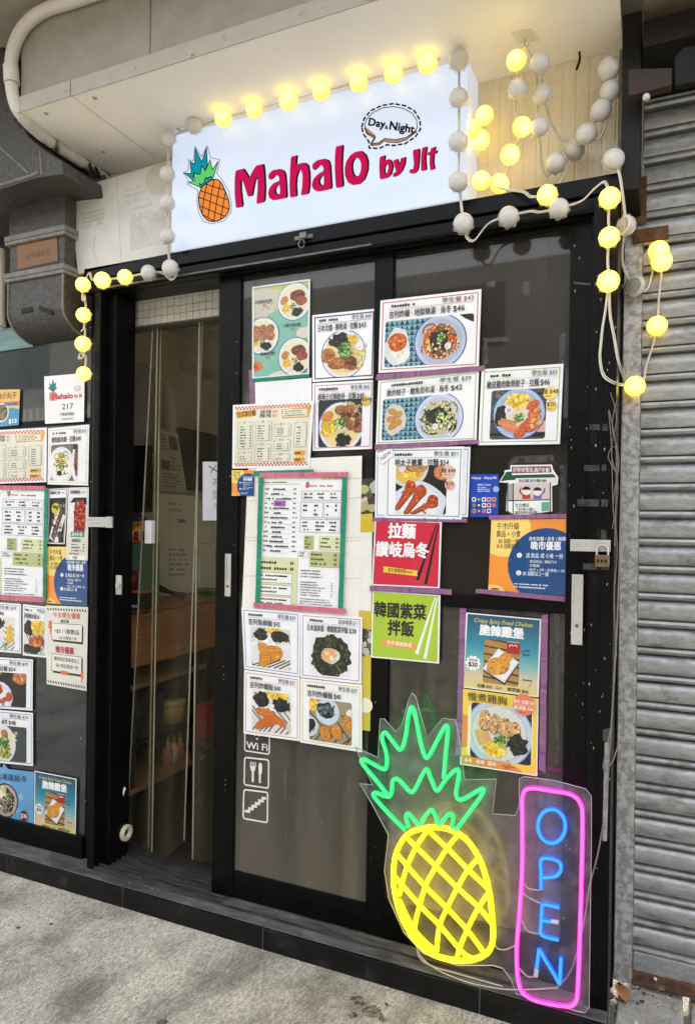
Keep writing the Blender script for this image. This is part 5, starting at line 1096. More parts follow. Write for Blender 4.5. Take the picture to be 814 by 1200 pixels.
# ---------------- rice posters
def rice_base(P, R, plate=(224, 222, 214)):
    P.rect(0, 0.2, 1, 1, plate)
    for k in range(9): P.stroke([(0.05 + 0.1 * k + R.uniform(-.03, .03), 0.5), (0.3 + 0.1 * k, 0.75 + R.uniform(-.05, .1)), (0.1 + 0.1 * k, 1.0)], 0.018, (62, 30, 20)); P.n -= 0.8
    P.n += 1
def f_fish(P, R):
    rice_base(P, R); P.ell(0.5, 0.7, 0.42, (120, 170, 210)); P.ell(0.5, 0.7, 0.39, (232, 230, 224)); 
    for k in range(6): P.stroke([(0.15 + 0.1 * k, 0.92), (0.5 + 0.08 * k, 0.78)], 0.02, (70, 32, 22))
    P.corn(0.55, 0.33, 0.14, 0.05, R, 36); P.bits(0.42, 0.5, 0.28, 0.08, 30, 0.03, [(240, 240, 238)], R); P.seaweed(0.32, 0.40, 0.13, 0.09, R, 50); P.seaweed(0.66, 0.42, 0.15, 0.09, R, 55)
    P.fried(0.50, 0.70, 0.23, 0.13, R, -0.25, 40); P.fried(0.40, 0.80, 0.14, 0.10, R, -0.9, 20); P.fried(0.38, 0.63, 0.12, 0.09, R, 0.6, 20)
def f_egg(P, R):
    P.rect(0, 0.2, 1, 1, (238, 238, 240)); P.blob(0.5, 0.63, 0.34, 0.33, (34, 38, 28), R, 0.12, 30)
    P.bits(0.5, 0.63, 0.32, 0.31, 170, 0.035, [(28, 32, 22), (50, 56, 38), (70, 78, 54), (18, 20, 16), (90, 96, 72)], R, 0.45); P.blob(0.5, 0.62, 0.16, 0.12, (222, 214, 196), R, 0.1); P.ell(0.48, 0.615, 0.13, (226, 184, 140), 0.11); P.ell(0.47, 0.605, 0.10, (232, 170, 110), 0.085); P.ell(0.45, 0.585, 0.045, (242, 206, 160), 0.035); P.bits(0.56, 0.66, 0.07, 0.03, 10, 0.02, [(238, 232, 220)], R)
def f_prawn(P, R):
    rice_base(P, R); P.corn(0.6, 0.33, 0.2, 0.07, R, 50); P.bits(0.45, 0.5, 0.28, 0.1, 34, 0.032, [(240, 240, 238)], R); P.seaweed(0.32, 0.42, 0.13, 0.11, R, 50); P.seaweed(0.68, 0.47, 0.15, 0.10, R, 55)
    for x, y, a in ((0.44, 0.68, 0.5), (0.5, 0.76, -0.5), (0.36, 0.78, -0.6), (0.62, 0.72, 0.4), (0.4, 0.62, 0.1)): P.fried(x, y, 0.19, 0.06, R, a, 22, (214, 110, 34))
    P.blob(0.86, 0.8, 0.09, 0.09, (214, 214, 190), R, 0.1)
def f_oyst(P, R):
    P.rect(0, 0.2, 1, 1, (150, 132, 104)); rice_base(P, R, (162, 146, 120)); P.corn(0.2, 0.38, 0.12, 0.10, R, 36); P.ell(0.45, 0.47, 0.2, (206, 216, 226)); P.seaweed(0.42, 0.45, 0.15, 0.11, R, 50); P.bits(0.42, 0.45, 0.14, 0.1, 26, 0.025, [(64, 84, 92), (96, 116, 124)], R); P.ell(0.15, 0.72, 0.16, (206, 212, 220)); P.seaweed(0.14, 0.71, 0.11, 0.11, R, 36)
    P.ell(0.83, 0.47, 0.085, (226, 224, 218)); P.ell(0.83, 0.46, 0.07, (238, 236, 230))
    for x, y, a in ((0.78, 0.6, 1.2), (0.6, 0.75, 1.1), (0.42, 0.80, 1.2)): P.fried(x, y, 0.13, 0.09, R, a, 30)
def rice(label, quad, border, head, price, stud, food, seed, headw=0.42, small=True):
    noodle_poster(label, quad, border, head, price, stud, food, seed, Y=PY - 0.002, pic=(0.15, 0.29, 0.84, 0.93), group='rice posters', headw=headw, hx=0.12, bt=0.012)
tq = [[(282.8, 712), (351.6, 717.5), (351.2, 793.3), (286, 784)], [(351.9, 718.2), (424.4, 723.3), (423.2, 801.6), (351.8, 794)], [(285.9, 785), (351.2, 794), (351.2, 869), (285.2, 859.7)], [(352, 794.8), (424, 802.8), (424, 882), (351.6, 870.2)]]
rice('blue framed rice poster with a fried fish fillet', tq[0], (82, 140, 190), '吉列魚柳飯', '$42', '學生餐 $39', f_fish, 7)
rice('mauve framed rice poster with an egg on dark seaweed', tq[1], (176, 130, 176), '日本溫泉蛋 · 韓國紫菜拌飯', '$38', '配味噌湯 $11', f_egg, 8, headw=0.66)
rice('orange framed rice poster with crossed fried prawns', tq[2], (222, 136, 92), '吉列炸蝦飯', '$40', '學生餐 $37', f_prawn, 9)
rice('yellow framed rice poster with three fried oysters', tq[3], (226, 198, 84), '吉列炸蠔飯', '$40', '學生餐 $37', f_oyst, 10)

# ---------------- teal three-bowl poster
t, P = poster('food_poster', 'teal poster with three bowls of noodles at the top of the door', 'poster', [(296.3, 336.6), (363.5, 327.4), (362, 438.5), (296.3, 443.5)], -0.0605)
R = random.Random(21); P.clip = [(0.02, 0.015), (0.98, 0.015), (0.98, 0.985), (0.02, 0.985)]
P.rect(0, 0, 1, 1, (132, 190, 172)); P.blob(0.1, 0.12, 0.36, 0.22, (206, 200, 182), R, 0.1, 24); P.blob(0.62, 0.0, 0.3, 0.07, (200, 196, 100), R, 0.1); P.blob(0.95, 0.55, 0.12, 0.06, (226, 214, 196), R, 0.1); P.blob(0.55, 1.0, 0.22, 0.06, (232, 220, 206), R, 0.1); P.blob(0.06, 0.87, 0.085, 0.06, (214, 120, 66), R, 0.1)
P.bits(0.15, 0.24, 0.2, 0.12, 30, 0.005, [(80, 90, 80)], R)
for cx, cy, kind in ((0.73, 0.21, 0), (0.18, 0.545, 1), (0.76, 0.80, 2)):
    P.ell(cx, cy, 0.205, (36, 82, 120)); P.ell(cx, cy, 0.198, (226, 236, 232)); P.ell(cx, cy, 0.165, (240, 226, 190)); P.corn(cx - 0.14, cy + 0.07, 0.05, 0.05, R, 26)
    if kind == 1:
        for i in range(6): P.meat(cx - 0.12 + 0.13 * (i % 3), cy - 0.07 + 0.075 * (i // 3), 0.055, 0.05, R, (176, 112, 82), 10)
    else:
        P.meat(cx + 0.06, cy - 0.06, 0.09, 0.06, R, (120, 58, 40), 26); P.meat(cx + 0.12, cy + 0.0, 0.07, 0.05, R, (158, 82, 56), 16)
    P.fried(cx - 0.17, cy - 0.02, 0.05, 0.04, R, -0.6, 8, (206, 128, 70)); P.seaweed(cx + 0.06, cy + 0.115, 0.065, 0.045, R, 26); P.green(cx - 0.01, cy + 0.05, 0.035, R, 24); P.ell(cx - 0.1, cy + 0.13, 0.03, (240, 220, 214))
P.build('food_picture', t)
for s, u, v in (('叉燒豬軟骨拉麵', 0.20, 0.185), ('大雞叉燒拉麵', 0.70, 0.475), ('豬軟拉麵', 0.27, 0.755)):
    P.clip = None; P.text(s, u, v, 0.028, (40, 30, 30), 0.012, 'c', w=0.26 if len(s) < 5 else 0.30); P.text({0.185: '$60', 0.475: '$55', 0.755: '$52'}[v], u + 0.02, v + 0.042, 0.024, (180, 40, 40), 0.012, 'c')
P.micro(0.02, 0.85, 0.14, 0.9, 2, (120, 40, 20), 4); P.frame(0, 0, 1, 1, 0.012, (236, 240, 234)); P.build('lettering', t)
tape(t, [(296, 443.5), (362.5, 438), (362.5, 441.5), (296, 447.5)], TEALT, -0.063)
t, P = poster('paper_sheet', 'blank white sheet turned to the glass under the three bowl poster', 'poster', [(298.5, 447.5), (365, 442.5), (365, 476), (299, 478)], -0.0600)
P.bits(0.5, 0.2, 0.05, 0.03, 6, 0.05, [(250, 250, 250)], random.Random(2)); P.build('torn_patch', t)
tape(t, [(291.5, 434), (297.5, 432), (298.5, 478), (293, 479)], PURP, -0.0595)

# ---------------- red and green signs with chopsticks
def stick_poster(label, quad, bgc, lines, tc, stick, tabc, tabt, tabtc):
    t, P = poster('menu_sign', label, 'poster', quad, bgc=WHITE); P.rect(0.02, 0.015, 0.975, 0.98, bgc); 
    R = random.Random(3); P.bits(0.5, 0.4, 0.5, 0.5, 20, 0.012, [tuple(min(255, c + 10) for c in bgc)], R)
    P.build('printed_ground', t)
    P.poly([(0.92, 0.03), (0.935, 0.04), (0.70, 0.90), (0.655, 0.88)], stick); P.poly([(0.945, 0.045), (0.965, 0.04), (0.82, 0.95), (0.775, 0.945)], stick); P.build('chopsticks', t)
    for s, u, v, h, w in lines: P.text(s, u, v, h, tc, 0.03, 'c', w=w)
    P.poly([(0.16, 0.70), (0.68, 0.75), (0.665, 0.78), (0.68, 0.83), (0.16, 0.79), (0.175, 0.745)], tabc); P.text(tabt, 0.42, 0.785, 0.05, tabtc, 0.012, 'c', w=0.37, rot=0.05); P.build('lettering', t)
    return t
t = stick_poster('crimson square sign with white characters and black chopsticks', [(439, 609.5), (517.4, 611.5), (514.9, 689.6), (435.3, 686)], (206, 40, 66), [('拉麵', 0.42, 0.245, 0.19, 0.40), ('讚岐烏冬', 0.435, 0.53, 0.19, 0.78)], (246, 246, 246), (34, 26, 28), (236, 202, 70), '更多選擇請看menu', (70, 50, 20))
tape(t, [(433, 686.5), (529, 690.5), (529, 697), (433, 692.5)], PURP)
stick_poster('lime green square sign with black characters and white chopsticks', [(436, 692.5), (515.8, 697.5), (514.2, 777.8), (434.4, 770.5)], (168, 196, 46), [('韓國紫菜', 0.42, 0.36, 0.19, 0.76), ('拌飯', 0.44, 0.62, 0.19, 0.38)], (22, 26, 20), (236, 238, 226), (240, 148, 74), '更多選擇請看', (250, 240, 220))

# ---------------- lunch / dinner offer sheets (orange, yellow and navy)
def offer(label, quad, Y, big=True, name='offer_poster'):
    t, P = poster(name, label, 'poster', quad, Y, bgc=(244, 150, 58)); P.clip = [(0.0, 0.0), (1, 0.0), (1, 1), (0, 1)]
    P.ell(0.18, 0.16, 0.36, (250, 216, 120)); P.ell(0.72, 0.62, 0.50, (14, 74, 132)); P.rect(0.5, 0.62, 1, 1, (14, 74, 132)); P.ell(0.06, 1.0, 0.16, (250, 206, 120), 0.09); P.build('printed_ground', t); P.clip = None
    b, w = (62, 44, 20), (240, 244, 250)
    P.text('午市升級', 0.08, 0.13, 0.078, b, 0.010, 'l', w=0.29); P.text('飲品 + 小食', 0.08, 0.235, 0.078, b, 0.012, 'l', w=0.31)
    P.text('$5 加配一樣', 0.11, 0.325, 0.055, b, 0.008, 'l', w=0.26); P.text('$10 加配兩樣', 0.09, 0.395, 0.055, b, 0.008, 'l', w=0.29)
    P.text('烏冬拉麵 / 烏冬 / 飯類', 0.5, 0.285, 0.045, w, 0.008, 'l', w=0.46); P.text('晚市優惠', 0.53, 0.40, 0.095, w, 0.024, 'l', w=0.37)
    P.ell(0.385, 0.49, 0.034, w); P.text('送 飲品 或 小食 一份', 0.47, 0.515, 0.055, w, 0.008, 'l', w=0.46)
    P.text('· 單品飲品 / 罐裝汽水', 0.5, 0.585, 0.034, w, 0.003, 'l', w=0.36); P.text('· 炸雞翼', 0.5, 0.64, 0.034, w, 0.003, 'l'); P.text('· 餃子 x 2件 / 免費麵 x 2份', 0.5, 0.695, 0.034, w, 0.003, 'l', w=0.46)
    P.ell(0.385, 0.73, 0.034, w); P.text('$5 加配以上一款', 0.44, 0.755, 0.05, w, 0.006, 'l', w=0.32)
    P.micro(0.33, 0.86, 0.95, 0.94, 2, w, 3, 0.98, th=0.45); P.micro(0.04, 0.95, 0.22, 0.985, 1, b, 4, 0.98, th=0.8)
    for c, x in (((14, 74, 132), '1'), ((14, 74, 132), '2')): P.text(x, 0.385, 0.505 if x == '1' else 0.745, 0.04, c, 0.01, 'c')
    P.build('lettering', t); return t
t = offer('orange and navy offer poster taped beside the right door handle', [(575.5, 609), (667, 607.6), (665.3, 698.6), (571.7, 692.2)], PY)
tape(t, [(572, 604), (682, 601.5), (682, 606.5), (573, 609)], PURP, PY - 0.0035); tape(t, [(557, 690), (672, 700), (672, 706.5), (557, 695)], PURP, PY - 0.0035)
offer('small orange and navy offer card under the noodle menu on the door', [(271.5, 551), (298, 551), (297.6, 581), (271.5, 581)], PY - 0.002)

# ---------------- crispy chicken and slow cooked chicken
def crispy(label, quad, Y, tp=False):
    t, P = poster('food_poster', label, 'poster', quad, Y); R = random.Random(31); n = 40
    stops = [(0.0, (16, 78, 104)), (0.35, (22, 130, 156)), (0.6, (110, 176, 178)), (0.78, (206, 190, 170)), (1.0, (226, 206, 120))]
    for i in range(n):
        v = i / n; k = max(j for j in range(len(stops)) if stops[j][0] <= v); a, b = stops[k], stops[min(k + 1, len(stops) - 1)]; f_ = (v - a[0]) / max(1e-6, b[0] - a[0])
        P.rect(0.02, 0.015 + v * 0.97, 0.98, 0.015 + (v + 1 / n) * 0.97, tuple(a[1][q] + (b[1][q] - a[1][q]) * f_ for q in range(3))); P.n -= 0.9
    P.n += 1; P.build('printed_ground', t)
    P.clip = rrect(0.27, 0.325, 0.74, 0.90, 0.03, P.A); P.rect(0, 0, 1, 1, (178, 132, 66))
    for k in range(7): P.poly([(0.2, 0.30 + 0.1 * k), (0.9, 0.36 + 0.1 * k), (0.9, 0.385 + 0.1 * k), (0.2, 0.32 + 0.1 * k)], (70, 46, 26)); P.n -= 0.5
    P.poly([(0.45, 0.44), (0.74, 0.60), (0.56, 0.90), (0.25, 0.74)], (50, 50, 54)); P.poly([(0.46, 0.43), (0.735, 0.58), (0.555, 0.87), (0.26, 0.72)], (226, 228, 232)); P.poly([(0.47, 0.46), (0.70, 0.585), (0.55, 0.83), (0.30, 0.71)], (240, 240, 242))
    P.fried(0.47, 0.66, 0.165, 0.12, R, -0.5, 50, (222, 156, 62)); P.fried(0.56, 0.55, 0.09, 0.07, R, -0.7, 24, (222, 156, 62))
    P.rect(0.57, 0.31, 0.74, 0.48, (172, 28, 36)); P.rect(0.57, 0.31, 0.74, 0.335, (200, 196, 190)); P.stroke([(0.60, 0.39), (0.63, 0.36), (0.65, 0.385), (0.68, 0.36), (0.70, 0.38)], 0.012, (240, 230, 226)); P.clip = None; P.build('food_picture', t)
    P.text('Crispy Spicy Fried Chicken', 0.5, 0.115, 0.062, (232, 214, 96), 0.0, 'c', w=0.78, shear=0.28); P.text('脆辣雞堡', 0.49, 0.265, 0.115, (246, 248, 248), 0.034, 'c', w=0.58)
    P.ell(0.13, 0.66, 0.085, (240, 240, 240)); 
    for k in range(10): P.ell(0.13 + 0.08 * math.cos(k * 0.628) / P.A, 0.66 + 0.08 * math.sin(k * 0.628), 0.022, (240, 240, 240)); P.n -= 0.9
    P.n += 1; P.text('單點價', 0.13, 0.635, 0.03, (40, 40, 40), 0.008, 'c'); P.text('$20', 0.13, 0.705, 0.062, (20, 20, 20), 0.03, 'c')
    P.text('拉麵 $50', 0.20, 0.965, 0.042, (50, 40, 20), 0.012, 'l', w=0.20); P.text('紫菜飯 $46', 0.60, 0.965, 0.042, (50, 40, 20), 0.012, 'l', w=0.27); P.micro(0.45, 0.92, 0.56, 0.965, 2, (70, 60, 40), 3)
    P.micro(0.79, 0.40, 0.95, 0.5, 2, (40, 70, 80), 5, 0.9); P.micro(0.79, 0.78, 0.96, 0.82, 1, (70, 80, 70), 6); P.stroke([(0.76, 0.44), (0.8, 0.48), (0.79, 0.51)], 0.007, (30, 50, 60)); P.stroke([(0.90, 0.84), (0.885, 0.87), (0.87, 0.88)], 0.006, (60, 70, 60)); P.build('lettering', t)
    return t
t = crispy('blue crispy fried chicken poster between purple tapes above the neon pineapple', [(546, 717.8), (634, 725.7), (630.8, 817.4), (541.4, 805.6)], PY)
tape(t, [(538.5, 713), (546, 713), (541, 886), (534, 885)], PURP, PY - 0.0004 + 0.0008); tape(t, [(634, 721), (642, 720), (638.5, 906), (631, 902)], PURP, PY - 0.0035)
t, P = poster('food_poster', 'yellow poster with sliced chicken breast under the fried chicken one', 'poster', [(541.4, 807), (630.8, 819), (629.2, 910), (538.8, 896)], PY, bgc=WHITE); R = random.Random(33)
P.rect(0.015, 0.0, 0.985, 0.985, (242, 206, 70)); P.clip = [(0.015, 0), (0.985, 0), (0.985, 0.985), (0.015, 0.985)]; P.ell(0.0, 0.55, 0.22, (232, 142, 80)); P.ell(0.3, 1.05, 0.55, (232, 142, 80), 0.2); P.clip = None; P.rr(0.09, 0.19, 0.93, 0.86, 0.04, (246, 232, 190)); P.build('printed_ground', t)
P.clip = rrect(0.13, 0.16, 0.92, 0.88, 0.04, P.A); P.rect(0, 0, 1, 1, (34, 40, 54)); P.bowl(0.5, 0.52, 0.44, (150, 170, 206), (196, 208, 224), (216, 220, 206), 0.8)
for x in (0.30, 0.44, 0.57, 0.68): P.meat(x + 0.02, 0.38 + (x - 0.3) * 0.25, 0.085, 0.14, R, (214, 166, 112), 34)
P.bits(0.48, 0.4, 0.26, 0.12, 40, 0.014, [(120, 84, 50), (190, 130, 80), (236, 200, 150)], R)
for x in (0.2, 0.26, 0.32): P.poly([(x - 0.02, 0.52), (x + 0.04, 0.50), (x + 0.11, 0.68), (x + 0.05, 0.71)], (R.randint(206, 224), R.randint(160, 176), 104))
P.seaweed(0.74, 0.63, 0.13, 0.13, R, 60); P.corn(0.46, 0.73, 0.14, 0.10, R, 70); P.green(0.53, 0.6, 0.08, R, 45); P.clip = None; P.build('food_picture', t)
P.text('慢煮雞胸', 0.08, 0.13, 0.095, (70, 60, 50), 0.004, 'l', w=0.52); P.ell(0.82, 0.10, 0.14, (226, 124, 96)); P.text('烏冬 拉麵 $50', 0.82, 0.085, 0.042, (250, 236, 220), 0.01, 'c', w=0.27); P.stroke([(0.67, 0.105), (0.97, 0.105)], 0.006, (240, 206, 180)); P.text('紫菜飯 $46', 0.82, 0.165, 0.042, (250, 236, 220), 0.01, 'c', w=0.25); P.micro(0.76, 0.185, 0.9, 0.215, 1, (90, 50, 40), 3)
P.text('烏冬   香辣   醬味', 0.06, 0.945, 0.045, (250, 240, 225), 0.012, 'l', w=0.42); P.stroke([(0.62, 0.85), (0.66, 0.9), (0.62, 0.94), (0.56, 0.92), (0.62, 0.95), (0.72, 0.92)], 0.006, (60, 40, 30)); P.build('lettering', t)

# ---------------- noodle menus, order sheets
def cart_menu(label, quad, Y):
    t, P = poster('noodle_menu', label, 'menu', quad, Y, bgc=WHITE); g = (224, 222, 202); P.rect(0.03, 0.03, 0.97, 0.97, g)
    for v0 in (0.03, 0.915):
        n = 44
        for i in range(n):
            for j in range(2):
                if (i + j) % 2 == 0: P.rect(0.03 + 0.94 * i / n, v0 + 0.0275 * j, 0.03 + 0.94 * (i + 1) / n, v0 + 0.0275 * (j + 1), (206, 60, 66)); P.n -= 1
    P.n += 1; P.build('printed_ground', t); Or = (226, 160, 30)
    P.poly([(0.03, 0.12), (0.31, 0.085), (0.30, 0.19), (0.06, 0.215)], Or); P.text('日式車仔麵', 0.065, 0.185, 0.075, (50, 30, 10), 0.016, 'l', w=0.23, rot=-0.03)
    P.text('湯麵 粉麵', 0.35, 0.155, 0.05, (40, 60, 40), 0.014, 'l', w=0.14); P.text('$29', 0.51, 0.155, 0.045, (196, 60, 50), 0.012); P.text('撈麵 拌麵', 0.35, 0.215, 0.05, (40, 60, 40), 0.014, 'l', w=0.14); P.text('$31', 0.51, 0.215, 0.045, (196, 60, 50), 0.012)
    P.poly([(0.62, 0.11), (0.98, 0.08), (0.95, 0.24), (0.63, 0.25)], Or); P.rr(0.64, 0.115, 0.93, 0.225, 0.015, (226, 226, 206)); P.micro(0.66, 0.125, 0.92, 0.22, 3, (50, 60, 40), 5, 0.98)
    for i, (a, b, c_, d) in enumerate(((0.07, 0.28, 0.27, 0.70), (0.07, 0.755, 0.27, 0.90), (0.30, 0.28, 0.51, 0.58), (0.30, 0.63, 0.51, 0.90), (0.54, 0.33, 0.75, 0.52), (0.54, 0.57, 0.75, 0.74), (0.54, 0.79, 0.75, 0.91), (0.79, 0.32, 0.94, 0.69))):
        P.poly(rrect(a, b, c_, d, 0.025, P.A), (120, 112, 92)); P.poly(rrect(a + 0.004, b + 0.006, c_ - 0.004, d - 0.006, 0.02, P.A), g); P.rect(a + 0.05, b - 0.01, c_ - 0.06, b + 0.02, g)
        if i < 7: P.text(('$7', '$9', '$8', '$12', '$11', '$15', '$20')[i], (a + c_) / 2 - 0.01, b + 0.02, 0.042, (190, 60, 60), 0.008, 'c')
        P.micro(a + 0.03, b + 0.05, c_ - 0.02, d - 0.02, max(2, int((d - b) / 0.047)), (40, 46, 34), i + 3, 0.62, price=(i != 7))
    for v in (0.745, 0.845): P.rr(0.80, v, 0.935, v + 0.068, 0.03, Or); P.micro(0.815, v + 0.01, 0.93, v + 0.06, 1, (70, 40, 10), 9, 0.99, th=0.7)
    P.build('lettering', t); return t
t = cart_menu('checkered edge noodle menu taped on the door beside its left stile', [(272.8, 474.6), (367.4, 469.4), (362.7, 547.6), (272, 549)], PY - 0.001)
t2, P = poster('paper_sheet', 'grey white paper strip with green tape under the noodle menu', 'poster', [(300, 548), (361, 546), (361, 553), (300, 555)], PY - 0.0002); tape(t2, [(297, 552), (367, 550), (368, 555), (297, 557.5)], TEALT, PY - 0.0045)
def order_sheet(P, sx=1.0):
    k = (44, 44, 44); g = (216, 220, 170)
    P.micro(0.03, 0.035, 0.5, 0.055, 1, k, 1, 0.98); P.rect(0.04, 0.055, 0.5, 0.066, g); P.rect(0.74, 0.0, 0.99, 0.03, (226, 220, 190)); P.text('小二學士優惠價', 0.76, 0.026, 0.022, (150, 90, 40), 0.006, 'l', w=0.22)
    P.ell(0.585, 0.075, 0.017, (226, 90, 80)); P.poly([(0.56, 0.06), (0.575, 0.04), (0.58, 0.055), (0.60, 0.035), (0.605, 0.06)], (20, 120, 90)); P.text('Mahalo', 0.60, 0.083, 0.022, (206, 20, 80), 0.01, 'l', w=0.1); P.micro(0.73, 0.06, 0.98, 0.09, 1, (190, 60, 60), 3, 0.98)
    for i in range(14):
        v = 0.085 + i * 0.037; P.micro(0.07, v, 0.15, v + 0.024, 1, (110, 110, 110), i, 0.9, th=0.6)
        w = 0.10 + 0.06 * ((i * 37) % 5) / 5; P.micro(0.27 - w, v, 0.27 + w, v + 0.03, 1, k, i + 50, 0.97, th=0.55); P.stroke([(0.27 - w, v + 0.028), (0.27 + w, v + 0.028)], 0.0015, (150, 150, 150)); P.micro(0.42, v, 0.49, v + 0.024, 1, (110, 110, 110), i + 9, 0.9, th=0.6)
    P.rect(0.19, 0.19, 0.33, 0.232, (170, 92, 176)); P.micro(0.2, 0.2, 0.32, 0.225, 1, (90, 40, 100), 4, 0.98, th=0.8)
    for a, b, c_, d, r in ((0.52, 0.112, 0.985, 0.185, 2), (0.515, 0.198, 0.775, 0.318, 3), (0.79, 0.198, 0.985, 0.318, 3), (0.51, 0.328, 0.985, 0.43, 3)):
        P.frame(a, b, c_, d, 0.0025, (90, 90, 96)); 
        for j in range(2 if c_ - a < 0.3 else 3): ww = (c_ - a) / (2 if c_ - a < 0.3 else 3); P.micro(a + 0.03 + ww * j, b + 0.01, a + ww * (j + 1) - 0.01, d - 0.008, r, k, int(a * 90) + j, 0.9)
    P.rect(0.57, 0.455, 0.68, 0.56, (176, 182, 118)); P.micro(0.58, 0.46, 0.67, 0.555, 4, (40, 44, 20), 7, 0.97); P.rect(0.74, 0.455, 0.99, 0.56, g); P.micro(0.76, 0.46, 0.97, 0.55, 3, k, 8, 0.8, price=True); P.rect(0.64, 0.572, 0.985, 0.69, (186, 192, 132)); P.micro(0.66, 0.58, 0.96, 0.685, 3, (50, 54, 24), 11, 0.7, price=True); P.frame(0.50, 0.575, 0.62, 0.62, 0.002, (120, 120, 120)); P.micro(0.52, 0.58, 0.61, 0.615, 2, k, 12, 0.97)
    P.rect(0.0, 0.63, 0.50, 0.99, g); P.micro(0.02, 0.65, 0.46, 0.74, 2, k, 13, 0.95, price=True)
    for v in (0.75, 0.845, 0.935): P.frame(0.0, v, 0.44, v + 0.08, 0.0025, (80, 80, 80)); P.rect(0.005, v + 0.004, 0.435, v + 0.076, (242, 242, 240)); P.micro(0.02, v + 0.01, 0.42, v + 0.07, 2, k, int(v * 99), 0.95); P.rect(0.29, v + 0.02, 0.38, v + 0.032, (24, 24, 24))
    P.micro(0.54, 0.71, 0.86, 0.78, 3, k, 17, 0.9, th=0.4); P.micro(0.54, 0.80, 0.92, 0.92, 6, k, 18, 0.8, price=True, th=0.42); P.micro(0.54, 0.93, 0.96, 0.985, 3, k, 19, 0.95, th=0.42)
t, P = poster('backing_board', 'tall white board on the door carrying the green taped order sheet', 'board', [(291, 540), (424, 534), (420, 727), (283, 720)], -0.0672, bgc=(238, 235, 226), thick=0.0006)
for v in (0.14, 0.26, 0.5, 0.52, 0.75): P.stroke([(0.0, v), (0.18, v - 0.004)], 0.006, (214, 206, 180)); P.stroke([(0.88, v), (1.0, v - 0.006)], 0.006, (214, 206, 180))
P.build('tape_stains', t)
t, P = poster('order_sheet', 'white order sheet framed with green and pink tape on the door', 'menu', [(304.5, 558.5), (402.5, 557.5), (397, 714), (300, 707)], -0.0680); order_sheet(P); P.build('lettering', t)
tape(t, [(303, 556), (308.5, 556), (304.5, 709), (299, 708)], TEALT, -0.0745); tape(t, [(401, 557), (407, 557), (401.5, 716), (396, 715)], TEALT, -0.0745); tape(t, [(304, 554), (408, 553), (408, 558.5), (304, 559.5)], PINKT, -0.0755); tape(t, [(297, 706), (405.6, 713.5), (405.6, 719.5), (297, 712)], PINKT, -0.0755)
t, P = poster('food_poster', 'tall yellow poster mostly hidden behind the white order board', 'poster', [(380, 566), (437, 560), (433.5, 857), (380, 850)], -0.0664, bgc=(206, 186, 50)); R = random.Random(41)
P.rect(0.75, 0.0, 1, 0.14, (60, 62, 50)); P.bits(0.88, 0.08, 0.06, 0.05, 16, 0.02, [(180, 170, 120), (90, 84, 60), (200, 196, 190)], R); P.rect(0.75, 0.15, 1, 0.20, (220, 190, 60)); P.rect(0.72, 0.20, 0.99, 0.56, (236, 234, 226)); P.blob(0.85, 0.19, 0.2, 0.03, (214, 186, 50), R, 0.2); P.blob(0.85, 0.56, 0.2, 0.035, (214, 186, 50), R, 0.2); P.rect(0.7, 0.60, 1, 0.70, (40, 46, 34)); P.bits(0.85, 0.65, 0.05, 0.045, 24, 0.015, [(60, 70, 44), (100, 110, 70), (200, 200, 180)], R); P.ell(0.9, 0.9, 0.03, (240, 236, 214)); P.build('food_picture', t)

# ---------------- payment card and cart sticker
t, P = poster('payment_card', 'blue payment card listing wallets and card logos on the glass', 'card', [(549.5, 555.7), (584, 555.7), (583.4, 605.8), (550.4, 605.8)], -0.0575, bgc=(24, 74, 180))
P.text('Alipay', 0.07, 0.11, 0.06, (240, 244, 250), 0.012, 'l', w=0.34); P.text('AlipayHK', 0.50, 0.11, 0.06, (240, 244, 250), 0.012, 'l', w=0.44)
P.text('接受以下支付', 0.28, 0.27, 0.045, (236, 240, 250), 0.008, 'l', w=0.46); P.micro(0.28, 0.29, 0.76, 0.42, 3, (226, 234, 250), 3, 0.98); P.ell(0.92, 0.35, 0.07, (210, 170, 200)); P.ell(0.94, 0.34, 0.05, (120, 200, 220))
cols = [(240, 240, 250), (30, 70, 150), (240, 240, 244), (240, 170, 190), (230, 160, 90), (20, 140, 120), (20, 20, 30), (250, 250, 250), (240, 190, 200), (230, 70, 120), (240, 110, 160), (30, 60, 150), (230, 60, 160), (250, 220, 230)]
for i, c in enumerate(cols): x, y = 0.08 + 0.175 * (i % 5), 0.54 + 0.135 * (i // 5); P.rr(x, y, x + 0.145, y + 0.10, 0.02, c); P.ell(x + 0.07, y + 0.05, 0.028, tuple(255 - q for q in c))
P.build('lettering', t)
def cx_(pts): return [(530 + x / 5.427, 530 + y / 5.427) for x, y in pts]
cs = thing('cart_sticker', 'food cart shaped sticker with two waving figures on the glass', 'sticker', tuple(F(620, 605, -0.0575)))
P = Paint(fn=lambda u, v: F(530 + u / 5.427, 530 + v / 5.427, -0.0575), tint=0.86)
out = [(368, 82), (632, 78), (640, 110), (672, 160), (668, 205), (632, 215), (634, 380), (405, 420), (340, 372), (348, 195), (295, 190), (330, 135), (330, 115), (368, 110)]
P.poly(out, (242, 240, 240)); P.build('sticker_sheet', cs, INKG)
P.poly([(376, 92), (622, 88), (630, 128), (378, 134)], (110, 24, 36)); P.poly([(340, 125), (376, 122), (378, 145), (640, 138), (662, 165), (350, 178), (305, 185)], (30, 84, 58)); P.poly([(400, 165), (660, 160), (662, 195), (400, 200)], (226, 226, 224)); P.poly([(385, 200), (620, 196), (618, 300), (385, 305)], (212, 196, 196)); P.poly([(352, 200), (385, 200), (385, 305), (352, 310)], (170, 160, 160)); P.frame
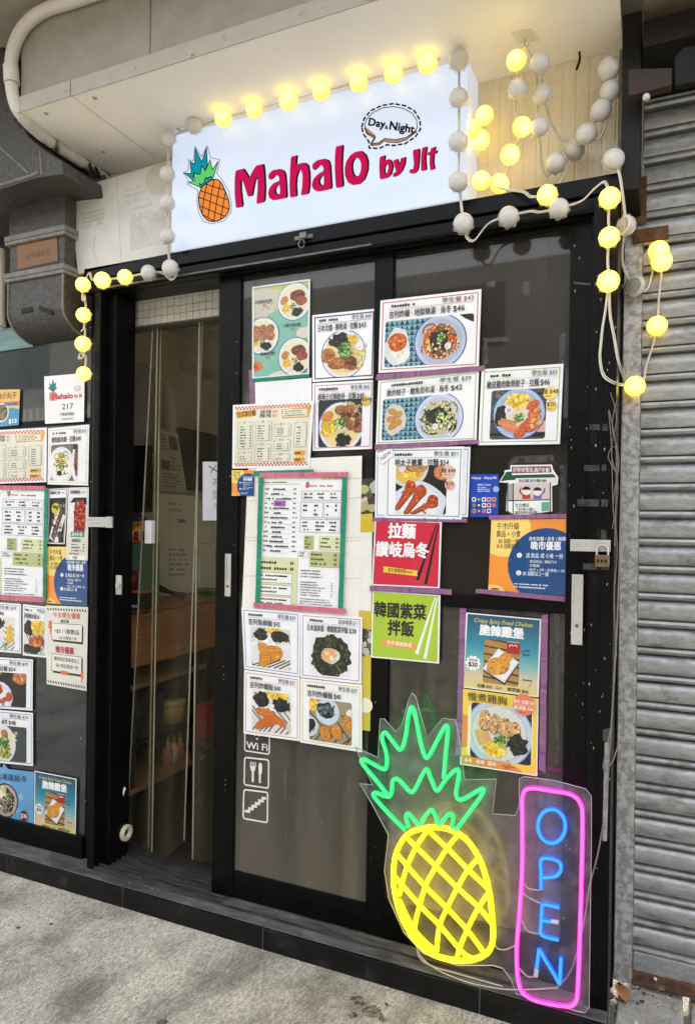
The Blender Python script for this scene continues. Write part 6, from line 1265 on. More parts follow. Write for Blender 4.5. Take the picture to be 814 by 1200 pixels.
for a in ([(350, 195), (350, 375)], [(385, 200), (385, 400)], [(622, 196), (622, 375)], [(350, 308), (622, 302)], [(350, 375), (405, 412), (628, 378)]): P.stroke(a, 7, (30, 60, 50))
P.poly([(388, 318), (560, 314), (560, 380), (388, 395)], (238, 238, 234)); P.poly([(566, 318), (616, 316), (616, 372), (566, 376)], (110, 170, 150)); P.build('cart_drawing', cs, INKG)
for x, sh, hy in ((470, (190, 60, 50), 245), (540, (116, 100, 170), 250)):
    P.poly([(x - 28, 298), (x - 24, 268), (x + 24, 266), (x + 28, 296)], sh); P.stroke([(x - 22, 272), (x - 42, 250), (x - 36, 228)], 9, sh) if x < 500 else P.stroke([(x + 22, 272), (x + 42, 250), (x + 46, 232)], 9, sh)
    P.ell(x, hy, 27, (240, 226, 214)); P.poly([(x - 27, hy - 6)] + [(x + 27 * math.cos(math.pi + k * math.pi / 8), hy - 6 + 22 * math.sin(math.pi + k * math.pi / 8)) for k in range(1, 8)] + [(x + 27, hy - 6)], (26, 22, 24))
P.build('figures', cs, INKG)
P.text('好呀!好街坊,商戶計劃', 385, 124, 26, (240, 226, 222), 0.02, 'l', w=230); P.text('社區好鄰舍', 420, 190, 18, (60, 60, 60), 0.01, 'l', w=180); P.text('社企網店', 398, 346, 20, (40, 40, 40), 0.008, 'l', w=90); P.text('「好味小販」', 410, 370, 17, (40, 40, 40), 0.008, 'l', w=110); P.text('街坊支持小店計劃', 398, 390, 16, (40, 40, 40), 0.008, 'l', w=140); P.ell(405, 398, 12, (30, 40, 40)); P.ell(405, 398, 7, (230, 230, 230)); P.build('lettering', cs, INKG)

# ---------------- white line stickers on the door glass
LINE = (226, 226, 222)
def line_sticker(label, quad, draw):
    t = thing('sticker', label, 'sticker', tuple(F(*quad[3], -0.0565))); P = Paint(quad, -0.0565, tint=0.9)
    o, i_ = rrect(0, 0, 1, 1, 0.10, P.A), rrect(0.05 / P.A, 0.05, 1 - 0.05 / P.A, 0.95, 0.06, P.A); n = len(o); P.n += 1
    for k in range(n): P.poly([o[k], o[(k + 1) % n], i_[(k + 1) % n], i_[k]], LINE); P.n -= 1
    P.n += 1; P.build('border_line', t, INK); draw(P); P.build('symbol', t, INK)
def d_wifi(P):
    P.text('Wi Fi', 0.5, 0.86, 0.30, LINE, 0.012, 'c', w=0.82)
    for r in (0.18, 0.32): P.stroke([(0.5 + r * math.cos(-math.pi / 2 + (k - 5) * 0.13) / P.A, 0.46 + r * math.sin(-math.pi / 2 + (k - 5) * 0.13)) for k in range(11)], 0.05, LINE)
    P.ell(0.5, 0.44, 0.045, LINE)
def d_fork(P):
    P.rect(0.32, 0.42, 0.40, 0.84, LINE); P.poly([(0.25, 0.30), (0.47, 0.30), (0.44, 0.44), (0.40, 0.48), (0.32, 0.48), (0.28, 0.44)], LINE)
    for x in (0.25, 0.315, 0.38, 0.445): P.rect(x, 0.15, x + 0.03, 0.32, LINE)
    P.rect(0.60, 0.5, 0.68, 0.84, LINE); P.poly([(0.58, 0.22), (0.62, 0.15), (0.67, 0.15), (0.72, 0.22), (0.72, 0.48), (0.68, 0.54), (0.58, 0.54)], LINE)
def d_stair(P):
    pts = [(0.13, 0.72)]; x, y = 0.13, 0.72
    for k in range(5): pts += [(x + 0.13, y)]; x += 0.13; pts += [(x, y - 0.10)]; y -= 0.10
    pts.append((0.87, y)); P.stroke(pts, 0.085, LINE)
    for u, v in pts[1:-1]: P.rect(u - 0.042 / P.A, v - 0.042, u + 0.042 / P.A, v + 0.042, LINE)
line_sticker('white outlined Wi Fi sticker tucked under the rice posters', [(286.5, 851), (316.5, 855), (316, 885), (286, 880.5)], d_wifi)
line_sticker('white outlined fork and knife sticker on the door glass', [(286, 886.8), (315.6, 890), (315.3, 925), (285.3, 920.5)], d_fork)
line_sticker('white outlined staircase sticker on the door glass', [(285, 924.5), (314.4, 928), (314, 965.5), (284, 960)], d_stair)

# ================================================================== left window sheets
LY = -0.0665
t, P = poster('name_card', 'white shop card with pineapple logo and number 217 on the left window', 'card', [(51.7, 441), (99, 437), (98.3, 494), (52.8, 496.6)], LY)
P.ell(0.22, 0.43, 0.10, (226, 110, 50)); P.ell(0.22, 0.43, 0.085, (236, 150, 60))
for k in range(4): P.stroke([(0.14 + 0.05 * k, 0.35), (0.16 + 0.05 * k, 0.51)], 0.008, (90, 30, 20)); P.stroke([(0.12, 0.37 + 0.045 * k), (0.31, 0.39 + 0.045 * k)], 0.008, (90, 30, 20))
P.poly([(0.20, 0.33), (0.07, 0.24), (0.14, 0.24), (0.13, 0.13), (0.19, 0.19), (0.22, 0.06), (0.26, 0.18), (0.31, 0.14), (0.29, 0.24), (0.33, 0.25), (0.26, 0.33)], (16, 110, 110)); P.build('pineapple_drawing', t)
P.text('Mahalo', 0.20, 0.50, 0.13, (206, 14, 66), 0.035, 'l', w=0.52); P.text('by JIt', 0.76, 0.49, 0.08, (206, 14, 66), 0.03, 'l', w=0.19); P.ell(0.83, 0.31, 0.09, (60, 60, 60), 0.055); P.ell(0.83, 0.31, 0.08, (244, 244, 244), 0.045); P.text('Day&Night', 0.83, 0.325, 0.035, (40, 40, 40), 0.0, 'c', w=0.12)
P.text('217', 0.45, 0.72, 0.13, (40, 40, 40), 0.004, 'l', w=0.28); P.text('外賣自取電話', 0.40, 0.85, 0.06, (70, 70, 70), 0.004, 'l', w=0.36); P.text('64606342', 0.44, 0.945, 0.055, (70, 70, 70), 0.0, 'l', w=0.30); P.build('lettering', t)
t, P = poster('snack_card', 'yellow and blue snack card cut by the left edge above the menu', 'card', [(-22, 457), (23.4, 456), (22, 498), (-22, 502)], LY, bgc=(236, 186, 84)); R = random.Random(51)
P.rect(0, 0.33, 1, 0.45, (226, 120, 60)); P.poly([(0.3, 1), (0.5, 0.6), (0.8, 0.5), (1, 0.55), (1, 1)], (60, 150, 190)); P.ell(0.55, 0.62, 0.26, (226, 226, 220)); P.ell(0.55, 0.62, 0.22, (120, 84, 50)); P.bits(0.55, 0.62, 0.18, 0.16, 40, 0.04, [(70, 50, 34), (160, 120, 70), (40, 36, 30), (110, 130, 60)], R); P.build('food_picture', t)
P.text('章魚小丸子', 0.3, 0.24, 0.16, (130, 40, 30), 0.012, 'l', w=0.62); P.rect(0.62, 0.36, 0.95, 0.44, (30, 110, 170)); P.text('$13', 0.74, 0.93, 0.13, (250, 250, 250), 0.02, 'l', w=0.2); P.build('lettering', t)
cart_menu('checkered edge noodle menu on the left window, cut by the left edge', [(-39, 506), (55, 501), (54.3, 565), (-38, 568)], LY)
def f_plate(P, R):
    P.rect(0, 0.2, 1, 1, (120, 108, 90)); P.ell(0.33, 0.66, 0.30, (224, 228, 226), 0.32); P.ell(0.33, 0.66, 0.24, (240, 240, 236), 0.27); P.noodles(0.33, 0.62, 0.14, 0.2, 40, 0.02, [(240, 210, 90), (226, 190, 60), (246, 230, 150)], R); P.green(0.33, 0.72, 0.07, R, 26); P.seaweed(0.3, 0.8, 0.05, 0.05, R, 12); P.ell(0.72, 0.63, 0.12, (236, 236, 234), 0.32); P.meat(0.72, 0.60, 0.06, 0.25, R, (120, 66, 44), 50); P.bits(0.73, 0.6, 0.05, 0.24, 40, 0.025, [(160, 96, 60), (84, 46, 32)], R); P.poly([(0.62, 0.33), (0.85, 0.28), (0.85, 0.36), (0.64, 0.4)], (30, 30, 40))
noodle_poster('pale green framed noodle poster at the top right of the left window', [(56.4, 502), (104.6, 497.4), (103.2, 569), (55.6, 567.6)], (206, 212, 160), '鰻魚飯串燒 · 拉麵', '$48', '學生餐 $43', f_plate, 52, LY, pic=(0.08, 0.30, 0.74, 0.93), headw=0.58)
t, P = poster('order_sheet', 'pink and green taped order sheet on the left window', 'menu', [(-46, 568), (53, 571), (51.3, 706), (-45, 700)], LY); order_sheet(P); P.build('lettering', t)
tape(t, [(-46, 568), (53, 569.5), (53, 574), (-46, 572.5)], PINKT, LY - 0.0075); tape(t, [(-46, 694), (51, 700), (51, 706), (-46, 700)], PINKT, LY - 0.0075); tape(t, [(52, 572), (56.5, 572), (54, 705), (50, 705)], TEALT, LY - 0.007)
def slim(label, quad, food, border, head, seed):
    t, P = poster('food_poster', label, 'poster', quad, LY - 0.001, bgc=WHITE); R = random.Random(seed); P.frame(0.04, 0.015, 0.96, 0.985, 0.012, border); P.build('border_line', t); P.clip = [(0.08, 0.17), (0.92, 0.17), (0.92, 0.97), (0.08, 0.97)]; food(P, R); P.clip = None; P.build('food_picture', t)
    P.text(head, 0.12, 0.10, 0.05, (24, 24, 30), 0.012, 'l', w=0.5); P.micro(0.7, 0.06, 0.92, 0.10, 1, (90, 84, 120), 3, 0.98); P.build('lettering', t)
def f_saury(P, R):
    P.rect(0, 0, 1, 1, (36, 36, 34)); P.poly([(0.1, 0.9), (0.45, 0.35), (0.95, 0.5), (0.6, 1.0)], (234, 234, 232)); P.poly([(0.2, 0.86), (0.7, 0.33), (0.86, 0.42), (0.38, 0.96)], (98, 70, 56)); P.bits(0.5, 0.66, 0.12, 0.2, 40, 0.022, [(150, 110, 90), (70, 56, 48), (190, 150, 120)], R); P.ell(0.42, 0.36, 0.10, (214, 206, 40)); P.bits(0.62, 0.3, 0.15, 0.07, 16, 0.03, [(60, 80, 60), (120, 140, 130)], R); P.bits(0.7, 0.85, 0.14, 0.06, 16, 0.03, [(40, 40, 40), (90, 80, 70)], R)
def f_eel(P, R):
    P.rect(0, 0, 1, 1, (234, 236, 238)); P.poly([(0.1, 0.26), (0.3, 0.16), (0.9, 0.16), (0.92, 0.3), (0.7, 0.24)], (24, 26, 34))
    for x in (0.42, 0.6, 0.76): P.meat(x, 0.52, 0.05, 0.33, R, (150, 36, 24), 60); P.bits(x, 0.52, 0.045, 0.32, 36, 0.02, [(200, 66, 44), (110, 20, 16), (226, 110, 80)], R)
slim('narrow grilled fish poster left of the red eel on the left window', [(56.8, 573), (79.8, 571.7), (75.7, 637.8), (55.4, 637)], f_saury, (120, 100, 110), '鹽燒秋刀魚', 53)
slim('narrow poster with a glossy red grilled eel on the left window', [(80.4, 571.5), (104, 571), (103, 641), (77.5, 640)], f_eel, (226, 206, 150), '蒲燒鰻魚', 54)
offer('orange and navy offer poster on the left window', [(55, 640.6), (102.6, 641), (101.8, 710.8), (54.5, 706.6)], LY)
t, P = poster('offer_slip', 'small cream offer slip with green heading over the eel poster', 'card', [(78, 625), (103.2, 625), (102.6, 657), (77, 656)], LY - 0.0035, bgc=(226, 222, 206)); P.rect(0.2, -0.06, 0.82, 0.14, (40, 130, 104)); P.text('晚市升級', 0.5, 0.10, 0.12, (240, 244, 240), 0.01, 'c', w=0.5); P.text('加配飲品', 0.25, 0.32, 0.11, (20, 20, 20), 0.02, 'l', w=0.42); P.micro(0.25, 0.36, 0.85, 0.7, 3, (50, 50, 50), 3, 0.8, price=True); P.micro(0.15, 0.72, 0.85, 0.80, 1, (190, 50, 60), 4, 0.98, th=0.8); P.rect(0.2, 0.82, 0.9, 0.98, (244, 244, 244)); P.text('+$5', 0.3, 0.96, 0.13, (40, 40, 40), 0.02, 'l'); P.build('lettering', t)
t, P = poster('coupon', 'white student offer coupon with zigzag edges on the left window', 'coupon', [(53.9, 709.5), (103.2, 711.5), (101.3, 810), (54.6, 801.8)], LY - 0.0025, bgc=(226, 224, 212)); n = 15
for k in range(20): a = k * 0.314; P.poly([(0.5, 0.45), (0.5 + 0.7 * math.cos(a), 0.45 + 0.6 * math.sin(a)), (0.5 + 0.7 * math.cos(a + 0.14), 0.45 + 0.6 * math.sin(a + 0.14))], (214, 212, 198)) if False else None
for v in (0.03, 0.945):
    for k in range(n): P.poly([(0.02 + k / n * 0.96, v), (0.05 + k / n * 0.96, v), (0.02 + (k + 0.9) / n * 0.96, v + 0.03), (0.02 + (k + 0.4) / n * 0.96, v + 0.03)], (30, 30, 30)); P.n -= 0.9
P.n += 1; P.build('zigzag_edge', t)
P.text('午市學生優惠', 0.5, 0.145, 0.06, (206, 104, 66), 0.024, 'c', w=0.64); P.rect(0.36, 0.17, 0.55, 0.205, (30, 30, 30)); P.text('13:00', 0.455, 0.2, 0.03, (236, 236, 226), 0.006, 'c')
for a, b in ((0.215, 0.43), (0.60, 0.82)): P.rect(0.17, b - 0.01, 0.9, b + 0.02, (26, 26, 26)); P.rect(0.86, a + 0.02, 0.90, b, (26, 26, 26)); P.rect(0.13, a, 0.875, b, (234, 232, 220)); P.frame(0.13, a, 0.875, b, 0.006, (50, 50, 44))
P.text('+$3 / 1款飲品', 0.2, 0.335, 0.05, (40, 30, 26), 0.018, 'l', w=0.6); P.text('1', 0.5, 0.375, 0.03, (40, 40, 40)); P.text('+$8 送薯條小食', 0.3, 0.41, 0.035, (60, 50, 46), 0.004, 'l', w=0.45); P.text('晚市優惠', 0.46, 0.575, 0.07, (190, 30, 70), 0.03, 'c', w=0.44); P.text('購買指定套餐或以上', 0.2, 0.68, 0.042, (60, 60, 56), 0.006, 'l', w=0.62); P.text('送小食及飲品一份', 0.24, 0.76, 0.042, (60, 60, 56), 0.006, 'l', w=0.55); P.rect(0.36, 0.80, 0.55, 0.845, (226, 120, 70)); P.poly([(0.07, 0.2), (0.14, 0.18), (0.12, 0.26), (0.16, 0.26), (0.08, 0.37), (0.10, 0.29), (0.06, 0.29)], (226, 104, 50)); P.poly([(0.86, 0.78), (0.92, 0.77), (0.90, 0.83), (0.93, 0.83), (0.86, 0.92), (0.88, 0.85), (0.85, 0.85)], (226, 130, 50)); P.build('lettering', t)
def f_r1(P, R):
    rice_base(P, R, (230, 228, 222)); P.ell(0.5, 0.65, 0.4, (226, 226, 222)); P.seaweed(0.62, 0.42, 0.2, 0.12, R, 60); P.corn(0.82, 0.65, 0.10, 0.2, R, 50); P.ell(0.6, 0.48, 0.08, (240, 238, 230)); P.fried(0.55, 0.76, 0.2, 0.13, R, 0.3, 40, (222, 128, 40)); P.green(0.75, 0.85, 0.06, R, 20)
def f_r2(P, R):
    rice_base(P, R, (226, 224, 218)); P.seaweed(0.3, 0.45, 0.16, 0.14, R, 50); P.corn(0.7, 0.42, 0.2, 0.14, R, 70); P.seaweed(0.35, 0.86, 0.25, 0.08, R, 50); P.meat(0.62, 0.70, 0.2, 0.12, R, (196, 96, 40), 60); P.bits(0.62, 0.7, 0.16, 0.1, 30, 0.03, [(226, 140, 70), (150, 64, 26)], R)
def f_r4(P, R):
    P.rect(0, 0.2, 1, 1, (60, 70, 70)); P.bowl(0.5, 0.64, 0.38, (96, 110, 150), (226, 230, 234), (228, 226, 206), 0.86); P.fried(0.36, 0.5, 0.10, 0.08, R, 0.4, 20, (170, 96, 50)); P.fried(0.55, 0.45, 0.10, 0.08, R, 0.6, 20, (170, 96, 50)); P.bits(0.72, 0.48, 0.06, 0.08, 12, 0.03, [(236, 230, 190), (214, 200, 120)], R); P.green(0.55, 0.62, 0.12, R, 60); P.noodles(0.55, 0.8, 0.16, 0.1, 40, 0.02, [(226, 214, 60), (240, 230, 110), (206, 190, 40)], R)
def leftp(label, quad, border, head, price, food, seed): noodle_poster(label, quad, border, head, price, '學生餐 $39', food, seed, LY, pic=(0.06, 0.29, 0.9, 0.95), headw=0.5, group='left window food posters')
leftp('rice poster with a fried cutlet on the left window, cut by the left edge', [(-47, 702), (24.7, 707.8), (24.7, 766), (-47, 760)], (120, 120, 140), '吉列豬扒飯', '$46', f_r1, 61)
leftp('rice poster with corn and browned meat on the left window', [(26.6, 708), (54.4, 711), (54.4, 771), (26.6, 768)], (130, 170, 180), '照燒雞扒飯', '$38', f_r2, 62)
leftp('chicken wing ramen poster on the left window', [(-33, 768), (38.6, 773), (38, 833), (-33, 828)], (72, 150, 176), '明太子雞翼 · 拉麵', '$54', f_wing, 63)
leftp('yellow noodle bowl poster with two fried fish cakes on the left window', [(-33, 829), (38.6, 835.7), (38.6, 898), (-33, 891)], (120, 110, 150), '鰹魚豆腐 鯖魚湯 · 烏冬', '$48', f_r4, 64)
t, P = poster('food_poster', 'sky blue poster with a brown soy noodle bowl on the left window', 'poster', [(-33, 896.5), (39.6, 905), (39, 968), (-33, 957.5)], LY, bgc=(96, 160, 206)); R = random.Random(65); P.bits(0.5, 0.5, 0.5, 0.5, 30, 0.08, [(110, 172, 214), (140, 190, 222), (84, 150, 200)], R, jit=6); P.ell(0.56, 0.6, 0.33, (60, 40, 34)); P.ell(0.56, 0.6, 0.30, (190, 170, 150)); P.seaweed(0.56, 0.62, 0.22, 0.22, R, 40); P.noodles(0.58, 0.64, 0.2, 0.2, 50, 0.02, [(206, 186, 160), (230, 220, 200), (110, 60, 40)], R); P.bits(0.5, 0.46, 0.14, 0.12, 14, 0.055, [(226, 214, 160), (240, 232, 200)], R); P.green(0.6, 0.55, 0.07, R, 30); P.build('food_picture', t)
P.text('醬油湯溫烏冬', 0.28, 0.20, 0.10, (30, 60, 100), 0.006, 'l', w=0.62); P.ell(0.86, 0.84, 0.10, (90, 16, 30)); P.text('$36', 0.86, 0.875, 0.085, (240, 226, 226), 0.02, 'c'); P.build('lettering', t)
crispy('blue crispy fried chicken poster at the bottom of the left window', [(40.5, 903.5), (89.6, 913), (88.6, 979), (39.6, 969)], LY - 0.001)

# ================================================================== inside the shop
def xbox(px0, py0, px1, py1, X, thick, mb=None):
    a, b = XP(px0, py0, X), XP(px1, py1, X); m = mb or MB(); m.box(X - thick, X, min(a.y, b.y), max(a.y, b.y), min(a.z, b.z), max(a.z, b.z)); return m
XS = -1.93
ct_ = thing('counter', 'wooden counter with folded flap over open shelves inside the doorway', 'counter', (XS - 0.15, 0.4, 0.066))
a, b = XP(156, 721, XS), XP(246, 757, XS); y0, y1, zt_ = a.y, b.y + 0.05, a.z
zb_ = XP(156, 783, XS).z
mb = MB(); mb.box(XS - 0.018, XS, y0, y1, zb_, zt_); mb.build('flap', WOOD, ct_, bevel=0.002)
mb = MB(); mb.box(-2.265, XS - 0.004, y0 - 0.03, y1 + 0.6, zt_ + 0.003, zt_ + 0.025); mb.build('top', WOOD, ct_, bevel=0.002)
for yy in (y0 + 0.02, y1 - 0.10):
    mb = MB(); mb.box(XS - 0.05, XS - 0.022, yy, yy + 0.03, 0.066, zt_); mb.build('post', DARKST, ct_)
    mb = MB(); mb.box(-2.25, -2.22, yy, yy + 0.03, 0.066, zt_); mb.build('post', DARKST, ct_)
sz = []
for py, m_ in ((803, TIMBER), (874, DARKST), (925, TIMBER)):
    z_ = XP(161, py, XS).z; sz.append(z_); mb = MB(); mb.box(-2.25, XS - 0.012, y0 + 0.01, y1 - 0.06, z_ - 0.022, z_); mb.build('shelf', m_, ct_, bevel=0.001)
for k in range(3):
    a = XP(170 + 24 * k, 719 - 4 * k, XS + 0.003); mb = MB(); mb.box(XS, XS + 0.004, a.y, a.y + 0.045, zt_ - 0.012, zt_ - 0.002); mb.build('hinge', STEEL, ct_)
def on_shelf(px, py, z, X=-2.02):
    p = XP(px, py, X); return Vector((X, p.y, z))
c = on_shelf(200, 850, sz[1], -2.03); r = 0.062
mb = MB(); mb.lathe(c, [(0, 0.001), (r * 0.92, 0.001), (r, 0.075), (r, 0.08), (r * 1.05, 0.081), (r * 1.05, 0.10), (r, 0.104), (0, 0.105)], 'Z', 24); o = mb.build('tub', mat('cream_yellow_plastic', (0.60, 0.44, 0.20), (0.68, 0.50, 0.24), 6, rough=0.4)); tag(o, 'round cream yellow tub with lid on the middle counter shelf', 'tub')
cr_ = mat('navy_plastic_crate', (0.02, 0.028, 0.04), (0.03, 0.04, 0.055), 12, rough=0.5)
c = on_shelf(172, 850, sz[1], -2.0); mb = MB(); mb.box(c.x - 0.14, c.x + 0.03, c.y - 0.07, c.y + 0.075, sz[1] + 0.001, sz[1] + 0.17)
for k in range(3): mb.box(c.x + 0.0305, c.x + 0.034, c.y - 0.055, c.y + 0.06, sz[1] + 0.02 + 0.05 * k, sz[1] + 0.05 + 0.05 * k)
o = mb.build('crate', cr_, bevel=0.004); tag(o, 'dark navy plastic crate on the middle counter shelf', 'crate')
c = on_shelf(200, 800, sz[0], -2.04); mb = MB(); R = random.Random(5)
bm_ = MB(); bm_.ball(c + Vector((0, 0, -0.075)), 0.07, (1, 1.3, 0.9), 20, 12); bm_.v = [tuple(Vector(v) + Vector((R.uniform(-.006, .006), R.uniform(-.006, .006), R.uniform(-.006, .006)))) for v in bm_.v]
bm_.v = [(v[0], v[1], max(v[2], sz[1] + 0.11)) for v in bm_.v]; o = bm_.build('plastic_bag', mat('black_bag', (0.010, 0.011, 0.014), (0.02, 0.022, 0.026), 12, rough=0.3)); tag(o, 'crumpled black plastic bag heaped above the yellow tub', 'bag')
bt_ = [mat('pink_sauce', (0.50, 0.16, 0.13), (0.56, 0.2, 0.16), 8, rough=0.3), mat('white_sauce', (0.62, 0.55, 0.5), (0.66, 0.6, 0.55), 8, rough=0.3)]
for k, (px, lab) in enumerate(((196, 'pink sauce bottle left on the lower counter shelf'), (203, 'whitish sauce bottle between two pink ones on the lower shelf'), (210, 'pink sauce bottle furthest right on the lower counter shelf'))):
    c = on_shelf(px, 895, sz[2], -2.0); t = thing('sauce_bottle', lab, 'bottle', tuple(c))
    mb = MB(); mb.lathe(c, [(0, 0.001), (0.022, 0.001), (0.024, 0.06), (0.02, 0.075), (0.010, 0.085), (0.010, 0.09), (0, 0.09)], 'Z', 14); mb.build('bottle_body', bt_[k % 2], t)
    mb = MB(); mb.lathe(c, [(0.011, 0.091), (0.009, 0.10), (0.003, 0.13), (0, 0.13)], 'Z', 10); mb.build('nozzle', bt_[1 - k % 2], t)
red = mat('red_plastic', (0.30, 0.01, 0.015), (0.36, 0.015, 0.02), 8, rough=0.4)
a = F(230, 826, 0.62); b = F(241, 866, 0.62); mb = MB(); mb.box(a.x, b.x, 0.62, 0.78, b.z, a.z)
for k in range(3): mb.box(a.x + 0.004, b.x - 0.004, 0.6155, 0.6195, b.z + 0.015 + 0.045 * k, b.z + 0.045 + 0.045 * k)
o = mb.build('crate', red, bevel=0.004); tag(o, 'small red plastic crate on a dark stool beyond the counter shelves', 'crate')
stl = thing('stool', 'dark stool under the small red crate beyond the counter', 'stool', (a.x, 0.7, 0.066)); dwd = mat('dark_stool_wood', (0.03, 0.016, 0.008), (0.05, 0.028, 0.015), 9, rough=0.5)
mb = MB(); mb.box(a.x - 0.02, b.x + 0.10, 0.60, 0.86, b.z - 0.03, b.z - 0.001); mb.build('seat', dwd, stl, bevel=0.002)
for xx in (a.x - 0.015, b.x + 0.065):
    for yy in (0.605, 0.825): mb = MB(); mb.box(xx, xx + 0.03, yy, yy + 0.03, 0.066, b.z - 0.031); mb.build('leg', dwd, stl)
# fridge panel, notices
XB = -2.10
fr = thing('white_cabinet', 'tall white cabinet with taped notices behind the strip curtain', 'cabinet', (XB - 0.08, 0.9, 0.9))
a, b = XP(186, 578, XB), XP(233, 681, XB); e = XP(262, 600, XB)
wm_ = mat('white_enamel', (0.72, 0.74, 0.70), (0.78, 0.80, 0.76), 5, rough=0.35, c3=(0.55, 0.55, 0.48), s3=4, r3=(0.55, 0.8))
mb = MB(); mb.box(XB - 0.16, XB, a.y, b.y - 0.003, zt_ + 0.03, a.z); mb.build('door', wm_, fr, bevel=0.004)
mb = MB(); mb.box(XB - 0.16, XB, b.y + 0.003, e.y + 0.5, zt_ + 0.03, a.z - 0.02); mb.build('door', wm_, fr, bevel=0.004)
def xpaint(q, X, A, tint=0.8): 
    p = [XP(x, y, X) for x, y in q]
    P = Paint(fn=lambda u, v: (p[0] * (1 - u) + p[1] * u) * (1 - v) + (p[3] * (1 - u) + p[2] * u) * v, A=A, tint=tint)
    P.P = lambda u, v: P.fn(u, v) + Vector((0.0004 + EPS * P.n, 0, 0)); return P
P = xpaint([(188, 580), (262, 585), (262, 681), (188, 681)], XB, 0.9); P.rect(0.25, 0.27, 0.36, 0.31, (150, 110, 180)); P.frame(0.55, 0.2, 0.8, 0.55, 0.008, (190, 196, 190)); P.micro(0.12, 0.6, 0.5, 0.95, 6, (160, 170, 160), 3); P.frame(0.85, 0.62, 0.99, 0.8, 0.006, (120, 120, 120)); P.micro(0.1, 0.06, 0.4, 0.2, 2, (190, 190, 160), 5); P.ell(0.8, 0.1, 0.05, (210, 200, 110)); P.build('notes', fr, INK)
P = xpaint([(185, 501), (208, 508), (219, 577), (187, 574)], XB + 0.006, 0.7); P.rect(0, 0, 1, 1, (214, 212, 204)); P.rect(0.5, 0.08, 0.9, 0.3, (70, 60, 56)); P.micro(0.08, 0.08, 0.45, 0.35, 5, (70, 70, 70), 3); P.rect(0.08, 0.5, 0.45, 0.66, (110, 90, 80)); P.micro(0.5, 0.42, 0.95, 0.66, 4, (80, 80, 80), 4); P.micro(0.08, 0.7, 0.95, 0.95, 5, (90, 90, 90), 6)
o = P.build('notice_sheet', None, INK); tag(o, 'large printed notice sheet above the white cabinet inside', 'notice')
mb = MB(); a, b = XP(209, 500, -2.2), XP(240, 575, -2.2); mb.box(-2.26, -2.2, a.y, b.y + 0.3, b.z, a.z); mb.box(-2.2, -2.195, a.y + 0.02, b.y, (a.z + b.z) / 2 - 0.01, (a.z + b.z) / 2); o = mb.build('wall_rack', DARKST); tag(o, 'black wall rack above the white cabinet inside the shop', 'rack')
mb = MB(); a = F(150, 522, 0.18); b = F(177, 595, 0.18); mb.prism([F(146, 522, 0.3), F(177, 522, 0.3), F(177, 600, 0.3), F(146, 600, 0.3)], (0, 0.01, 0)); o = mb.build('dark_panel', DARKST); tag(o, 'dark board behind the toy duck inside the doorway', 'panel')
# pipes under the ceiling
wp = mat('white_pipe', (0.60, 0.58, 0.54), (0.66, 0.64, 0.60), 10, rough=0.5)
mb = MB(); mb.tube(smooth_path([F(150, 436, 0.75), F(172, 440, 0.78), F(188, 447, 0.8), F(197, 462, 0.8), F(199, 480, 0.8), F(199, 520, 0.8)], 6), 0.032, 12); o = mb.build('pipe', wp); tag(o, 'white elbow pipe on the inner wall above the notices', 'pipe')
mb = MB(); R = random.Random(9); mb.tube([F(160 + R.uniform(-2, 2), 432 + 9 * k, 0.62) for k in range(12)], [0.085 + R.uniform(-0.01, 0.012) for k in range(12)], 14); o = mb.build('wrapped_pipe', mat('pipe_wrap', (0.36, 0.34, 0.30), (0.46, 0.44, 0.40), 24, rough=0.8, bump=0.5)); tag(o, 'thick cloth wrapped pipe standing inside left of the doorway', 'pipe')
mb = MB(); mb.prism([F(188, 377, 0.5), F(236, 388, 0.5), F(236, 396, 0.5), F(188, 385, 0.5)], (0, 0.04, 0)); mb.prism([F(240, 372, 0.5), F(264, 371, 0.5), F(264, 382, 0.5), F(240, 385, 0.5)], (0, 0.04, 0)); o = mb.build('steel_bracket', mat('grey_bracket', (0.30, 0.31, 0.32), (0.38, 0.39, 0.4), 12, rough=0.5)); tag(o, 'grey steel bracket rail under the shop ceiling', 'bracket')
# things on the counter by the jamb
YD = 0.22
gb = F(155, 665, YD); zc_ = zt_ + 0.026
dx = lambda px, py: F(px, py, YD)
mb = MB(); a, b = dx(144, 637), dx(165, 637); mb.box(a.x, b.x, YD, YD + 0.12, zc_, a.z); o = mb.build('box', mat('green_card_box', (0.10, 0.20, 0.17), (0.13, 0.25, 0.21), 9, rough=0.6), bevel=0.002); tag(o, 'green grey carton under the toy duck inside the doorway', 'box')
dk = thing('rubber_duck', 'yellow rubber duck in navy cap and red striped vest', 'toy', (dx(156, 636).x, YD + 0.04, a.z))
cx0 = dx(155, 636); zz = a.z; s = (dx(155, 606).z - zz) / 0.11; Yq = YD + 0.04; s *= 1.05
yel = mat('duck_yellow', (0.70, 0.42, 0.02), (0.74, 0.46, 0.03), 6, rough=0.35); nav = mat('navy_cap', (0.015, 0.02, 0.06), (0.02, 0.03, 0.08), 6, rough=0.5); orb = mat('duck_bill', (0.6, 0.08, 0.02), (0.66, 0.1, 0.03), 6, rough=0.35); wht = mat('vest_white', (0.7, 0.7, 0.7), (0.75, 0.75, 0.75), 6, rough=0.5)
mb = MB(); mb.lathe((cx0.x, Yq, zz), [(0, 0), (0.026 * s, 0.0), (0.038 * s, 0.014 * s), (0.040 * s, 0.032 * s), (0.032 * s, 0.052 * s), (0.020 * s, 0.060 * s), (0.024 * s, 0.068 * s), (0.029 * s, 0.082 * s), (0.026 * s, 0.097 * s), (0.012 * s, 0.108 * s), (0, 0.11 * s)], 'Z', 20); mb.ball((cx0.x - 0.036 * s, Yq, zz + 0.03 * s), 0.016 * s, (1.2, 0.6, 1)); bd = mb.build('body', yel, dk)
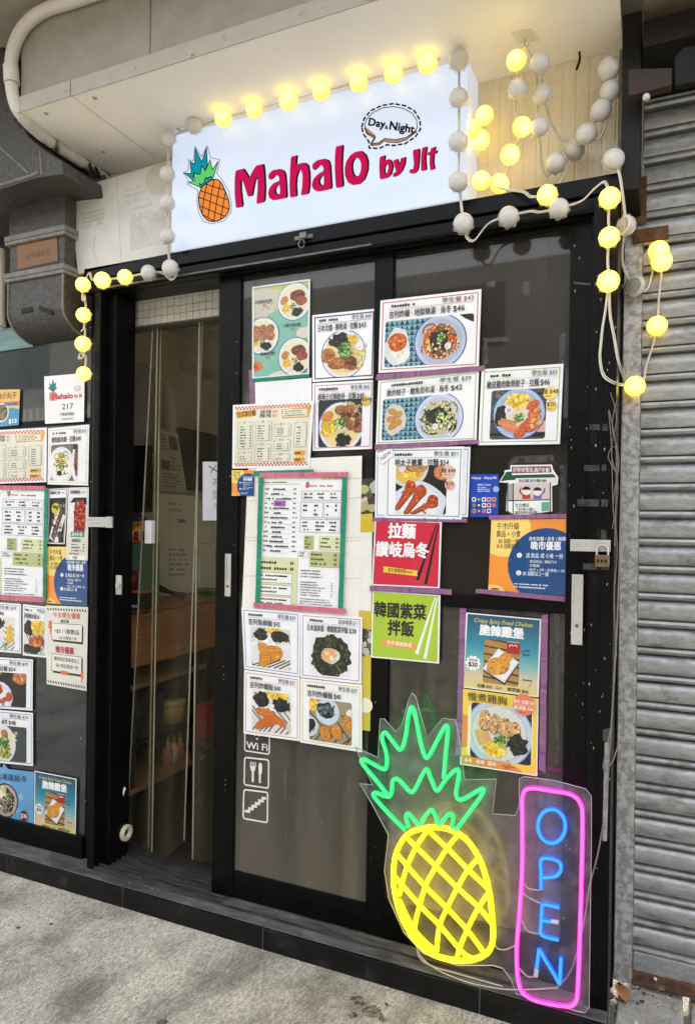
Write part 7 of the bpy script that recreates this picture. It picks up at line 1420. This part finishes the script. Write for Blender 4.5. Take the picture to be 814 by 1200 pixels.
mb = MB(); mb.lathe((cx0.x, Yq, zz), [(0.0275 * s, 0.093 * s), (0.034 * s, 0.090 * s), (0.030 * s, 0.100 * s), (0.020 * s, 0.114 * s), (0, 0.118 * s)], 'Z', 18); mb.build('cap', nav, dk)
mb = MB(); mb.ball((cx0.x + 0.022 * s, Yq - 0.024 * s, zz + 0.078 * s), 0.011 * s, (1.3, 1.3, 0.5)); mb.build('bill', orb, dk)
for q in (-1, 1): mb = MB(); mb.ball((cx0.x + 0.006 * s + 0.012 * s * q, Yq - 0.026 * s, zz + 0.088 * s), 0.004 * s); mb.build('eye', nav, dk)
mb = MB(); mb.lathe((cx0.x, Yq, zz), [(0.0395 * s, 0.012 * s), (0.0415 * s, 0.030 * s), (0.035 * s, 0.050 * s)], 'Z', 20); mb.build('vest', red, dk)
mb = MB()
for d in (-0.8, -1.5, -2.3): 
    pts = [(cx0.x + rr * s * math.cos(d), Yq + rr * s * math.sin(d), zz + h * s) for rr, h in ((0.041, 0.013), (0.0428, 0.030), (0.0365, 0.050))]; mb.tube(pts, 0.003 * s, 6)
mb.build('vest_stripe', wht, dk)
P = Paint([(145, 593), (166, 593), (166, 609), (145, 609)], YD + 0.13, tint=0.7); pts = [(0.0, 1)] + [(0.5 - 0.5 * math.cos(math.pi * k / 10), 1 - 0.95 * math.sin(math.pi * k / 10)) for k in range(1, 10)] + [(1, 1)]; P.poly(pts, (120, 84, 90)); P.poly([(0.06 + 0.88 * u, 1 - 0.88 * (1 - v)) for u, v in pts], (190, 120, 130)); P.text('AD', 0.5, 0.88, 0.4, (226, 214, 120), 0.03, 'c'); o = P.build('arch_sign', None, INK); tag(o, 'small pink arched toy sign behind the duck', 'sign')
blk = mat('black_carton', (0.014, 0.012, 0.012), (0.02, 0.018, 0.018), 8, rough=0.4); org = mat('orange_card', (0.5, 0.12, 0.03), (0.55, 0.15, 0.04), 8, rough=0.5)
a, b = F(143, 692, YD - 0.08), F(164, 692, YD - 0.08); bx = thing('carton', 'black carton with orange edge on the counter by the left jamb', 'box', (a.x, YD, zc_))
mb = MB(); mb.box(a.x, b.x, YD - 0.08, YD - 0.004, zc_, a.z - 0.008); mb.build('carton_body', blk, bx, bevel=0.001)
mb = MB(); mb.box(a.x - 0.001, b.x + 0.001, YD - 0.081, YD - 0.003, a.z - 0.0075, a.z); mb.build('lid', org, bx, bevel=0.001)
mb = MB()
for k in range(4): mb.box(a.x + 0.03 + 0.014 * k, a.x + 0.04 + 0.014 * k, YD - 0.0808, YD - 0.0802, zc_ + 0.012, zc_ + 0.022)
mb.build('printed_marks', wht, bx)
c = F(153, 690, YD - 0.04); c.z = a.z; hj = F(153, 669, YD - 0.04).z - a.z; mb = MB(); mb.lathe(c, [(0, 0.001), (0.027, 0.001), (0.028, hj * 0.7), (0.024, hj * 0.76), (0.026, hj * 0.8), (0.026, hj), (0, hj)], 'Z', 18); o = mb.build('jar', mat('dark_red_jar', (0.12, 0.012, 0.01), (0.17, 0.02, 0.015), 8, rough=0.25)); tag(o, 'dark red jar standing on the black carton by the jamb', 'jar')
mb = MB()
for k, (p0, p1) in enumerate((((180, 684), (214, 702)), ((176, 690), (216, 697)), ((170, 676), (190, 690)))): mb.tube([XP(p0[0], p0[1], -2.0), XP(p1[0], p1[1], -2.0)], 0.009, 8)
o = mb.build('tongs', DARKST); tag(o, 'dark kitchen tongs lying across the wooden counter', 'tongs')
c = XP(243, 686, -2.02); mb = MB(); mb.lathe((c.x, c.y, zc_), [(0, 0.001), (0.04, 0.001), (0.055, 0.03), (0.05, 0.03), (0.036, 0.008), (0, 0.008)], 'Z', 20); o = mb.build('dish', mat('green_plastic', (0.02, 0.16, 0.08), (0.03, 0.2, 0.1), 8, rough=0.4)); tag(o, 'small green plastic dish on the far end of the counter', 'dish')
# things at the foot of the left jamb
c = F(144, 977, 0.0); mb = MB(); q = MB(); q.lathe((c.x, 0.01, c.z), [(0.014, -0.014), (0.030, -0.014), (0.030, 0.014), (0.014, 0.014), (0.014, -0.014)], 'X', 20); o = q.build('tape_roll', mat('buff_tape', (0.5, 0.44, 0.30), (0.56, 0.5, 0.36), 10, rough=0.5)); tag(o, 'roll of buff tape hooked low inside the left jamb', 'tape roll')
mb = MB(); R = random.Random(3); mb.ball(F(142, 929, 0.0), 0.018, (0.8, 0.7, 2.2), 14, 10); mb.v = [tuple(Vector(v) + Vector((R.uniform(-.004, .004),) * 3)) for v in mb.v]; o = mb.build('cloth', wht); tag(o, 'small white rag hanging low on the left jamb', 'cloth')
# lock on the left jamb lining
mb = MB(); a, b = F(137, 674, -0.076), F(143, 697, -0.076); mb.box(a.x, b.x, -0.082, -0.0755, b.z, a.z); mb.box(a.x + 0.004, b.x - 0.004, -0.088, -0.082, (a.z + b.z) / 2 - 0.012, (a.z + b.z) / 2 + 0.006); o = mb.build('door_lock', STEEL, bevel=0.001); tag(o, 'small steel door lock on the left jamb lining', 'lock')

# ------------------------------------------------------------------ clear strip curtain
sc_ = thing('strip_curtain', 'yellowed clear plastic strip curtain hanging in the open doorway', 'curtain', tuple(F(200, 1005, 0.09)))
cv = bpy.data.materials.new('yellowed_pvc'); cv.use_nodes = True; nt = cv.node_tree
p = nt.nodes['Principled BSDF']; p.inputs['Base Color'].default_value = (0.20, 0.17, 0.105, 1); p.inputs['Roughness'].default_value = 0.22
tr = nt.nodes.new('ShaderNodeBsdfTransparent'); tr.inputs[0].default_value = (0.86, 0.81, 0.66, 1); mx = nt.nodes.new('ShaderNodeMixShader')
ge = nt.nodes.new('ShaderNodeNewGeometry'); no = nt.nodes.new('ShaderNodeTexNoise'); no.inputs['Scale'].default_value = 5; mp = nt.nodes.new('ShaderNodeMapping'); mp.inputs['Scale'].default_value = (3, 1, 0.5)
nt.links.new(ge.outputs['Position'], mp.inputs[0]); nt.links.new(mp.outputs[0], no.inputs['Vector'])
mr = nt.nodes.new('ShaderNodeMapRange'); mr.inputs[1].default_value = 0.3; mr.inputs[2].default_value = 0.8; mr.inputs[3].default_value = 0.05; mr.inputs[4].default_value = 0.16; nt.links.new(no.outputs['Fac'], mr.inputs[0])
sx = nt.nodes.new('ShaderNodeSeparateXYZ'); nt.links.new(ge.outputs['Position'], sx.inputs[0]); mz = nt.nodes.new('ShaderNodeMapRange'); mz.inputs[1].default_value = 0.1; mz.inputs[2].default_value = 0.75; mz.inputs[3].default_value = 0.085; mz.inputs[4].default_value = 0.0; nt.links.new(sx.outputs['Z'], mz.inputs[0])
ad = nt.nodes.new('ShaderNodeMath'); nt.links.new(mr.outputs[0], ad.inputs[0]); nt.links.new(mz.outputs[0], ad.inputs[1]); nt.links.new(ad.outputs[0], mx.inputs[0])   # stronger light at the foot of the strips, painted into the mix
nt.links.new(tr.outputs[0], mx.inputs[1]); nt.links.new(p.outputs[0], mx.inputs[2]); nt.links.new(mx.outputs[0], nt.nodes['Material Output'].inputs['Surface'])
ce = mat('pvc_strip_edge', (0.24, 0.225, 0.155), (0.32, 0.30, 0.21), 10, rough=0.3)
def strip(tl, tr_, bl, br_, wav, ph, Yc):
    nu, nv = 14, 24; v = []
    for j in range(nv + 1):
        t = j / nv
        for i in range(nu + 1):
            u = i / nu; x = (tl[0] * (1 - u) + tr_[0] * u) * (1 - t) + (bl[0] * (1 - u) + br_[0] * u) * t
            y = (tl[1] * (1 - u) + tr_[1] * u) * (1 - t) + (bl[1] * (1 - u) + br_[1] * u) * t
            v.append(F(x, y + t * 8 * math.sin(u * math.pi) * wav, Yc + 0.03 * wav * t * math.sin(ph + u * 5.5)))
    f = [(j * (nu + 1) + i, j * (nu + 1) + i + 1, (j + 1) * (nu + 1) + i + 1, (j + 1) * (nu + 1) + i) for j in range(nv) for i in range(nu)]
    mb = MB(); mb.add(v, f, smooth=True); st_ = mb.build('strip', cv, sc_)
    for side in (0, nu):
        mb = MB(); mb.tube([Vector(v[j * (nu + 1) + side]) + Vector((0, -0.002, 0)) for j in range(nv + 1)], 0.0040, 6, flat=0.4); mb.build('strip_edge', ce, st_)
strip((180, 369), (189, 368), (148, 985), (178, 1006), 1.0, 0.4, 0.10)
strip((185, 369), (238, 365), (174, 1007), (216, 985), 1.0, 2.0, 0.09)
strip((234, 366), (270, 362), (226, 1007), (268, 1002), 0.7, 4.0, 0.08)
mb = MB(); a, b = F(158, 367, 0.085), F(270, 360, 0.085); mb.box(-1.95, -1.30, 0.08, 0.11, a.z - 0.018, a.z + 0.018); mb.build('rail', wp, sc_, bevel=0.002)
P = Paint([(237.5, 541), (263, 541), (262, 610), (237.5, 610)], 0.066, tint=0.8); P.rect(0, 0, 1, 1, (214, 214, 222)); P.stroke([(0.3, 0.08), (0.65, 0.16)], 0.02, (60, 60, 66)); P.stroke([(0.62, 0.06), (0.36, 0.19)], 0.016, (60, 60, 66)); P.text('不設', 0.72, 0.42, 0.13, (90, 90, 100), 0.0, 'c', w=0.5); P.text('堂食', 0.72, 0.62, 0.13, (120, 120, 128), 0.0, 'c', w=0.5); P.text('外賣', 0.74, 0.82, 0.12, (140, 140, 150), 0.0, 'c', w=0.46); o = P.build('handwritten_sheet', None, INK); tag(o, 'white handwritten sheet with a cross hung on the strip curtain', 'notice')
mb = MB(); a, b = F(174, 610, 0.09), F(181.5, 637, 0.09); mb.box(a.x, b.x, 0.068, 0.092, b.z, a.z); mb.box(a.x + 0.004, b.x - 0.004, 0.064, 0.068, b.z + 0.02, a.z - 0.02); o = mb.build('curtain_clip', wht, bevel=0.002); tag(o, 'small white plastic clip on the strip curtain', 'clip')

# ================================================================== litter and marks on the pavement
dl = mat('dried_leaf', (0.30, 0.12, 0.04), (0.46, 0.22, 0.09), 30, rough=0.7, bump=0.3)
def leaf(px, py, z, L, wd, ang, label, m):
    c = G(px, py, z); mb = MB(); n = 8; v = []
    for i in range(n + 1):
        t = i / n; w = wd * math.sin(math.pi * min(1, t * 0.96 + 0.03)) ** 0.8; h = 0.012 * math.sin(math.pi * t) + 0.002
        x, y = (t - 0.5) * L, 0
        for s_, dz in ((-1, 0.006), (0, 0), (1, 0.008)):
            q = Vector((x, s_ * w, h + dz)); q.rotate(Matrix.Rotation(ang, 3, 'Z')); v.append(c + q)
    f = [(3 * i + k, 3 * i + k + 1, 3 * i + k + 4, 3 * i + k + 3) for i in range(n) for k in (0, 1)]
    mb.add(v, f, smooth=True); mb.tube([v[3 * n + 1], Vector(v[3 * n + 1]) + Vector((0.02 * math.cos(ang), 0.02 * math.sin(ang), 0.0))], 0.0012, 5); o = mb.build('dried_leaf', m); tag(o, label, 'leaf'); return o
leaf(728, 1168, 0.04, 0.075, 0.017, 1.9, 'curled brown dry leaf at the foot of the shutter rail', dl)
leaf(716, 1176, 0.02, 0.04, 0.012, 0.6, 'small dark brown leaf scrap beside the black jamb foot', mat('dark_leaf', (0.10, 0.05, 0.025), (0.16, 0.09, 0.05), 30, rough=0.8))
mb = MB(); R = random.Random(14)
for i in range(230):
    if i >= 150: x, y = R.uniform(-2.4, -0.1), -0.173 - abs(R.gauss(0, 0.012)); z0 = 0.001
    elif i < 90: x, y = R.uniform(-0.09, 0.30), R.uniform(-0.02, 0.13); z0 = 0.015 + 0.035 * (y + 0.3) / 0.44 + 0.004
    elif i < 120: x, y = R.uniform(-1.9, -0.2), R.uniform(-0.165, -0.07); z0 = 0.067
    else: x, y = R.uniform(-0.09, 0.1), R.uniform(-0.28, -0.05); z0 = 0.015 + 0.035 * (y + 0.3) / 0.44 + 0.004
    s_ = R.uniform(0.001, 0.0035) if 90 <= i < 120 or i >= 150 else R.uniform(0.002, 0.010); a = R.uniform(0, 6.28)
    pts = [Vector((x + s_ * R.uniform(0.5, 1) * math.cos(a + k * 1.57), y + s_ * R.uniform(0.3, 1) * math.sin(a + k * 1.57), z0 + R.uniform(0, s_ * 0.5))) for k in range(4)]
    mb.prism(pts, (0, 0, s_ * 0.25), mi=R.choice((0, 0, 1, 2)))
o = mb.build('litter', [mat('dark_dirt', (0.03, 0.025, 0.02), (0.06, 0.05, 0.04), 40, rough=0.9), dl, mat('pale_grit', (0.4, 0.38, 0.34), (0.5, 0.48, 0.44), 40, rough=0.9)]); o['kind'] = 'stuff'; o['label'] = 'dirt, grit and leaf scraps along the shopfront foot'
# dark greasy spots on the pavement
sm_ = bpy.data.materials.new('greasy_stain'); sm_.use_nodes = True; nt = sm_.node_tree; p = nt.nodes['Principled BSDF']; p.inputs['Base Color'].default_value = (0.06, 0.045, 0.028, 1); p.inputs['Roughness'].default_value = 0.5
tr = nt.nodes.new('ShaderNodeBsdfTransparent'); mx = nt.nodes.new('ShaderNodeMixShader'); ge = nt.nodes.new('ShaderNodeNewGeometry'); no = nt.nodes.new('ShaderNodeTexNoise'); no.inputs['Scale'].default_value = 45; no.inputs['Detail'].default_value = 8; nt.links.new(ge.outputs['Position'], no.inputs['Vector'])
mr = nt.nodes.new('ShaderNodeMapRange'); mr.inputs[1].default_value = 0.38; mr.inputs[2].default_value = 0.62; mr.inputs[3].default_value = 0.0; mr.inputs[4].default_value = 0.75; nt.links.new(no.outputs['Fac'], mr.inputs[0]); nt.links.new(mr.outputs[0], mx.inputs[0]); nt.links.new(tr.outputs[0], mx.inputs[1]); nt.links.new(p.outputs[0], mx.inputs[2]); nt.links.new(mx.outputs[0], nt.nodes['Material Output'].inputs['Surface'])
mb = MB(); R = random.Random(22)
for px, py, rx in ((437, 1186, 0.022), (420, 1173, 0.018), (412, 1190, 0.012), (455, 1178, 0.008), (448, 1194, 0.012), (295, 1152, 0.006), (22, 1087, 0.008), (60, 1083, 0.006), (118, 1076, 0.006), (190, 1199, 0.012)):
    c = G(px, py, 0.0015); n = 22; pts = [c + Vector((rx * (1 + R.uniform(-.3, .3)) * math.cos(6.283 * k / n) * 1.2, rx * (1 + R.uniform(-.3, .3)) * math.sin(6.283 * k / n), 0)) for k in range(n)]
    mb.add(pts, [tuple(range(n))])
struct(mb.build('pavement_stains', sm_))
dp = sm_.copy(); dp.name = 'damp_patch'
for n_ in dp.node_tree.nodes:
    if n_.type == 'MAP_RANGE': n_.inputs[1].default_value = 0.5; n_.inputs[2].default_value = 0.78; n_.inputs[4].default_value = 0.24
    if n_.type == 'TEX_NOISE': n_.inputs['Scale'].default_value = 4.2
    if n_.type == 'BSDF_PRINCIPLED': n_.inputs['Base Color'].default_value = (0.11, 0.095, 0.07, 1)
mb = MB(); mb.box(-2.6, 0.2, -1.2, -0.1735, 0.0005, 0.0008); struct(mb.build('pavement_damp', dp))
